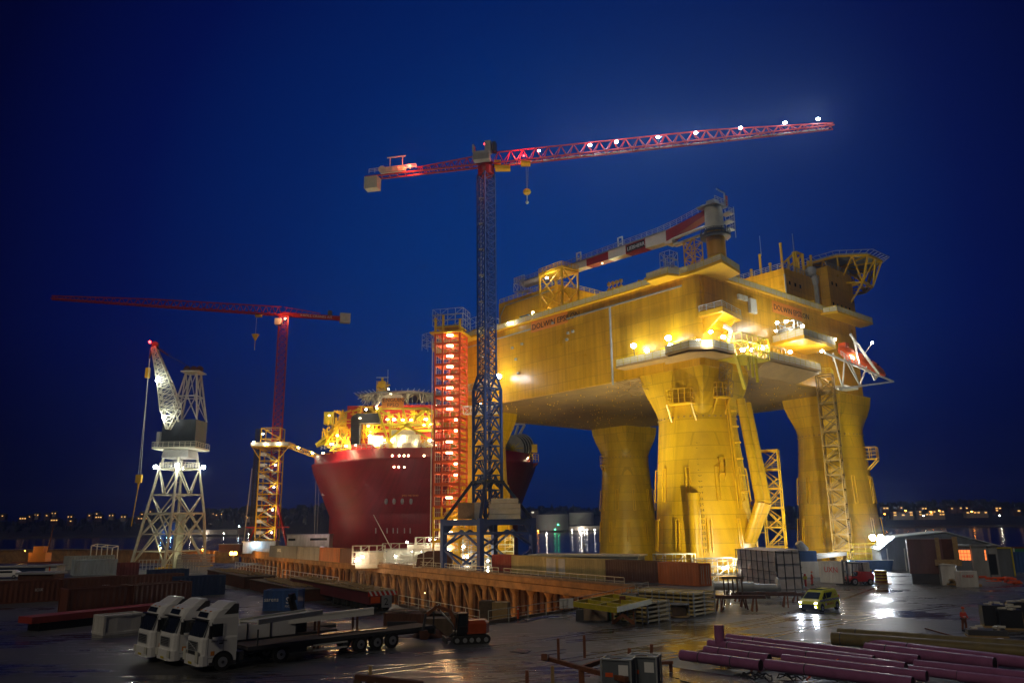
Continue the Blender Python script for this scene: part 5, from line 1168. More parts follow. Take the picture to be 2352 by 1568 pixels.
mb.box(ctr + Vector((1.5, 0, ztp - ctr.z + .2)), (4.6, 4.6, .3)); mb.build('a_frame', 'pale_steel', HC)
mb = MB()
for q in (-.2, 1.5, 3.0): mb.cyl(ctr + Vector((q, -.3, ztp - ctr.z + 1.1)), ctr + Vector((q, .3, ztp - ctr.z + 1.1)), .75, n=12)
mb.split('sheave', 'rust_dark', HC)
jb0 = hp(384, 980, 182); jt_ = hp(350, 793, 182)
mb = MB(); m1_ = jb0.lerp(jt_, .13); m2_ = jb0.lerp(jt_, .45); sd = (1, 0, 0)
foot = [hp(378, 988, 182), hp(415, 960, 182)]
mb.lattice(hp(386, 985, 182), hp(393, 940, 182), .6, 4.2, 3, .22, .12, side=(1, 0, 0), da=1.2, db=2.2)
mb.lattice(hp(393, 940, 182), hp(380, 885, 182), 4.2, 2.9, 4, .24, .13, side=(1, 0, 0), da=2.2, db=2.0, style='X'); mb.lattice(hp(380, 885, 182), hp(354, 797, 182), 2.9, .9, 8, .22, .12, side=(1, 0, 0), da=2.0, db=.9, style='X')
mb.beam(hp(410, 968, 184), hp(398, 925, 182), .3); mb.build('jib', 'pale_steel', HC)
mb = MB(); tp_ = hp(352, 792, 182); mb.cyl(tp_ + Vector((.5, -.4, 0)), tp_ + Vector((.5, .4, 0)), .8, n=10); mb.beam(tp_, tp_ + Vector((3.4, 1, -2.4)), .35); mb.beam(tp_, tp_ + Vector((-.6, 0, -3.4)), .3); mb.build('jib_head', 'rust_dark', HC)
mb = MB(); mb.cyl(tp_ + Vector((3.4, 1, -2.4)), ctr + Vector((.6, 0, ztp - ctr.z + 1.6)), .1, n=5); mb.build('luffing_rope', 'dark_steel', HC)
MB().ball(hp(344, 785, 182), .32, n=8, k=5).build('beacon', 'lamp_red', HC); lamp('beacon_glow', hp(344, 783, 180), 300, (1, .03, .03), HC, .2)
hk = hp(318, 1110, 182)
mb = MB(); mb.cyl(hp(347, 800, 182), hk + Vector((-.2, 0, 2)), .05, n=4); mb.cyl(hp(345, 800, 182), hk + Vector((.3, 0, 2)), .05, n=4); mb.split('hoist_rope', 'pale_steel', HC)
mb = MB(); mb.box(hk + Vector((0, 0, 1.1)), (1.3, .8, 1.8)); mb.cyl(hk + Vector((0, 0, .2)), hk + Vector((0, 0, -1.2)), .3, .14, n=8); mb.cyl(hk + Vector((0, 0, -1.2)), hk + Vector((-.7, 0, -9.5)), .10, n=5); mb.build('hook_block', 'trim_yellow', HC)
MB().box(hp(339, 856, 183), (.9, .7, 2.4)).build('small_hook', 'trim_yellow', HC)
for px, py in ((361, 873), (377, 958)):
    q = hp(px, py, 180.6); MB().ball(q, .42, n=8, k=5).build('jib_lamp', 'lamp_white', HC); lamp('jib_lamp_glow', q + Vector((.3, -1.0, .2)), 450, (.95, 1, .8), HC, .3)
for i, q in enumerate(L2): 
    o_ = (q - Vector((ax.x, ax.y, 0))); o_.z = 0; o_.normalize(); c_ = q + o_ * .9 + Vector((0, 0, .5)); MB().ball(c_, .5, n=8, k=5).build('neck_lamp', 'lamp_white', HC)
    lamp('neck_lamp_glow', q + o_ * 1.5 + Vector((0, 0, .4)), 1100, (1, 1, .78), HC, .35)
mb = MB(); mb.rail([p + Vector((0, 0, .3)) for p in L2 + [L2[0]]], h=1.2, sp=1.0, t=.1); mb.build('neck_railing', 'white_paint', HC)
lamp('underbody_light', ctr + Vector((0, -1, -2.2)), 350, (1, 1, .78), HC, .3)
# ================================================================== ROUND PRODUCTION SHIP
fc = Vector((-37.0, 332.0, 0))
FS = thing('production_ship', 'round dark red production ship with glowing orange deck modules behind the stair tower', 'ship', fc)
S_ = lambda px, py, Y: AY(px, py, Y) - fc
zD = AY(900, 1028, 287).z; zk1 = AY(722, 1085, 332).z; zk2 = AY(757, 1185, 332).z
mb = MB(); rings = []
for z, r in ((-5, 38.5), (zk2 - .5, 38.5), (zk2 + .5, 38.8), (zk1 - 1, 45.6), (zk1 + 1, 46.2), (zD - 3.5, 46.4), (zD - 3.4, 45.2), (zD, 45.2)):
    rings.append([(r * math.cos(a), r * math.sin(a), z) for a in [2 * math.pi * i / 72 for i in range(72)]])
mb.loft(rings).build('hull', 'hull_red', FS, smooth=False)
for p_ in FS.children[0].data.polygons: p_.use_smooth = abs(p_.normal.z) < .9
mb = MB()
for i in range(24):
    a = R(200 + i * 6); mb.box((44.9 * math.cos(a), 44.9 * math.sin(a), zD - 1.6), (.3, .3, 3))
mb.build('bulwark_rib', 'mod_red', FS)
# right-hand overhanging hose platform
mb = MB(); q = [S_(1150, 1066, 322), S_(1237, 1062, 322), S_(1205, 1092, 322), S_(1172, 1145, 322), S_(1150, 1150, 322)]
mb.extr(q, (0, 12, 0)).build('hose_platform', 'hull_red', FS)
mb = MB()
for i in range(6): a = S_(1207 - i * 4.2, 1092 + i * 8.4, 321.8); b = S_(1204 - i * 4.2, 1098 + i * 8.4, 321.8); mb.beam(a, b, .7)
mb.build('fender_strip', 'white_paint', FS)
a, b = S_(1178, 1030, 318), S_(1201, 1026, 324)
mb = MB(); mb.cyl(a, b, 5.2, n=26); mb.build('hose_reel', 'dark_steel', FS)
mb = MB()
for k in range(5): c = a.lerp(b, k / 4); mb.cyl(c - (b - a).normalized() * .12, c + (b - a).normalized() * .12, 5.5, n=26)
mb.build('reel_flange', 'grey_paint', FS)
mb = MB(); dd = (b - a).normalized(); u1 = Vector((0, 0, 1)); u2 = dd.cross(u1)
for i in range(12): t_ = 2 * math.pi * i / 12; mb.beam(a - dd * .3, a - dd * .3 + (u1 * math.sin(t_) + u2 * math.cos(t_)) * 5.0, .3)
mb.build('reel_wheel', 'frame_yellow', FS)
mb = MB()
for s_, e_ in (((1172, 972), (1166, 990)), ((1205, 975), (1192, 1000)), ((1190, 978), (1183, 1000))): mb.beam(S_(*s_, 324), S_(*e_, 322), .8)
mb.beam(S_(1172, 974, 324), S_(1206, 974, 324), .6); mb.build('reel_frame', 'pale_steel', FS)
mb = MB(); mb.box(S_(1222, 1030, 322), (4.2, 4, 3.2)); mb.beam(S_(1212, 1060, 321), S_(1212, 1030, 321), .9); mb.rail([S_(1190, 1058, 320), S_(1237, 1060, 320)], h=3, sp=1.2, t=.25); mb.rail([S_(1164, 1058, 320), S_(1190, 1058, 320)], h=3, sp=1.2, t=.25); mb.build('platform_cabin', 'trim_yellow', FS)
# deck modules
mb = MB(); mb.b2((-26, -36, zD), (18, -20, zD + 17)); mb.build('deck_module', 'mod_red', FS)
mb = MB(); mb.b2((8, -34, zD), (32, -14, zD + 11)); mb.build('deck_module', 'mod_red', FS)
rc = random.Random(9)
def clutter(mb, x0, x1, y0, y1, z0, z1, n, t=.35, Lmin=1.5, Lmax=7):
    for i in range(n):
        p = Vector((rc.uniform(x0, x1), rc.uniform(y0, y1), rc.uniform(z0, z1))); L_ = rc.uniform(Lmin, Lmax); k = rc.random()
        d_ = Vector((1, 0, 0)) if k < .38 else Vector((0, 0, 1)) if k < .78 else Vector((rc.uniform(-1, 1), 0, rc.uniform(.3, 1))).normalized()
        q_ = p + d_ * L_
        q_ = Vector((min(x1, max(x0, q_.x)), q_.y, min(z1, q_.z)))
        mb.beam(p, q_, t * rc.uniform(.6, 1.4), cap=False)
XS = lambda px, Y=292: S_(px, 1000, Y).x
ZS = lambda py, Y=292: S_(900, py, Y).z
y0f = -41.5
mb = MB(); clutter(mb, XS(735), XS(835), -38, -30, zD - 1, ZS(975), 120); clutter(mb, XS(745), XS(815), -36, -30, zD, ZS(960), 30, .6, 3, 9); mb.build('pipe_rack', 'trim_yellow', FS)
mb = MB(); clutter(mb, XS(830), XS(870), -40, -34, zD, ZS(950), 90, .35); mb.b2((XS(828), -36, ZS(955)), (XS(868), -32, ZS(930))); mb.build('stair_block', 'trim_yellow', FS)
mb = MB(); clutter(mb, XS(870), XS(1000), -38, -34, ZS(985), ZS(945), 150, .3, 1, 6); clutter(mb, XS(868), XS(1000), -41, -37, zD, ZS(1003), 110, .28, .8, 3.5); mb.build('process_piping', 'frame_yellow', FS)
mb = MB(); clutter(mb, XS(868), XS(1000), -42, -39, zD, ZS(1012), 90, .22, .5, 2.5); mb.rail([(XS(740), -41, zD), (XS(870), -44, zD), (XS(1000), -43.6, zD)], h=1.6, sp=2, t=.2); mb.build('deck_railing', 'pale_steel', FS)
mb = MB(); n_b = 7
for z in (ZS(987), ZS(972)): mb.beam((XS(845), -36.5, z), (XS(1010), -36.5, z), .9, .9)
mb.build('module_beam', 'frame_yellow', FS)
mb = MB(); clutter(mb, XS(815), XS(875), -38, -33, ZS(962), ZS(928), 60, .4, 1, 4); clutter(mb, XS(926), XS(1000), -38, -33, ZS(965), ZS(940), 70, .35, 1, 4); clutter(mb, XS(755), XS(830), -40, -34, ZS(985), ZS(938), 40, .5, 2, 6); mb.build('upper_piping', 'trim_yellow', FS)
# front truss under the nameboard
mb = MB(); zt1, zt0 = ZS(938, 290), zD
T = lambda px, py: S_(px, py, 290)
for a_, b_ in (((867, 938), (897, 1028)), ((993 - 12, 938), (1000, 1015)), ((867, 938), (990, 1010)), ((983, 938), (896, 1006)), ((867, 938), (983, 938)), ((885, 975), (990, 975)), ((897, 1006), (893, 945)), ((925, 938), (935, 972)), ((983, 938), (1000, 950)), ((903, 1030), (893, 1005))): mb.beam(T(*a_), T(*b_), .75)
mb.build('front_truss', 'frame_yellow', FS)
# slanted slide structure on the left
mb = MB(); A_, B_ = S_(727, 1022, 300), S_(828, 942, 300); mb.beam(A_, B_, 3.0, .9); A2_, B2_ = S_(740, 1010, 303), S_(800, 950, 303); mb.beam(A2_, B2_, 1.2); mb.beam(S_(727, 1024, 300), S_(835, 980, 300), 1.2); mb.build('slide_beam', 'frame_yellow', FS)
mb = MB(); mb.extr([S_(745, 1010, 304), S_(835, 945, 304), S_(838, 985, 304), S_(760, 1018, 304)], (0, 2, 0)); mb.build('slide_cladding', 'orange', FS)
MB().b2((XS(745, 300), -34, S_(745, 975, 300).z), (XS(768, 300), -29, S_(745, 947, 300).z)).build('left_module', 'frame_yellow', FS)
# dark duct
mb = MB(); mb.b2((XS(808), -42.2, ZS(1020)), (XS(828), -38.5, ZS(962))); mb.cyl((XS(818), -38.4, ZS(962)), (XS(818), -42.1, ZS(962)), (XS(828) - XS(808)) / 2, n=14); mb.b2((XS(818), -42, ZS(972)), (XS(872), -38.5, ZS(950)))
for k in range(14): mb.b2((XS(808) - .1, -42.4, ZS(1020) + k * .75), (XS(828) + .1, -42.2, ZS(1020) + k * .75 + .3))
mb.build('exhaust_duct', 'dark_steel', FS)
# white corrugated housing
mb = MB(); x0, x1 = XS(897, 289), XS(962, 289); mb.b2((x0, -41, zD), (x1, -37, ZS(996, 289)))
k = x0
while k < x1: mb.b2((k, -41.25, zD), (k + .3, -41, ZS(996, 289) - .3)); k += .75
mb.build('corrugated_housing', 'pale_steel', FS)
MB().b2((XS(899), -40, ZS(996, 289)), (XS(952), -36, ZS(985, 289))).build('housing_vent', 'grey_paint', FS)
MB().b2((XS(846), -40.5, ZS(1020)), (XS(880), -37, ZS(1000))).build('corrugated_housing', 'net', FS)
# nameboard
zb0, zb1 = ZS(936, 289), ZS(913, 289)
MB().b2((XS(875, 289), y0f - .9, zb0), (XS(926, 289), y0f - .6, zb1)).build('name_board', 'sign_orange', FS)
lamp('board_fill', (XS(900, 289), y0f - 5, zb0 - 1), 500, (1, .85, .6), FS, .3)  # added fill light without a fixture, brightens the nameboard
text('ship_name', 'PENGUINS', 2.1, 'black_ink', frame(Vector((XS(900.5, 289), y0f - 1.0, zb0 + 2.3)), (1, 0, 0), (0, 0, 1)), FS, .03, 'CENTER')
text('ship_name', 'FPSO', 1.95, 'black_ink', frame(Vector((XS(900.5, 289), y0f - 1.0, zb0 + .45)), (1, 0, 0), (0, 0, 1)), FS, .03, 'CENTER')
text('ship_number', 'IMO 9873440', 1.05, 'sign_orange', frame(S_(923, 1140, 287.4), (1, 0, 0), (0, 0, 1)), FS, .1)
text('ship_lettering', 'PENGUINS FPSO', 1.4, 'white_ink', frame(S_(739, 1138, 316), (.55, -.84, 0), (0, 0, 1)), FS, .1)
# helideck of the ship
mb = MB(); hx, hy, hz2 = XS(915, 300) - .5, -24, S_(915, 911, 305).z; oc2 = [(hx + 17 * math.cos(R(22.5 + 45 * i)), hy + 14 * math.sin(R(22.5 + 45 * i))) for i in range(8)]
mb.prism(oc2, hz2, hz2 + .7)
for i in range(8):
    a_ = Vector((*oc2[i], hz2 + .5)); b_ = Vector((*oc2[(i + 1) % 8], hz2 + .5)); c0_ = Vector((hx, hy, hz2))
    for k in range(6): p = a_.lerp(b_, k / 6); mb.beam(p, p + (p - c0_) * .12 + Vector((0, 0, .8)), .2, cap=False)
mb.build('helideck', 'galv', FS)
mb = MB(); 
for i in range(90): a_ = Vector((hx + rc.uniform(-14, 15), rc.uniform(-36, -26), hz2 - .2)); b_ = a_ + Vector((rc.uniform(-4, 4), rc.uniform(-1, 1), rc.uniform(-4.8, -1))); mb.beam(a_, b_, .26, cap=False)
mb.build('helideck_truss', 'pale_steel', FS)
mb = MB(); mb.beam(S_(862, 935, 290), S_(882, 908, 290), 1.3, .5); mb.b2((XS(880, 290), -40, S_(880, 913, 290).z), (XS(918, 290), -37, S_(880, 904, 290).z)); mb.build('access_stair', 'white_paint', FS)
# signal mast
mb = MB(); mx0, mx1 = S_(864, 900, 305).x, S_(889, 900, 305).x; zc0, zc1 = S_(870, 906, 305).z, S_(870, 876, 305).z; xm = (mx0 + mx1) / 2
mb.lattice((xm, -26, zc0), (xm, -26, zc1), 3.6, 2.4, 3, .5, .35, side=(1, 0, 0), style='X'); mb.b2((xm - 1.6, -27, zc0), (xm + 1.6, -25, zc0 + 2)); mb.b2((xm - 1.3, -27.5, zc0 + 2.8), (xm + 1.3, -25, zc0 + 4.4)); mb.beam((mx0, -26, zc0), (mx0, -26, zc1 + .5), .3); mb.beam((mx1, -26, zc0), (mx1, -26, zc1), .3); mb.beam((xm, -26, zc1 - 2), (mx1 + 1, -26, zc1 - 1.2), .7)
mb.cyl((xm, -26, zc1), (xm, -26, zc1 + 1.6), .5, n=8); mb.build('signal_mast', 'trim_yellow', FS)
mb = MB(); mb.beam((xm - 2.4, -26, zc1 + 1.8), (xm + 2.4, -26, zc1 + 1.8), .3); mb.cyl((mx1, -26, zc1 - 2), (mx1, -26, zc1 + 5), .12, n=5); mb.build('radar_bar', 'pale_steel', FS)
# portholes and overboard outlets
for i, (px, py) in enumerate(((901, 1046), (917, 1046), (928, 1046), (938, 1046), (905, 1072), (916, 1072), (929, 1072), (974, 1046))): MB().ball(S_(px, py, 286.9), .38, n=10, k=6).build('porthole', 'lamp_warm', FS)
mb = MB()
for px in (887, 905, 924, 944): mb.ball(S_(px, 1151, 288.6), .9, n=10, k=6, sq=(.7, .5, 1.3))
for px in (863, 889, 903, 913, 929, 942): mb.beam(S_(px, 1212, 290.5), S_(px, 1224, 290.5), .35)
mb.split('hull_outlet', 'grey_paint', FS)
# deck lamps
for i, (px, py, pw, rr2) in enumerate(((762, 1020, 5200, .75), (795, 1024, 5200, .75), (863, 1022, 6500, .85), (841, 940, 1600, .5), (866, 938, 2500, .5), (846, 978, 2200, .5), (849, 1000, 2200, .5), (817, 1022, 1500, .45), (890, 963, 2600, .55), (905, 963, 2600, .55), (925, 964, 2600, .6), (944, 964, 2600, .6), (978, 962, 2600, .6), (990, 974, 1600, .45), (974, 976, 1600, .45), (988, 1011, 2600, .6), (900, 1012, 2600, .5), (925, 1009, 3200, .55), (882, 1010, 1600, .45), (953, 1019, 1500, .4), (756, 954, 2000, .5), (893, 893, 1500, .4), (897, 906, 2200, .5), (1000, 930, 1500, .5), (775, 1000, 1800, .4), (827, 960, 1500, .4), (1000, 1022, 2000, .5), (915, 1022, 1400, .4), (742, 1040, 2400, .6))):
    p = S_(px, py, 289.0 if px > 800 else 292); p.y = max(p.y, -43.4) if py > 930 else p.y
    if py < 930: p = S_(px, py, 298)
    MB().ball(p, rr2 * .82, n=8, k=5, sq=(1.3 if 955 < py < 1015 else 1, 1, .7)).build('deck_lamp', 'lamp_warm' if i % 3 else 'lamp_white', FS)
    lamp('deck_lamp_glow', p + Vector((0, 1.2, .5)), pw * .28, (1, .80, .45), FS, .5)
# inner glow between the modules
for x, z in ((XS(800), ZS(1010)), (XS(850), ZS(990)), (XS(930), ZS(972)), (XS(985), ZS(980)), (XS(960), ZS(1012))): lamp('module_light', (x, -40.5, z), 1300, (1, .62, .22), FS, .5)
for (px, py, Y), pw in (((1206, 1022, 321), 1500), ((1167, 1048, 318), 1800), ((1190, 1056, 318), 1500), ((1212, 1052, 319), 1500)):
    p = S_(px, py, Y); MB().ball(p, .5, n=8, k=5).build('deck_lamp', 'lamp_white', FS); lamp('deck_lamp_glow', p + Vector((0, -1, .2)), pw, (1, .85, .55), FS, .3)
# mooring ropes
mb = MB(); mb.cyl(S_(858, 1182, 291), S_(900, 1262, 268), .14, n=5); mb.cyl(S_(726, 1100, 320), S_(722, 1230, 318), .10, n=5); mb.cyl(S_(733, 1110, 320), S_(728, 1232, 318), .08, n=5); mb.split('mooring_rope', 'pale_steel', FS)

# ================================================================== RED LIT STAIR TOWER
Yt = 186.0; q0, q1 = AY(995, 1288, Yt), AY(1064, 1288, Yt); zt_t = AY(1030, 765, Yt).z
RS = thing('stair_tower', 'tall red-orange stair tower full of lamps between the round ship and the yellow leg', 'stair tower', ((q0.x + q1.x) / 2 + .2, Yt + 2.6, 0))
wx = (q1.x - q0.x) / 2 - .3; wy = 2.8; T0 = Matrix.Rotation(R(-14), 4, 'Z')
fr_ = MB(); st = MB(); rl = MB(); N = 21; dz = zt_t / N; xsplit = -wx + 2.1 * wx * .30
frlow = MB(); stlow = MB()
for k in range(N + 1):
    z = k * dz; f_ = fr_ if k > 4 else frlow
    for sy in (-1, 1): f_.beam((-wx, sy * wy, z), (wx, sy * wy, z), .28, .55)
    for sx in (-1, 1): f_.beam((sx * wx, -wy, z), (sx * wx, wy, z), .28, .55)
    if k < N:
        for (x, y) in ((-wx, -wy), (wx, -wy), (-wx, wy), (wx, wy), (xsplit, -wy), (xsplit, wy)): f_.beam((x, y, z), (x, y, z + dz), .42 if x != xsplit else .36)
        f_.beam((xsplit, wy, z + dz), (wx, wy, z), .14); f_.beam((-wx, wy, z), (xsplit, wy, z + dz), .14)
        s_ = st if k > 4 else stlow; g = 1 if k % 2 else -1
        s_.beam((xsplit + .3, -.9, z + dz), (wx - .8, -.9, z + dz * .5), 1.0, .25); s_.beam((wx - .8, .9, z + dz * .5), (xsplit + .3, .9, z + .1), 1.0, .25)
        s_.beam((xsplit + .3, -1.3, z + dz + .9), (wx - .8, -1.3, z + dz * .5 + .9), .09); s_.b2((wx - 1.1, -wy, z + dz * .5 - .1), (wx, wy, z + dz * .5 + .05)); s_.b2((-wx, -wy, z + dz - .1), (xsplit + .4, wy, z + dz + .05))
        rl.rail([(xsplit, -wy - .1, z), (wx, -wy - .1, z)], h=1.2, sp=.9, t=.06, mids=1)
        for i in range(3): rl.beam((-wx + .3 + i * .5, -wy, z + .3), (-wx + .3 + i * .5, -wy, z + dz - .4), .08, cap=False)
        rl.beam((-wx, -wy, z + dz * .5), (xsplit, -wy, z + dz * .5), .1, cap=False)
for mb_, nm, mt in ((fr_, 'tower_frame', 'stair_red'), (frlow, 'tower_frame', 'trim_yellow'), (st, 'stair_flight', 'stair_red'), (stlow, 'stair_flight', 'trim_yellow'), (rl, 'stair_railing', 'pale_steel')): rotmb(mb_, T0).build(nm, mt, RS, label='yellow lowest storeys of the tower' if mb_ is frlow else None)
mb = MB(); z = zt_t; mb.b2((-wx - 1.2, -wy - 1, z), (wx + .8, wy + 1, z + .35)); mb.beam((-wx, -wy, z), (-wx, -wy, z + 4), .5); mb.beam((xsplit, -wy, z), (xsplit, -wy, z + 4.6), .5); mb.beam((wx, -wy, z), (wx, -wy, z + 3.4), .5); mb.b2((-wx, -wy, z + 1.5), (wx, wy, z + 1.8)); rotmb(mb, T0).build('top_frame', 'trim_yellow', RS)
mb = MB(); scaf(mb, -wx - .8, wx + .8, -wy, wy, z + 2, z + 6.2, 1.8, 1.4, .1); rotmb(mb, T0).build('top_scaffold', 'galv', RS)
mb = MB(); mb.beam((-wx - .7, -wy, 0), (-wx - .7, -wy, zt_t - 1), .12); mb.beam((-wx - 1.0, -wy + .6, 0), (-wx - 1.0, -wy + .6, zt_t - 1), .12); rotmb(mb, T0).build('cable_run', 'white_paint', RS)
for k in range(1, N):
    zc_ = k * dz + dz * .78; x = wx - 2.6 if k % 4 in (1, 2) or k > 13 else wx - 1.0
    if k in (0, 1, 4, 6): continue
    p = T0 @ Vector((x, -wy + .2, zc_)); o_ = MB().box(p, (1.5 if x < wx - 2 else .7, .35, .38)).build('tube_lamp', 'lamp_warm', RS)
    lamp('tube_lamp_glow', p + Vector((0, -.35, -.25)), 170, (1, .66, .30), RS, .2); lamp('tube_lamp_glow', T0 @ Vector((0, 0, zc_)), 260, (1, .60, .28), RS, .3)
    if k % 2: lamp('tube_lamp_glow', T0 @ Vector((-wx + 1.2, -.5, zc_)), 150, (1, .75, .5), RS, .2)
# link bridge to the platform leg scaffold
mb = MB(); p1_ = Vector((wx, 0, 35.6)); p2_ = Vector((wx + 8.6, 2, 35.8)); mb.lattice(p1_, p2_, 1.8, 1.8, 5, .18, .12, side=(0, 1, 0)); rotmb(mb, T0).build('link_bridge', 'pale_steel', RS)
lamp('bridge_light', Vector((wx + 4, -1.6, 37)), 500, (1, .9, .7), RS, .2); MB().ball(Vector((wx + 4, -1.3, 37)), .3, n=8, k=5).build('bridge_lamp', 'lamp_white', RS)

# ================================================================== YELLOW LATTICE STAIR TOWERS BY THE LEGS
def lat_tower(label, px0, px1, pyb, pyt, Y, rz, n, top=None, lamps=(), mt_='trim_yellow'):
    a, b = AY(px0, pyb, Y), AY(px1, pyb, Y); w_ = (b.x - a.x) * .74; h = AY((px0 + px1) / 2, pyt, Y).z
    t = thing('stair_tower', label, 'stair tower', ((a.x + b.x) / 2, Y, 0), R(rz), 'lattice stair towers beside the platform legs')
    f_, s_, r_ = MB(), MB(), MB(); hw = w_ / 2; d_ = h / n
    for x in (-hw, hw):
        for y in (-hw, hw): f_.beam((x, y, 0), (x, y, h), .22)
    for k in range(n + 1):
        z = k * d_
        for q in (-hw, hw): f_.beam((-hw, q, z), (hw, q, z), .26, .3); f_.beam((q, -hw, z), (q, hw, z), .26, .3)
        if k < n:
            for q in (-hw, hw):
                f_.beam((-hw, q, z if k % 2 else z + d_), (hw, q, z + d_ if k % 2 else z), .15); f_.beam((q, -hw, z if k % 2 else z + d_), (q, hw, z + d_ if k % 2 else z), .15)
            s_.beam((-hw + .5, -.5, z), (hw - .5, -.5, z + d_ / 2), .9, .18); s_.beam((hw - .5, .5, z + d_ / 2), (-hw + .5, .5, z + d_), .9, .18); s_.b2((-hw, -hw, z - .05), (-hw + .8, hw, z + .05)); s_.b2((hw - .8, -hw, z + d_ / 2 - .05), (hw, hw, z + d_ / 2 + .05))
            r_.rail([(-hw, -hw, z), (hw, -hw, z)], h=1.1, sp=1, t=.07); r_.rail([(hw, -hw, z + d_ / 2), (hw, hw, z + d_ / 2)], h=1.1, sp=1, t=.07)
    f_.build('tower_frame', mt_, t); s_.build('stair_flight', mt_, t); r_.build('stair_railing', mt_, t)
    return t, hw, h
t1, hw1, h1 = lat_tower('open yellow lattice stair tower with side bridge between the near and right legs', 1760, 1815, 1290, 1035, 160, -24, 6)
mb = MB(); mb.lattice((-hw1, 0, h1 * .53), (-hw1 - 5.2, -.4, h1 * .53 + .6), 1.2, 1.2, 4, .14, .1, side=(0, 1, 0)); mb.beam((-hw1, 0, h1 * .29), (-hw1 - 4, 0, h1 * .29), .2); mb.build('side_bridge', 'trim_yellow', t1)
t2, hw2, h2 = lat_tower('tallest lattice stair tower, rising against the right leg up to the lifeboat deck', 1915, 1963, 1294, 862, 163.5, -30, 13, mt_='shaded_yellow')
MB().rail([(-hw2, -hw2, h2), (hw2, -hw2, h2), (hw2, hw2, h2)], h=1.3, sp=1, t=.1).build('top_railing', 'frame_yellow', t2)
lamp('tower_light', (0, -1.5, h2 - 1), 400, (1, .9, .7), t2, .2)
# ================================================================== CONTAINERS
def container(label, p, ang, L_, color, h=2.9, w_=2.44, name='shipping_container', cat='container', group=None, doors=True, rib=.55, words=None, wcol='white_ink', wpos=.5, wsize=.9):
    """p: near-left bottom corner of the visible long side; the box runs along ang"""
    t = thing(name, label, cat, p, ang, group)
    mb = MB(); n = int(L_ / (rib / 2)); pts = []
    for i in range(n + 1): pts.append((i * L_ / n, .02 if i % 2 else .09))
    for i in range(n):
        a, b = pts[i], pts[i + 1]; mb.add([(a[0], a[1], .15), (b[0], b[1], .15), (b[0], b[1], h - .12), (a[0], a[1], h - .12)], [(0, 1, 2, 3)]); mb.add([(a[0], w_ - a[1], .15), (b[0], w_ - b[1], .15), (b[0], w_ - b[1], h - .12), (a[0], w_ - a[1], h - .12)], [(0, 3, 2, 1)])
    mb.b2((.06, .10, .16), (L_ - .06, w_ - .10, h - .13)); bd = mb.build('body', color, t)
    mb = MB()
    for x in (.08, L_ - .08):
        for y in (.06, w_ - .06): mb.box((x, y, h / 2), (.18, .14, h))
    for y in (.06, w_ - .06): mb.box((L_ / 2, y, h - .07), (L_ - .3, .12, .14)); mb.box((L_ / 2, y, .09), (L_ - .3, .12, .18))
    for x in (.08, L_ - .08): mb.box((x, w_ / 2, h - .07), (.14, w_ - .2, .14)); mb.box((x, w_ / 2, .09), (.14, w_ - .2, .18))
    mb.build('corner_frame', color, t)
    if doors:
        mb = MB()
        for y in (.5, .9, w_ - .9, w_ - .5): mb.box((L_ + .03, y, h / 2), (.05, .05, h - .5))
        mb.split('door_bar', 'pale_steel', t)
    if words: text('container_lettering', words, wsize, wcol, frame(Vector((L_ * wpos, -.03, h * .5)), (1, 0, 0), (0, 0, 1)), t, .01)
    return t
def crow(specs, p0, dirv, off=0, group=None):
    """row of containers end to end starting at p0 along dirv (their visible side faces the viewer)"""
    a = math.atan2(dirv.y, dirv.x); q = Vector(p0)
    for L_, c, lb, kw in specs:
        container(lb, q.copy(), a, L_, c, group=group, **kw); q += dirv * (L_ + .15)
    return q
# long row on the pier to the right of the blue crane; runs towards the yard
GR = 'containers lined up on the pier'
r0_, r1_ = G(1130, 1309), G(1608, 1346); dv = (r1_ - r0_).normalized(); tot = (r1_ - r0_).length
fr = [(0, .125, 'c_red', 'dark red container standing right of the blue crane foot'), (.125, .375, 'c_tan', 'long tan ribbed container, left one of the tan pair'), (.375, .66, 'c_tan', 'long tan ribbed container, right one of the tan pair'), (.66, .885, 'c_brown', 'dark brown container between the tan pair and the orange container'), (.885, 1.0, 'c_orange', 'bright orange ribbed container at the right end of the pier row')]
for a_, b_, c_, lb in fr:
    # lengths follow the row in space
    import itertools
    px0 = 1130 + (1608 - 1130) * (0 if a_ == 0 else {.125: (1175 - 1130) / 478, .375: (1282 - 1130) / 478, .66: (1392 - 1130) / 478, .885: (1513 - 1130) / 478}[a_]); px1 = 1130 + 478 * (1.0 if b_ == 1.0 else {.125: (1175 - 1130) / 478, .375: (1282 - 1130) / 478, .66: (1392 - 1130) / 478, .885: (1513 - 1130) / 478}[b_])
    A1 = G(px0, 1309 + (1346 - 1309) * (px0 - 1130) / 478 + .0); B1 = G(px1, 1309 + 37 * (px1 - 1130) / 478)
    A1 = A1 - dv * 0; L_ = (B1 - A1).length - .12
    t = container(lb, A1, math.atan2((B1 - A1).y, (B1 - A1).x), L_, c_, h=3.0, group=GR, doors=(b_ == 1.0))
    if c_ == 'c_tan':
        MB().b2((L_ * (.78 if a_ < .2 else .02), -.06, .2), (L_ * (.96 if a_ < .2 else .16), .02, 2.8)).build('door', 'c_orange' if False else 'c_white', t)
# pale flat roof behind them
a1, a2 = AY(1215, 1288, 158), AY(1385, 1288, 150)
t = thing('barge_roof', 'pale flat-roofed floating shed in the water behind the tan containers', 'shed', (12, 157, 0))
MB().prism([(-9, 3), (11, -6), (13, -1), (-6, 9)], 0.4, 2.6).build('wall', 'grey_paint', t); MB().prism([(-9.4, 2.8), (11.2, -6.6), (13.6, -.8), (-6, 9.6)], 2.6, 2.9).build('roof', 'net', t)
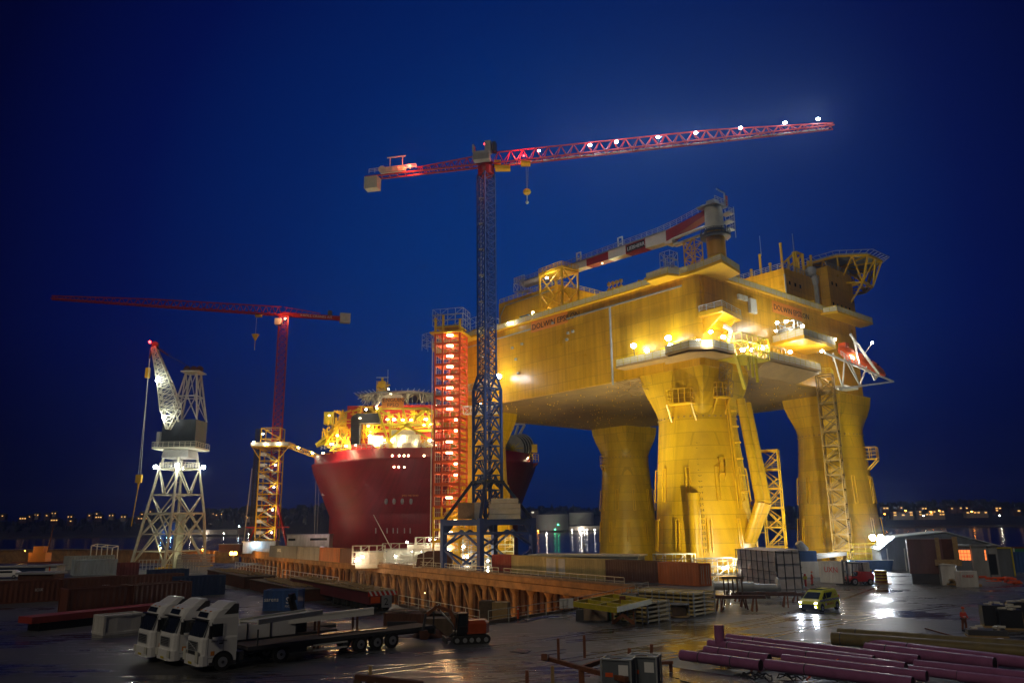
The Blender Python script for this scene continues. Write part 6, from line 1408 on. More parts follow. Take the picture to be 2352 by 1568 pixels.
# row on the pier left of the stair tower
q = G(618, 1279); d2 = (G(812, 1293) - q).normalized()
LFT = [((618, 1278), (682, 1283), 'c_slate', 'dark grey container nearest the amber work light on the pier', {'words': 'UNOL', 'wpos': .3, 'wsize': 1.3}), ((682, 1283), (733, 1287), 'c_grey', 'grey container with a pale door in the middle of the left pier row', {}), ((733, 1287), (780, 1291), 'c_orange', 'rust-orange container beside the grey one on the left pier row', {}), ((780, 1291), (815, 1294), 'c_rust', 'short rust container next to the scaffolded shed', {})]
for (A_, B_, c_, lb, kw) in LFT:
    a, b = G(A_[0], A_[1]), G(B_[0], B_[1]); L_ = (b - a).length - .3; container(lb, a, math.atan2((b - a).y, (b - a).x), L_, c_, h=3.4, group=GR, rib=1.2, **kw)
# stacked site cabins by the ship and glass-fronted cabin at the crane
def cabin(label, px0, px1, pyb, pyt, Y, wallm, d_=5, win=(), lampp=0, name='site_cabin', roofm='grey_paint', bands=True):
    a, b = AY(px0, pyb, Y), AY(px1, pyb, Y); h = AY((px0 + px1) / 2, pyt, Y).z - a.z
    t = thing(name, label, 'cabin', (a.x, Y, a.z)); W = b.x - a.x
    MB().b2((0, 0, -1), (W, d_, h)).build('wall', wallm, t); MB().b2((-.3, -.3, h), (W + .3, d_ + .3, h + .3)).build('roof', roofm, t)
    for (x0, x1, z0, z1) in win: MB().b2((W * x0, -.08, h * z0), (W * x1, .02, h * z1)).build('window', 'glass', t)
    return t, W, h
cabin('stack of two white site cabins beside the hull of the round ship', 658, 755, 1262, 1228, 292, 'c_white', 6, [(.03, .2, .62, .78), (.55, .95, .62, .78), (.1, .5, .12, .2), (.55, .95, .1, .2)])
t, W, h = cabin('wide cabin with a blue-lit front at the foot of the yellow stair tower', 557, 632, 1264, 1244, 308, 'c_pale', 5, [])
lamp('cabin_light', (W * .4, -1.6, h * .75), 900, (.65, .85, 1), t, .3); MB().ball((W * .35, -.3, h * .85), .3, n=8, k=5).build('cabin_lamp', 'lamp_cool', t)
cabin('low rusty pale cabin on the pier beside the amber light', 502, 551, 1262, 1250, 318, 'c_rust', 5, [])
# scaffolded bright sheds between the rows
def lit_shed(label, px0, px1, pyb, pyt, Y, wallm, lamps_, scf=True, col=(1, .8, .55), d_=4, power=800):
    t, W, h = cabin(label, px0, px1, pyb, pyt, Y, wallm, d_, [], name='scaffolded_shed')
    if scf:
        mb = MB(); scaf(mb, -.5, W + .5, -1.6, -.4, 0, h + 1.6, 2.2, 1.5, .11); mb.build('scaffold', 'pale_steel', t)
    for x, z in lamps_:
        MB().ball((W * x, -1.8, h * z), .26, n=8, k=5).build('shed_lamp', 'lamp_white', t); lamp('shed_lamp_glow', (W * x, -2.5, h * z), power, col, t, .2)
    return t, W, h
lit_shed('brightly lit timber shed wrapped in scaffolding where sparks fly on the pier', 816, 880, 1295, 1268, 196, 'net', [(.06, .3), (.3, .65), (.14, .5)], col=(1, .65, .4), power=160)
lit_shed('pale shed behind the scaffold stair left of the red stair tower', 884, 990, 1290, 1262, 203, 'pale_steel', [(.25, .5), (.6, .95), (.8, .95)], power=110)
t = thing('scaffold_stack', 'dense stepped scaffold with walkways in front of the red stair tower foot', 'scaffold', (AY(900, 1290, 190).x, 190, 0))
o_ = AY(900, 1290, 190).x; w9 = AY(1075, 1290, 190).x - o_
mb = MB(); scaf(mb, 0, w9, 0, 3, 0, 3.2, 2.0, 1.6, .11); scaf(mb, w9 * .3, w9, 0, 3, 3.2, 6, 2, 1.4, .11); scaf(mb, w9 * .62, w9 * .95, 0, 3, 6, 9.2, 2, 1.6, .11); mb.build('scaffold_frame', 'pale_steel', t)
MB().b2((w9 * .2, -.1, 2.9), (w9 * .9, .1, 4.4)).build('netting', 'net', t)
for x, z in ((.2, 5), (.5, 5.5), (.56, 5.4), (.75, 3.0), (.95, 1.5)): MB().ball((w9 * x, -.6, z), .24, n=8, k=5).build('scaffold_lamp', 'lamp_white', t); lamp('scaffold_lamp_glow', (w9 * x, -1.4, z), 150, (1, .88, .7), t, .2)
t = thing('rust_bin', 'large rusty dark steel bin in front of the stair tower foot', 'steel bin', (AY(955, 1298, 176).x, 176, 0)); ww = AY(1038, 1298, 176).x - AY(955, 1298, 176).x
MB().extr([(0, 0, 0), (ww, 0, 0), (ww, 0, 2.9), (ww * .85, 0, 3.4), (ww * .3, 0, 3.3), (.4, 0, 2.6)], (0, 2.6, 0)).build('bin_body', 'rust_dark', t)
mb = MB(); scaf(mb, -.4, ww * .5, -1.6, -.3, 0, 3.8, 2, 1.9, .1); mb.build('scaffold_frame', 'pale_steel', t)
# scaffold decks round the leg feet
def leg_scaf(label, px0, px1, pyb, pyt, Y, d_=3, sx=2.0, sz=1.5, mt='galv', lampq=(), rz=0, power=500):
    a, b = AY(px0, pyb, Y), AY(px1, pyb, Y); h = AY((px0 + px1) / 2, pyt, Y).z - a.z; t = thing('scaffold', label, 'scaffold', (a.x, Y, a.z), rz, 'scaffolds round the platform feet'); W = b.x - a.x
    mb = MB(); scaf(mb, 0, W, 0, d_, 0, h, sx, sz, .10); mb.build('scaffold_frame', mt, t)
    mb = MB(); k = 1.0
    while k < h: mb.b2((0, -.05, k), (W, .05, k + .18)); k += sz
    mb.build('scaffold_board', 'timber', t)
    for x, z in lampq: MB().ball((W * x, -.5, h * z), .25, n=8, k=5).build('scaffold_lamp', 'lamp_white', t); lamp('scaffold_lamp_glow', (W * x, -1.2, h * z), power, (1, .9, .7), t, .2)
    return t
leg_scaf('dense scaffold seen between the legs of the blue crane portal', 1062, 1180, 1300, 1235, 182, 4, 2.0, 1.5, lampq=[(.1, .35), (.02, .7), (.5, .2)], power=260)
leg_scaf('pale scaffold below the blue crane portal next to the red container', 1083, 1128, 1312, 1282, 167, 3, 1.6, 1.2, mt='pale_steel', lampq=[(.5, .3)], power=160)
leg_scaf('long low scaffold at the foot of the nearest yellow leg', 1508, 1600, 1318, 1272, 139, 2.6, 1.8, 1.4)
leg_scaf('scaffold cage with a bright lamp beside the orange container', 1602, 1700, 1340, 1282, 124, 3, 1.6, 1.1, lampq=[(.62, .62), (.7, .65)], power=260)
leg_scaf('scaffold tiers against the right leg beside the floodlight mast', 1964, 2020, 1300, 1248, 160, 3, 2.2, 1.3, mt='frame_yellow')
leg_scaf('narrow scaffold at the end of the white wrapped tent', 1790, 1822, 1346, 1296, 111.5, 2.5, 1.3, 1.2, mt='pale_steel')
# ================================================================== WRAPPED TENTS
def wrapped(label, P0, P1, dep, h0, h1, mats_='tarp', grp=None, glow=0):
    P0 = Vector(P0); P1 = Vector(P1); a = math.atan2((P1 - P0).y, (P1 - P0).x); L_ = (P1 - P0).length
    t = thing('wrapped_tent', label, 'tent', P0, a, grp)
    n = 16; mb = MB(); rr3 = random.Random(int(L_ * 100)); fz = [rr3.uniform(-.12, .12) for _ in range((n + 1) * 6)]
    for i in range(n):
        for j in range(5):
            def V_(i_, j_): return (L_ * i_ / n, fz[i_ * 6 + j_] * (1 if 0 < j_ < 5 else .3), h0 * j_ / 5)
            mb.add([V_(i, j), V_(i + 1, j), V_(i + 1, j + 1), V_(i, j + 1)], [(0, 1, 2, 3)])
    mb.add([(0, 0, h0), (L_, 0, h0), (L_, dep, h1), (0, dep, h1)], [(0, 1, 2, 3)]); mb.add([(0, .2, 0), (0, dep, 0), (0, dep, h1), (0, .2, h0)], [(0, 3, 2, 1)]); mb.add([(L_, .2, 0), (L_, dep, 0), (L_, dep, h1), (L_, .2, h0)], [(0, 1, 2, 3)]); mb.add([(0, dep, 0), (L_, dep, 0), (L_, dep, h1), (0, dep, h1)], [(0, 3, 2, 1)])
    mb.build('tarpaulin', mats_, t)
    mb = MB(); x = .1
    while x < L_: mb.beam((x, -.2, 0), (x, -.2, h0), .10, cap=False); x += L_ / 7
    for z in (h0 * .22, h0 * .45, h0 * .7, h0 * .98): mb.beam((0, -.22, z), (L_, -.22, z), .07, cap=False)
    for y in (.1, dep * .35, dep * .7, dep): mb.beam((L_ + .15, y, 0), (L_ + .15, y, h0), .10, cap=False)
    for z in (h0 * .3, h0 * .65, h0 * .97): mb.beam((L_ + .16, 0, z), (L_ + .16, dep, z), .08, cap=False)
    mb.build('tube_frame', 'dark_steel', t)
    if glow: lamp('tent_glow', (L_ * .15, .9, h0 * .55), glow, (1, .95, .85), t, .3)
    return t
wrapped('large white tarpaulin-wrapped tent with dark tube frame behind the stacked frames', G(1697, 1338), G(1786, 1352), 3.4, 4.8, 5.0)
wrapped('smaller white tarpaulin box right of the large wrapped tent', G(1815, 1345), G(1843, 1342), 4.5, 3.4, 4.2)
# ================================================================== BLUE UNIT, WHITE CONTAINER, FORKLIFT, DRUMS
a, b = G(1885, 1336), G(1975, 1342); container('white container with faded red lettering behind the red forklift', a, math.atan2((b - a).y, (b - a).x), (b - a).length, 'c_white', h=2.9, words='UXN', wcol='red_ink', wpos=.12, wsize=1.1)
t = thing('blue_skid', 'blue machine unit with a grey cowl left of the white container', 'machine', G(1860, 1325))
MB().b2((-1.4, 0, 0), (1.6, 2.5, 2.4)).build('lower_box', 'c_white', t); MB().b2((-1.2, .2, 2.4), (1.5, 2.3, 4.0)).build('upper_box', 'c_blue', t); MB().cyl((0, 1.2, 4), (-1.0, 1.0, 5.3), .8, .55, n=12).build('cowl', 'galv', t); MB().beam((1.5, .6, 3.0), (6.4, .6, 3.5), .5).build('lit_duct', 'white_paint', t)
lamp('skid_light', (4, -.6, 4.4), 260, (.9, .95, 1), t, .2)
for i, (px, py, lb) in enumerate(((1868, 1287, 'small white-topped trestle left of the two others above the container'), (1898, 1285, 'small lit trestle table in the middle behind the white container'), (1924, 1283, 'small lit trestle table on the right behind the white container'))):
    p = AY(px, py, 131); t = thing('trestle_table', lb, 'trestle', (p.x, 131, 0), 0, 'trestle tables at the right leg'); MB().b2((-1.3, -.6, p.z + .9), (1.3, .6, p.z + 1.05)).build('table_top', 'white_paint', t)
    for sx in (-1.1, 1.1): MB().b2((sx - .08, -.5, 0), (sx + .08, .5, p.z + .9)).build('leg', 'timber', t)
# forklift
def wheel(parent, c, axis, r, w_, rim='grey_paint', name='wheel'):
    axis = Vector(axis).normalized(); c = Vector(c)
    o = MB().cyl(c - axis * w_ / 2, c + axis * w_ / 2, r, n=20).build(name, 'rubber', parent)
    mb = MB().cyl(c - axis * (w_ / 2 + .02), c + axis * (w_ / 2 + .02), r * .58, n=14); mb.build('rim', rim, o)
    mb = MB().cyl(c - axis * (w_ / 2 + .05), c + axis * (w_ / 2 + .05), r * .18, n=8); mb.build('hub', 'dark_steel', o)
    return o
p = G(1955, 1343); t = thing('forklift', 'red forklift with a black mast and cab parked before the white container', 'forklift', p, R(8))
mb = MB(); mb.extr([(-.3, -.8, .5), (2.9, -.8, .5), (3.1, -.8, 1.3), (2.6, -.8, 1.75), (1.2, -.8, 1.8), (.8, -.8, 1.2), (-.3, -.8, 1.1)], (0, 1.6, 0)).build('body', 'mod_red', t)
mb = MB(); 
for x, y in ((-.1, -.7), (-.1, .7), (1.6, -.7), (1.6, .7)): mb.beam((x, y, 1.1), (x + (.2 if x < 0 else -.1), y * .9, 2.9), .12)
mb.b2((-.1, -.75, 2.85), (1.6, .75, 3.0)); mb.build('overhead_guard', 'black', t)
mb = MB()
for y in (-.5, .5): mb.beam((-.7, y, .1), (-.7, y, 3.3), .2)
for z in (.5, 1.8, 3.2): mb.beam((-.7, -.5, z), (-.7, .5, z), .14)
mb.beam((-.8, -.35, .12), (-2.0, -.35, .12), .12); mb.beam((-.8, .35, .12), (-2.0, .35, .12), .12); mb.build('mast', 'dark_steel', t)
MB().box((.7, 0, 1.3), (.6, .6, .9)).build('seat', 'black', t)
for x, r_ in ((.1, .48), (2.4, .42)):
    for y in (-.75, .75): wheel(t, (x, y, r_), (0, 1, 0), r_, .3)
for (px, py), lb in (((1991, 1338), 'yellow-banded oil drum next to the white container end'), ((2025, 1340), 'yellow-banded oil drum on a pallet in the floodlight')):
    t = thing('oil_drum', lb, 'drum', G(px, py), 0, 'drums by the floodlit gap'); MB().cyl((0, 0, .15), (0, 0, 1.75), .78, n=18).build('drum_body', 'rust', t)
    mb = MB()
    for z in (.5, .9, 1.3, 1.7): mb.cyl((0, 0, z), (0, 0, z + .12), .81, n=18)
    mb.build('band', 'frame_yellow', t); MB().b2((-.95, -.95, 0), (.95, .95, .14)).build('pallet', 'timber', t)
t = thing('small_person', 'person in red overalls walking by the barrier left of the forklift', 'person', (0, 0, 0))
bpy.data.objects.remove(t)
# ================================================================== FLOODLIGHT MAST
p = G(2030, 1308); t = thing('floodlight_mast', 'tall slim mast with two blinding white floodlights beside the grey tent', 'floodlight mast', p)
hm = AY(2022, 1234, p.y).z
MB().cyl((0, 0, 0), (-.6, 0, hm), .16, .1, n=8).build('pole', 'galv', t); MB().b2((-1.0, -.6, 0), (1.0, .6, 1.0)).build('base_unit', 'frame_yellow', t)
for q in (-.75, .75): MB().ball((-.6 + q * 1.0, 0, hm), .55, n=10, k=6).build('floodlight', 'lamp_cool', t)
lamp('mast_flood', (-1.3, -.9, hm + .1), 9500, (.92, .96, 1), t, .4); lamp('mast_flood', (-1.2, 1.2, hm + .2), 6000, (1, .97, .88), t, .4)
# ================================================================== BIG TENT HALL
A1 = G(2027, 1312); B1 = G(2172, 1318); 
tx = Vector((A1.x + 1, A1.y + 2, 0)); t = thing('storage_tent', 'large grey gabled storage tent with a ribbed roof on the right side of the yard', 'tent', tx, R(-17))
WT, DT, HE, HR_ = 18.4, 12, 4.0, 6.6
mb = MB(); mb.add([(0, 0, 0), (WT, 0, 0), (WT, 0, HE), (0, 0, HE)], [(0, 1, 2, 3)]); mb.add([(0, 0, 0), (0, DT, 0), (0, DT, HE), (0, 0, HE)], [(0, 3, 2, 1)]); mb.add([(WT, 0, 0), (WT, DT, 0), (WT, DT, HE), (WT, 0, HE)], [(0, 1, 2, 3)])
mb.v = []; mb.f = []
apx = WT * .36
front = [(0, 0, 0), (WT, 0, 0), (WT, 0, HE), (apx + 4, 0, HR_ - .2), (apx - 4, 0, HR_ - 1.0), (0, 0, HE - .6)]
mb.extr(front[::-1], (0, DT, 0)); mb.build('tent_wall', 'c_slate', t)
mb = MB(); s0 = [(-.2, HE - .5), (apx - 4, HR_ - .9), (apx + 4, HR_ - .1), (WT + .3, HE + .1)]
for (x0_, z0_), (x1_, z1_) in zip(s0[:-1], s0[1:]): mb.loft([[(x0_, -.3, z0_), (x0_, DT + .3, z0_), (x0_, DT + .3, z0_ + .12), (x0_, -.3, z0_ + .12)], [(x1_, -.3, z1_), (x1_, DT + .3, z1_), (x1_, DT + .3, z1_ + .12), (x1_, -.3, z1_ + .12)]])
mb.build('tent_roof', 'tent', t)
mb = MB()
for k in range(9): x = 1 + k * 2.8; mb.beam((x, -.1, 0), (x, -.1, HE - .2), .16)
mb.split('tent_post', 'pale_steel', t)
# dark steel module with tan fittings + shed + lockers
t = thing('steel_module', 'tall dark rusty steel box module with tan brackets standing before the tent', 'steel module', G(2094, 1341), R(-24))
MB().b2((0, 0, 1.4), (4.3, 4, 6.0)).build('module_body', 'c_brown', t); MB().b2((.2, .2, 0), (4.2, 3.6, 1.5)).build('skid_base', 'dark_steel', t)
mb = MB(); mb.b2((3.5, -.25, 3.3), (4.0, .05, 6.2)); mb.b2((5.6, -.25, 3.3), (6.2, .2, 6.3)); mb.b2((3.2, -.3, 2.5), (6.4, .6, 3.3)); mb.build('lifting_bracket', 'timber', t); MB().b2((4.31, .3, 3.31), (6.1, 3.6, 6.0)).build('side_module', 'rust_dark', t)
t = thing('locker_shed', 'narrow pale wooden locker with a low pitched roof in front of the steel module', 'locker', G(2165, 1343), R(-12))
MB().b2((0, 0, 0), (1.9, 1.5, 2.6)).build('wall', 'c_white', t); MB().loft([[(-.15, -.15, 2.6), (2.05, -.15, 2.6), (2.05, 1.65, 2.6), (-.15, 1.65, 2.6)], [(.8, .6, 2.95), (1.1, .6, 2.95), (1.1, .9, 2.95), (.8, .9, 2.95)]]).build('roof', 'white_paint', t)
t = thing('site_hut', 'dark site hut with two glowing orange windows', 'hut', G(2200, 1324), R(-24)); MB().b2((0, 0, 0), (4.6, 3, 4.6)).build('wall', 'c_slate', t); MB().b2((-.2, -.3, 4.6), (4.9, 3.2, 4.8)).build('roof', 'tent', t)
for x in (.4, 2.5): MB().b2((x, -.08, 2.5), (x + 1.7, .0, 4.0)).build('window', 'window_amber', t)
mb = MB()
for x in (.4, 2.5):
    for k in range(1, 4): mb.b2((x + k * .42 - .03, -.12, 2.5), (x + k * .42 + .03, -.09, 4.0))
    for k in range(1, 3): mb.b2((x, -.12, 2.5 + k * .5 - .03), (x + 1.7, -.09, 2.5 + k * .5 + .03))
mb.build('window_bar', 'rust_dark', t)
t = thing('hut_module', 'grey container-like hut with an open dark doorway right of the lit hut', 'hut', G(2240, 1325), R(-10)); MB().b2((0, 0, 0), (3.6, 3, 4.6)).build('wall', 'c_grey', t); MB().b2((2.2, -.06, .4), (3.3, .02, 3.4)).build('doorway', 'black', t); MB().b2((-.2, -.3, 4.6), (3.8, 3.2, 4.8)).build('roof', 'grey_paint', t)
t = thing('portable_toilet', 'yellow-edged grey cabin at the right beside the green containers', 'cabin', G(2280, 1322), R(-10)); MB().b2((0, 0, 0), (3.2, 3, 4.2)).build('wall', 'c_slate', t); mb = MB()
for x in (0, 3.2): mb.beam((x, -.05, 0), (x, -.05, 4.2), .18)
mb.beam((0, -.05, 4.2), (3.2, -.05, 4.2), .18); mb.build('edge_frame', 'frame_yellow', t)
container('green container lying in front of the brown one at the far right', G(2262, 1297), R(-4), 11, 'c_green', h=2.9, words=None); container('long brown container behind the green one at the far right', G(2240, 1290), R(-2), 22, 'c_rust', h=2.9); container('second green container, lower and nearer at the far right', G(2290, 1308), R(-6), 9, 'c_green', h=2.5); container('blue container cut by the right edge of the picture', G(2330, 1314), R(-8), 8, 'c_blue', h=3.2); container('small blue container beside the tent gable', G(2232, 1296), R(-4), 5, 'c_navy', h=2.9)
t = thing('skip', 'low blue open skip lit white behind the drums', 'skip', G(1968, 1312)); mb = MB(); mb.loft([[(0, 0, 0), (6, 0, 0), (6, 2.4, 0), (0, 2.4, 0)], [(-.4, -.3, 1.8), (6.4, -.3, 1.8), (6.4, 2.7, 1.8), (-.4, 2.7, 1.8)]], cap=False); mb.add([(0, 0, .1), (6, 0, .1), (6, 2.4, .1), (0, 2.4, .1)], [(0, 1, 2, 3)]); mb.build('skip_body', 'c_blue', t); MB().rail([(-.4, -.35, 1.75), (6.4, -.35, 1.75)], h=.15, sp=7, t=.1, mids=0).build('rim', 'white_paint', t)
# scrap around the huts
rj = random.Random(4)
for i, (px, py, lb, mt) in enumerate(((2215, 1345, 'low pile of timber and pallets in front of the lit hut', 'timber'), (2300, 1340, 'heap of orange straps and scrap near the right edge', 'orange'))):
    t = thing('scrap_pile', lb, 'scrap pile', G(px, py)); mb = MB()
    for k in range(22): mb.box((rj.uniform(-2.2, 2.2), rj.uniform(-1, 1), rj.uniform(.1, .9)), (rj.uniform(.4, 1.8), rj.uniform(.1, .5), rj.uniform(.08, .3)), rj.uniform(0, 3))
    mb.build('scrap', mt, t)
t = thing('crate', 'pale crate with red lettering beside the timber pile', 'crate', G(2210, 1348)); MB().b2((0, 0, 0), (2.2, 1.4, 2.0)).build('crate_body', 'c_white', t); text('crate_lettering', 'FUREX', .5, 'red_ink', frame(Vector((.2, -.03, 1.2)), (1, 0, 0), (0, 0, 1)), t)
# ================================================================== TRUCKS
def rr_ring(x0, x1, y0, y1, z, cf_=.25, cb=.05):
    return [(x0 + cf_, y0, z), (x1 - cb, y0, z), (x1, y0 + cb, z), (x1, y1 - cb, z), (x1 - cb, y1, z), (x0 + cf_, y1, z), (x0 + cf_ * .3, y1 - cf_ * .3, z), (x0, y1 - cf_, z), (x0, y0 + cf_, z), (x0 + cf_ * .3, y0 + cf_ * .3, z)]
def truck_cab(t, modern=False):
    W = 2.5
    mb = MB(); prof = [(.42, .10, 2.3), (.95, .0, 2.3), (1.9, .02, 2.3), (2.02, .06, 2.32), (2.98, .42, 2.32), (3.10, .46, 2.32), (3.48, .62, 2.32), (3.62, .95, 2.32)]
    mb.loft([rr_ring(xf, xb_, 0 + (.04 if z > 2 else 0) + (.06 if z > 3.2 else 0), W - (.04 if z > 2 else 0) - (.06 if z > 3.2 else 0), z, .28 if z < 3.2 else .4) for z, xf, xb_ in prof])
    mb.build('cab', 'truck_white', t)
    mb = MB(); mb.loft([rr_ring(1.1, 2.2, .25, W - .25, 3.60, .1), rr_ring(1.75, 2.2, .3, W - .3, 4.0, .08)]); mb.build('roof_deflector', 'truck_white', t)
    mb = MB(); mb.extr([(1.35, .06, 3.3), (2.28, .06, 3.3), (2.28, .06, 3.9), (2.0, .06, 3.9)], (0, .06, 0)); mb.build('side_fairing', 'dark_steel', t)
    # glass
    mb = MB(); mb.add([(.055, .30, 2.04), (.055, W - .30, 2.04), (.395, W - .34, 2.92), (.395, .34, 2.92)], [(0, 3, 2, 1)]); mb.add([(.055, .30, 2.04), (.395, .34, 2.92), (.52, .10, 2.92), (.22, .06, 2.04)], [(0, 1, 2, 3)]); mb.v = [p + Vector((-.02, 0, 0)) for p in mb.v]; mb.build('windscreen', 'glass', t)
    MB().box((.38, W / 2, 3.0), (.34, W - .35, .07)).build('sun_visor', 'black', t)
    mb = MB(); mb.add([(.435, .5, 3.13), (.435, W - .5, 3.13), (.56, W - .55, 3.42), (.56, .55, 3.42)], [(0, 3, 2, 1)]); mb.build('roof_window', 'glass', t)
    mb = MB(); mb.extr([(.40, .025, 2.02), (1.32, .025, 2.02), (1.32, .025, 2.78), (.66, .025, 2.78)], (0, .02, 0)); mb.build('side_window', 'glass', t)
    mb = MB(); mb.box((1.40, -.004, 1.75), (.03, .012, 2.1)); mb.box((.42, -.004, 1.35), (.03, .012, 1.2)); mb.box((.9, -.004, .80), (1.0, .012, .03)); mb.build('door_seam', 'grey_paint', t)
    MB().box((1.24, -.02, 1.62), (.24, .04, .07)).build('door_handle', 'black', t)
    mb = MB()
    if modern: mb.b2((-.03, .55, .75), (.05, W - .55, 1.75))
    else: mb.b2((-.03, .55, 1.25), (.05, W - .55, 1.70))
    mb.b2((-.03 + .06, .45, .45), (.12, W - .45, .88 if not modern else .7)); mb.build('grille', 'black', t)
    mb = MB()
    for k in range(4): mb.b2((-.05, .6, .55 + k * .09), (-.03 + .07, W - .6, .57 + k * .09))
    for k in range(4): mb.b2((-.045, .6, 1.3 + k * .1), (-.02, W - .6, 1.325 + k * .1))
    mb.beam((-.05, .6, 1.28), (-.05, W - .6, 1.68), .04) if modern else None
    mb.build('grille_bar', 'grey_paint', t)
    MB().loft([rr_ring(-.10, .5, -.02, W + .02, .38, .28), rr_ring(-.12, .5, -.02, W + .02, .98, .28)]).build('bumper', 'truck_white', t)
    for y in (.28, W - .28): MB().b2((-.15, y - .2, .6), (-.10, y + .2, 1.0 if not modern else 1.25)).build('headlight', 'pale_steel', t)
    for y in (-.32, W + .32):
        mb = MB(); mb.box((.42, y, 2.35), (.14, .24, .75)); mb.beam((.5, y, 2.7), (.6, 0 if y < 0 else W, 2.85), .05); mb.beam((.5, y, 2.0), (.6, 0 if y < 0 else W, 1.95), .05); mb.build('mirror', 'black', t)
    mb = MB(); mb.b2((.55, -.01, .35), (2.28, .30, .55)); mb.b2((2.3, .1, .5), (2.8, W - .1, 1.0)); mb.b2((2.05, .02, .45), (2.3, .4, 1.05)); mb.build('step_box', 'dark_steel', t)
    MB().b2((-.145, 1.0, .46), (-.125, 1.52, .58)).build('number_plate', 'frame_yellow', t)
    mb = MB(); mb.beam((.045, .6, 2.06), (.20, 1.2, 2.42), .03); mb.beam((.045, 1.4, 2.06), (.20, 2.0, 2.42), .03); mb.split('wiper', 'black', t)
    mb = MB(); mb.b2((-.05, .5, 1.20), (-.02, W - .5, 1.25)); mb.b2((-.05, .5, 1.72), (-.02, W - .5, 1.77)); mb.b2((-.05, .5, 1.25), (-.02, .55, 1.72)); mb.b2((-.05, W - .55, 1.25), (-.02, W - .5, 1.72)); mb.build('grille_frame', 'galv', t)
    for y in (.5, 1.25, W - .5): MB().box((.66, y, 3.5), (.12, .12, .05)).build('marker_lamp', 'sign_orange', t)
    MB().b2((.62, -.012, .95), (.86, -.004, 1.2)).build('warning_sticker', 'sign_orange', t)
    # wheel arch
    mb = MB(); pts = [(1.4 + .66 * math.cos(a), -.025, .55 + .62 * math.sin(a)) for a in [math.pi * i / 12 for i in range(13)]]; mb.extr(pts[::-1], (0, .3, 0)); mb.build('wheel_arch', 'black', t)
    wheel(t, (1.4, .12, .52), (0, 1, 0), .52, .34, 'galv'); wheel(t, (1.4, W - .12, .52), (0, 1, 0), .52, .34, 'galv')
def truck_bed(t, L0, L1, axles, W=2.5, deckm='timber_dark'):
    mb = MB(); mb.b2((L0, 0, 1.12), (L1, W, 1.22)); mb.build('load_deck', deckm, t)
    mb = MB(); mb.b2((L0, -.01, .98), (L1, .06, 1.21)); mb.b2((L0, W - .06, .98), (L1, W + .01, 1.21)); mb.b2((L0, .7, .72), (L1 - .2, .95, 1.11)); mb.b2((L0, W - .95, .72), (L1 - .2, W - .7, 1.11))
    k = L0
    while k < L1: mb.b2((k, .08, 1.0), (k + .1, W - .08, 1.11)); k += .9
    mb.build('chassis', 'dark_steel', t)
    for x in axles:
        for y in (.17, W - .17): wheel(t, (x, y, .52), (0, 1, 0), .52, .36, 'galv')
Tr = []
for k, (ox, oy, lb, md) in enumerate(((*G(458, 1532, .35)[:2], 'white truck nearest the camera with a long low flatbed trailer', True), (*G(393, 1519, .35)[:2], 'middle white truck of the three parked side by side', False), (*G(340, 1510, .35)[:2], 'leftmost white truck, farthest back of the three', False))):
    t = thing('truck', lb, 'truck', (ox, oy, 0), R(42.4 if k == 0 else 43.5), 'white trucks parked in a row'); truck_cab(t, md); Tr.append(t)
t = Tr[0]; truck_bed(t, 3.0, 17.8, (5.3, 11.3, 12.65, 13.95))
mb = MB()
for z in (.45, .78): mb.b2((7.6, -.02, z), (10.2, .03, z + .1))
mb.build('side_guard', 'white_paint', t)
mb = MB(); mb.b2((7.9, .03, .4), (7.98, .08, 1.0)); mb.b2((9.8, .03, .4), (9.88, .08, 1.0)); mb.b2((5.9, .15, .5), (7.2, .6, 1.0)); mb.split('guard_bracket', 'dark_steel', t)
for x in (3.6, 17.6): MB().b2((x, .0, 1.22), (x + .08, .08, 2.2)).build('stake', 'dark_steel', t)
mb = MB(); mb.box((10.6, 1.6, 1.26), (3.2, .9, .06), .05); mb.box((13, 1.2, 1.26), (2.2, .6, .05), -.04); mb.split('wet_tarp', 'steel_plate_wet', t)
mb = MB(); mb.extr([(15, 2.3, 1.22), (17.8, 2.4, 1.22), (17.8, 2.4, 1.3), (15, 2.3, 1.55)], (0, .1, 0)); mb.b2((17.72, 0, .6), (17.82, 2.5, 1.15)); mb.build('tail_board', 'dark_steel', t)
text('door_lettering', 'Stener Stigfinn', .17, 'black_ink', frame(Vector((.62, -.012, 1.72)), (1, 0, 0), (0, 0, 1)), t, .002)
t = Tr[1]; truck_bed(t, 3.0, 12.0, (5.3, 6.7))
mb = MB(); mb.b2((3.2, -.03, 1.22), (8.6, .03, 2.15)); mb.build('dropside', 'truck_white', t)
mb = MB()
for x in (4.9, 6.6, 8.55): mb.b2((x, -.07, 1.1), (x + .09, -.03, 2.25))
mb.split('stake', 'dark_steel', t)
mb = MB(); mb.b2((9.0, .6, 1.2), (9.8, 1.9, 1.9)); mb.beam((9.4, 1.2, 1.8), (8.6, 1.0, 3.6), .34); mb.beam((8.6, 1.0, 3.6), (8.9, 1.0, 3.7), .5); mb.beam((8.5, .9, 3.6), (9.2, 1.0, 2.2), .2); mb.build('loader_crane', 'black', t)
t = Tr[2]; truck_bed(t, 3.0, 14.0, (5.3, 6.7, 11))
mb = MB(); mb.b2((3.2, -.03, 1.22), (7, .03, 1.9)); mb.build('dropside', 'truck_white', t)
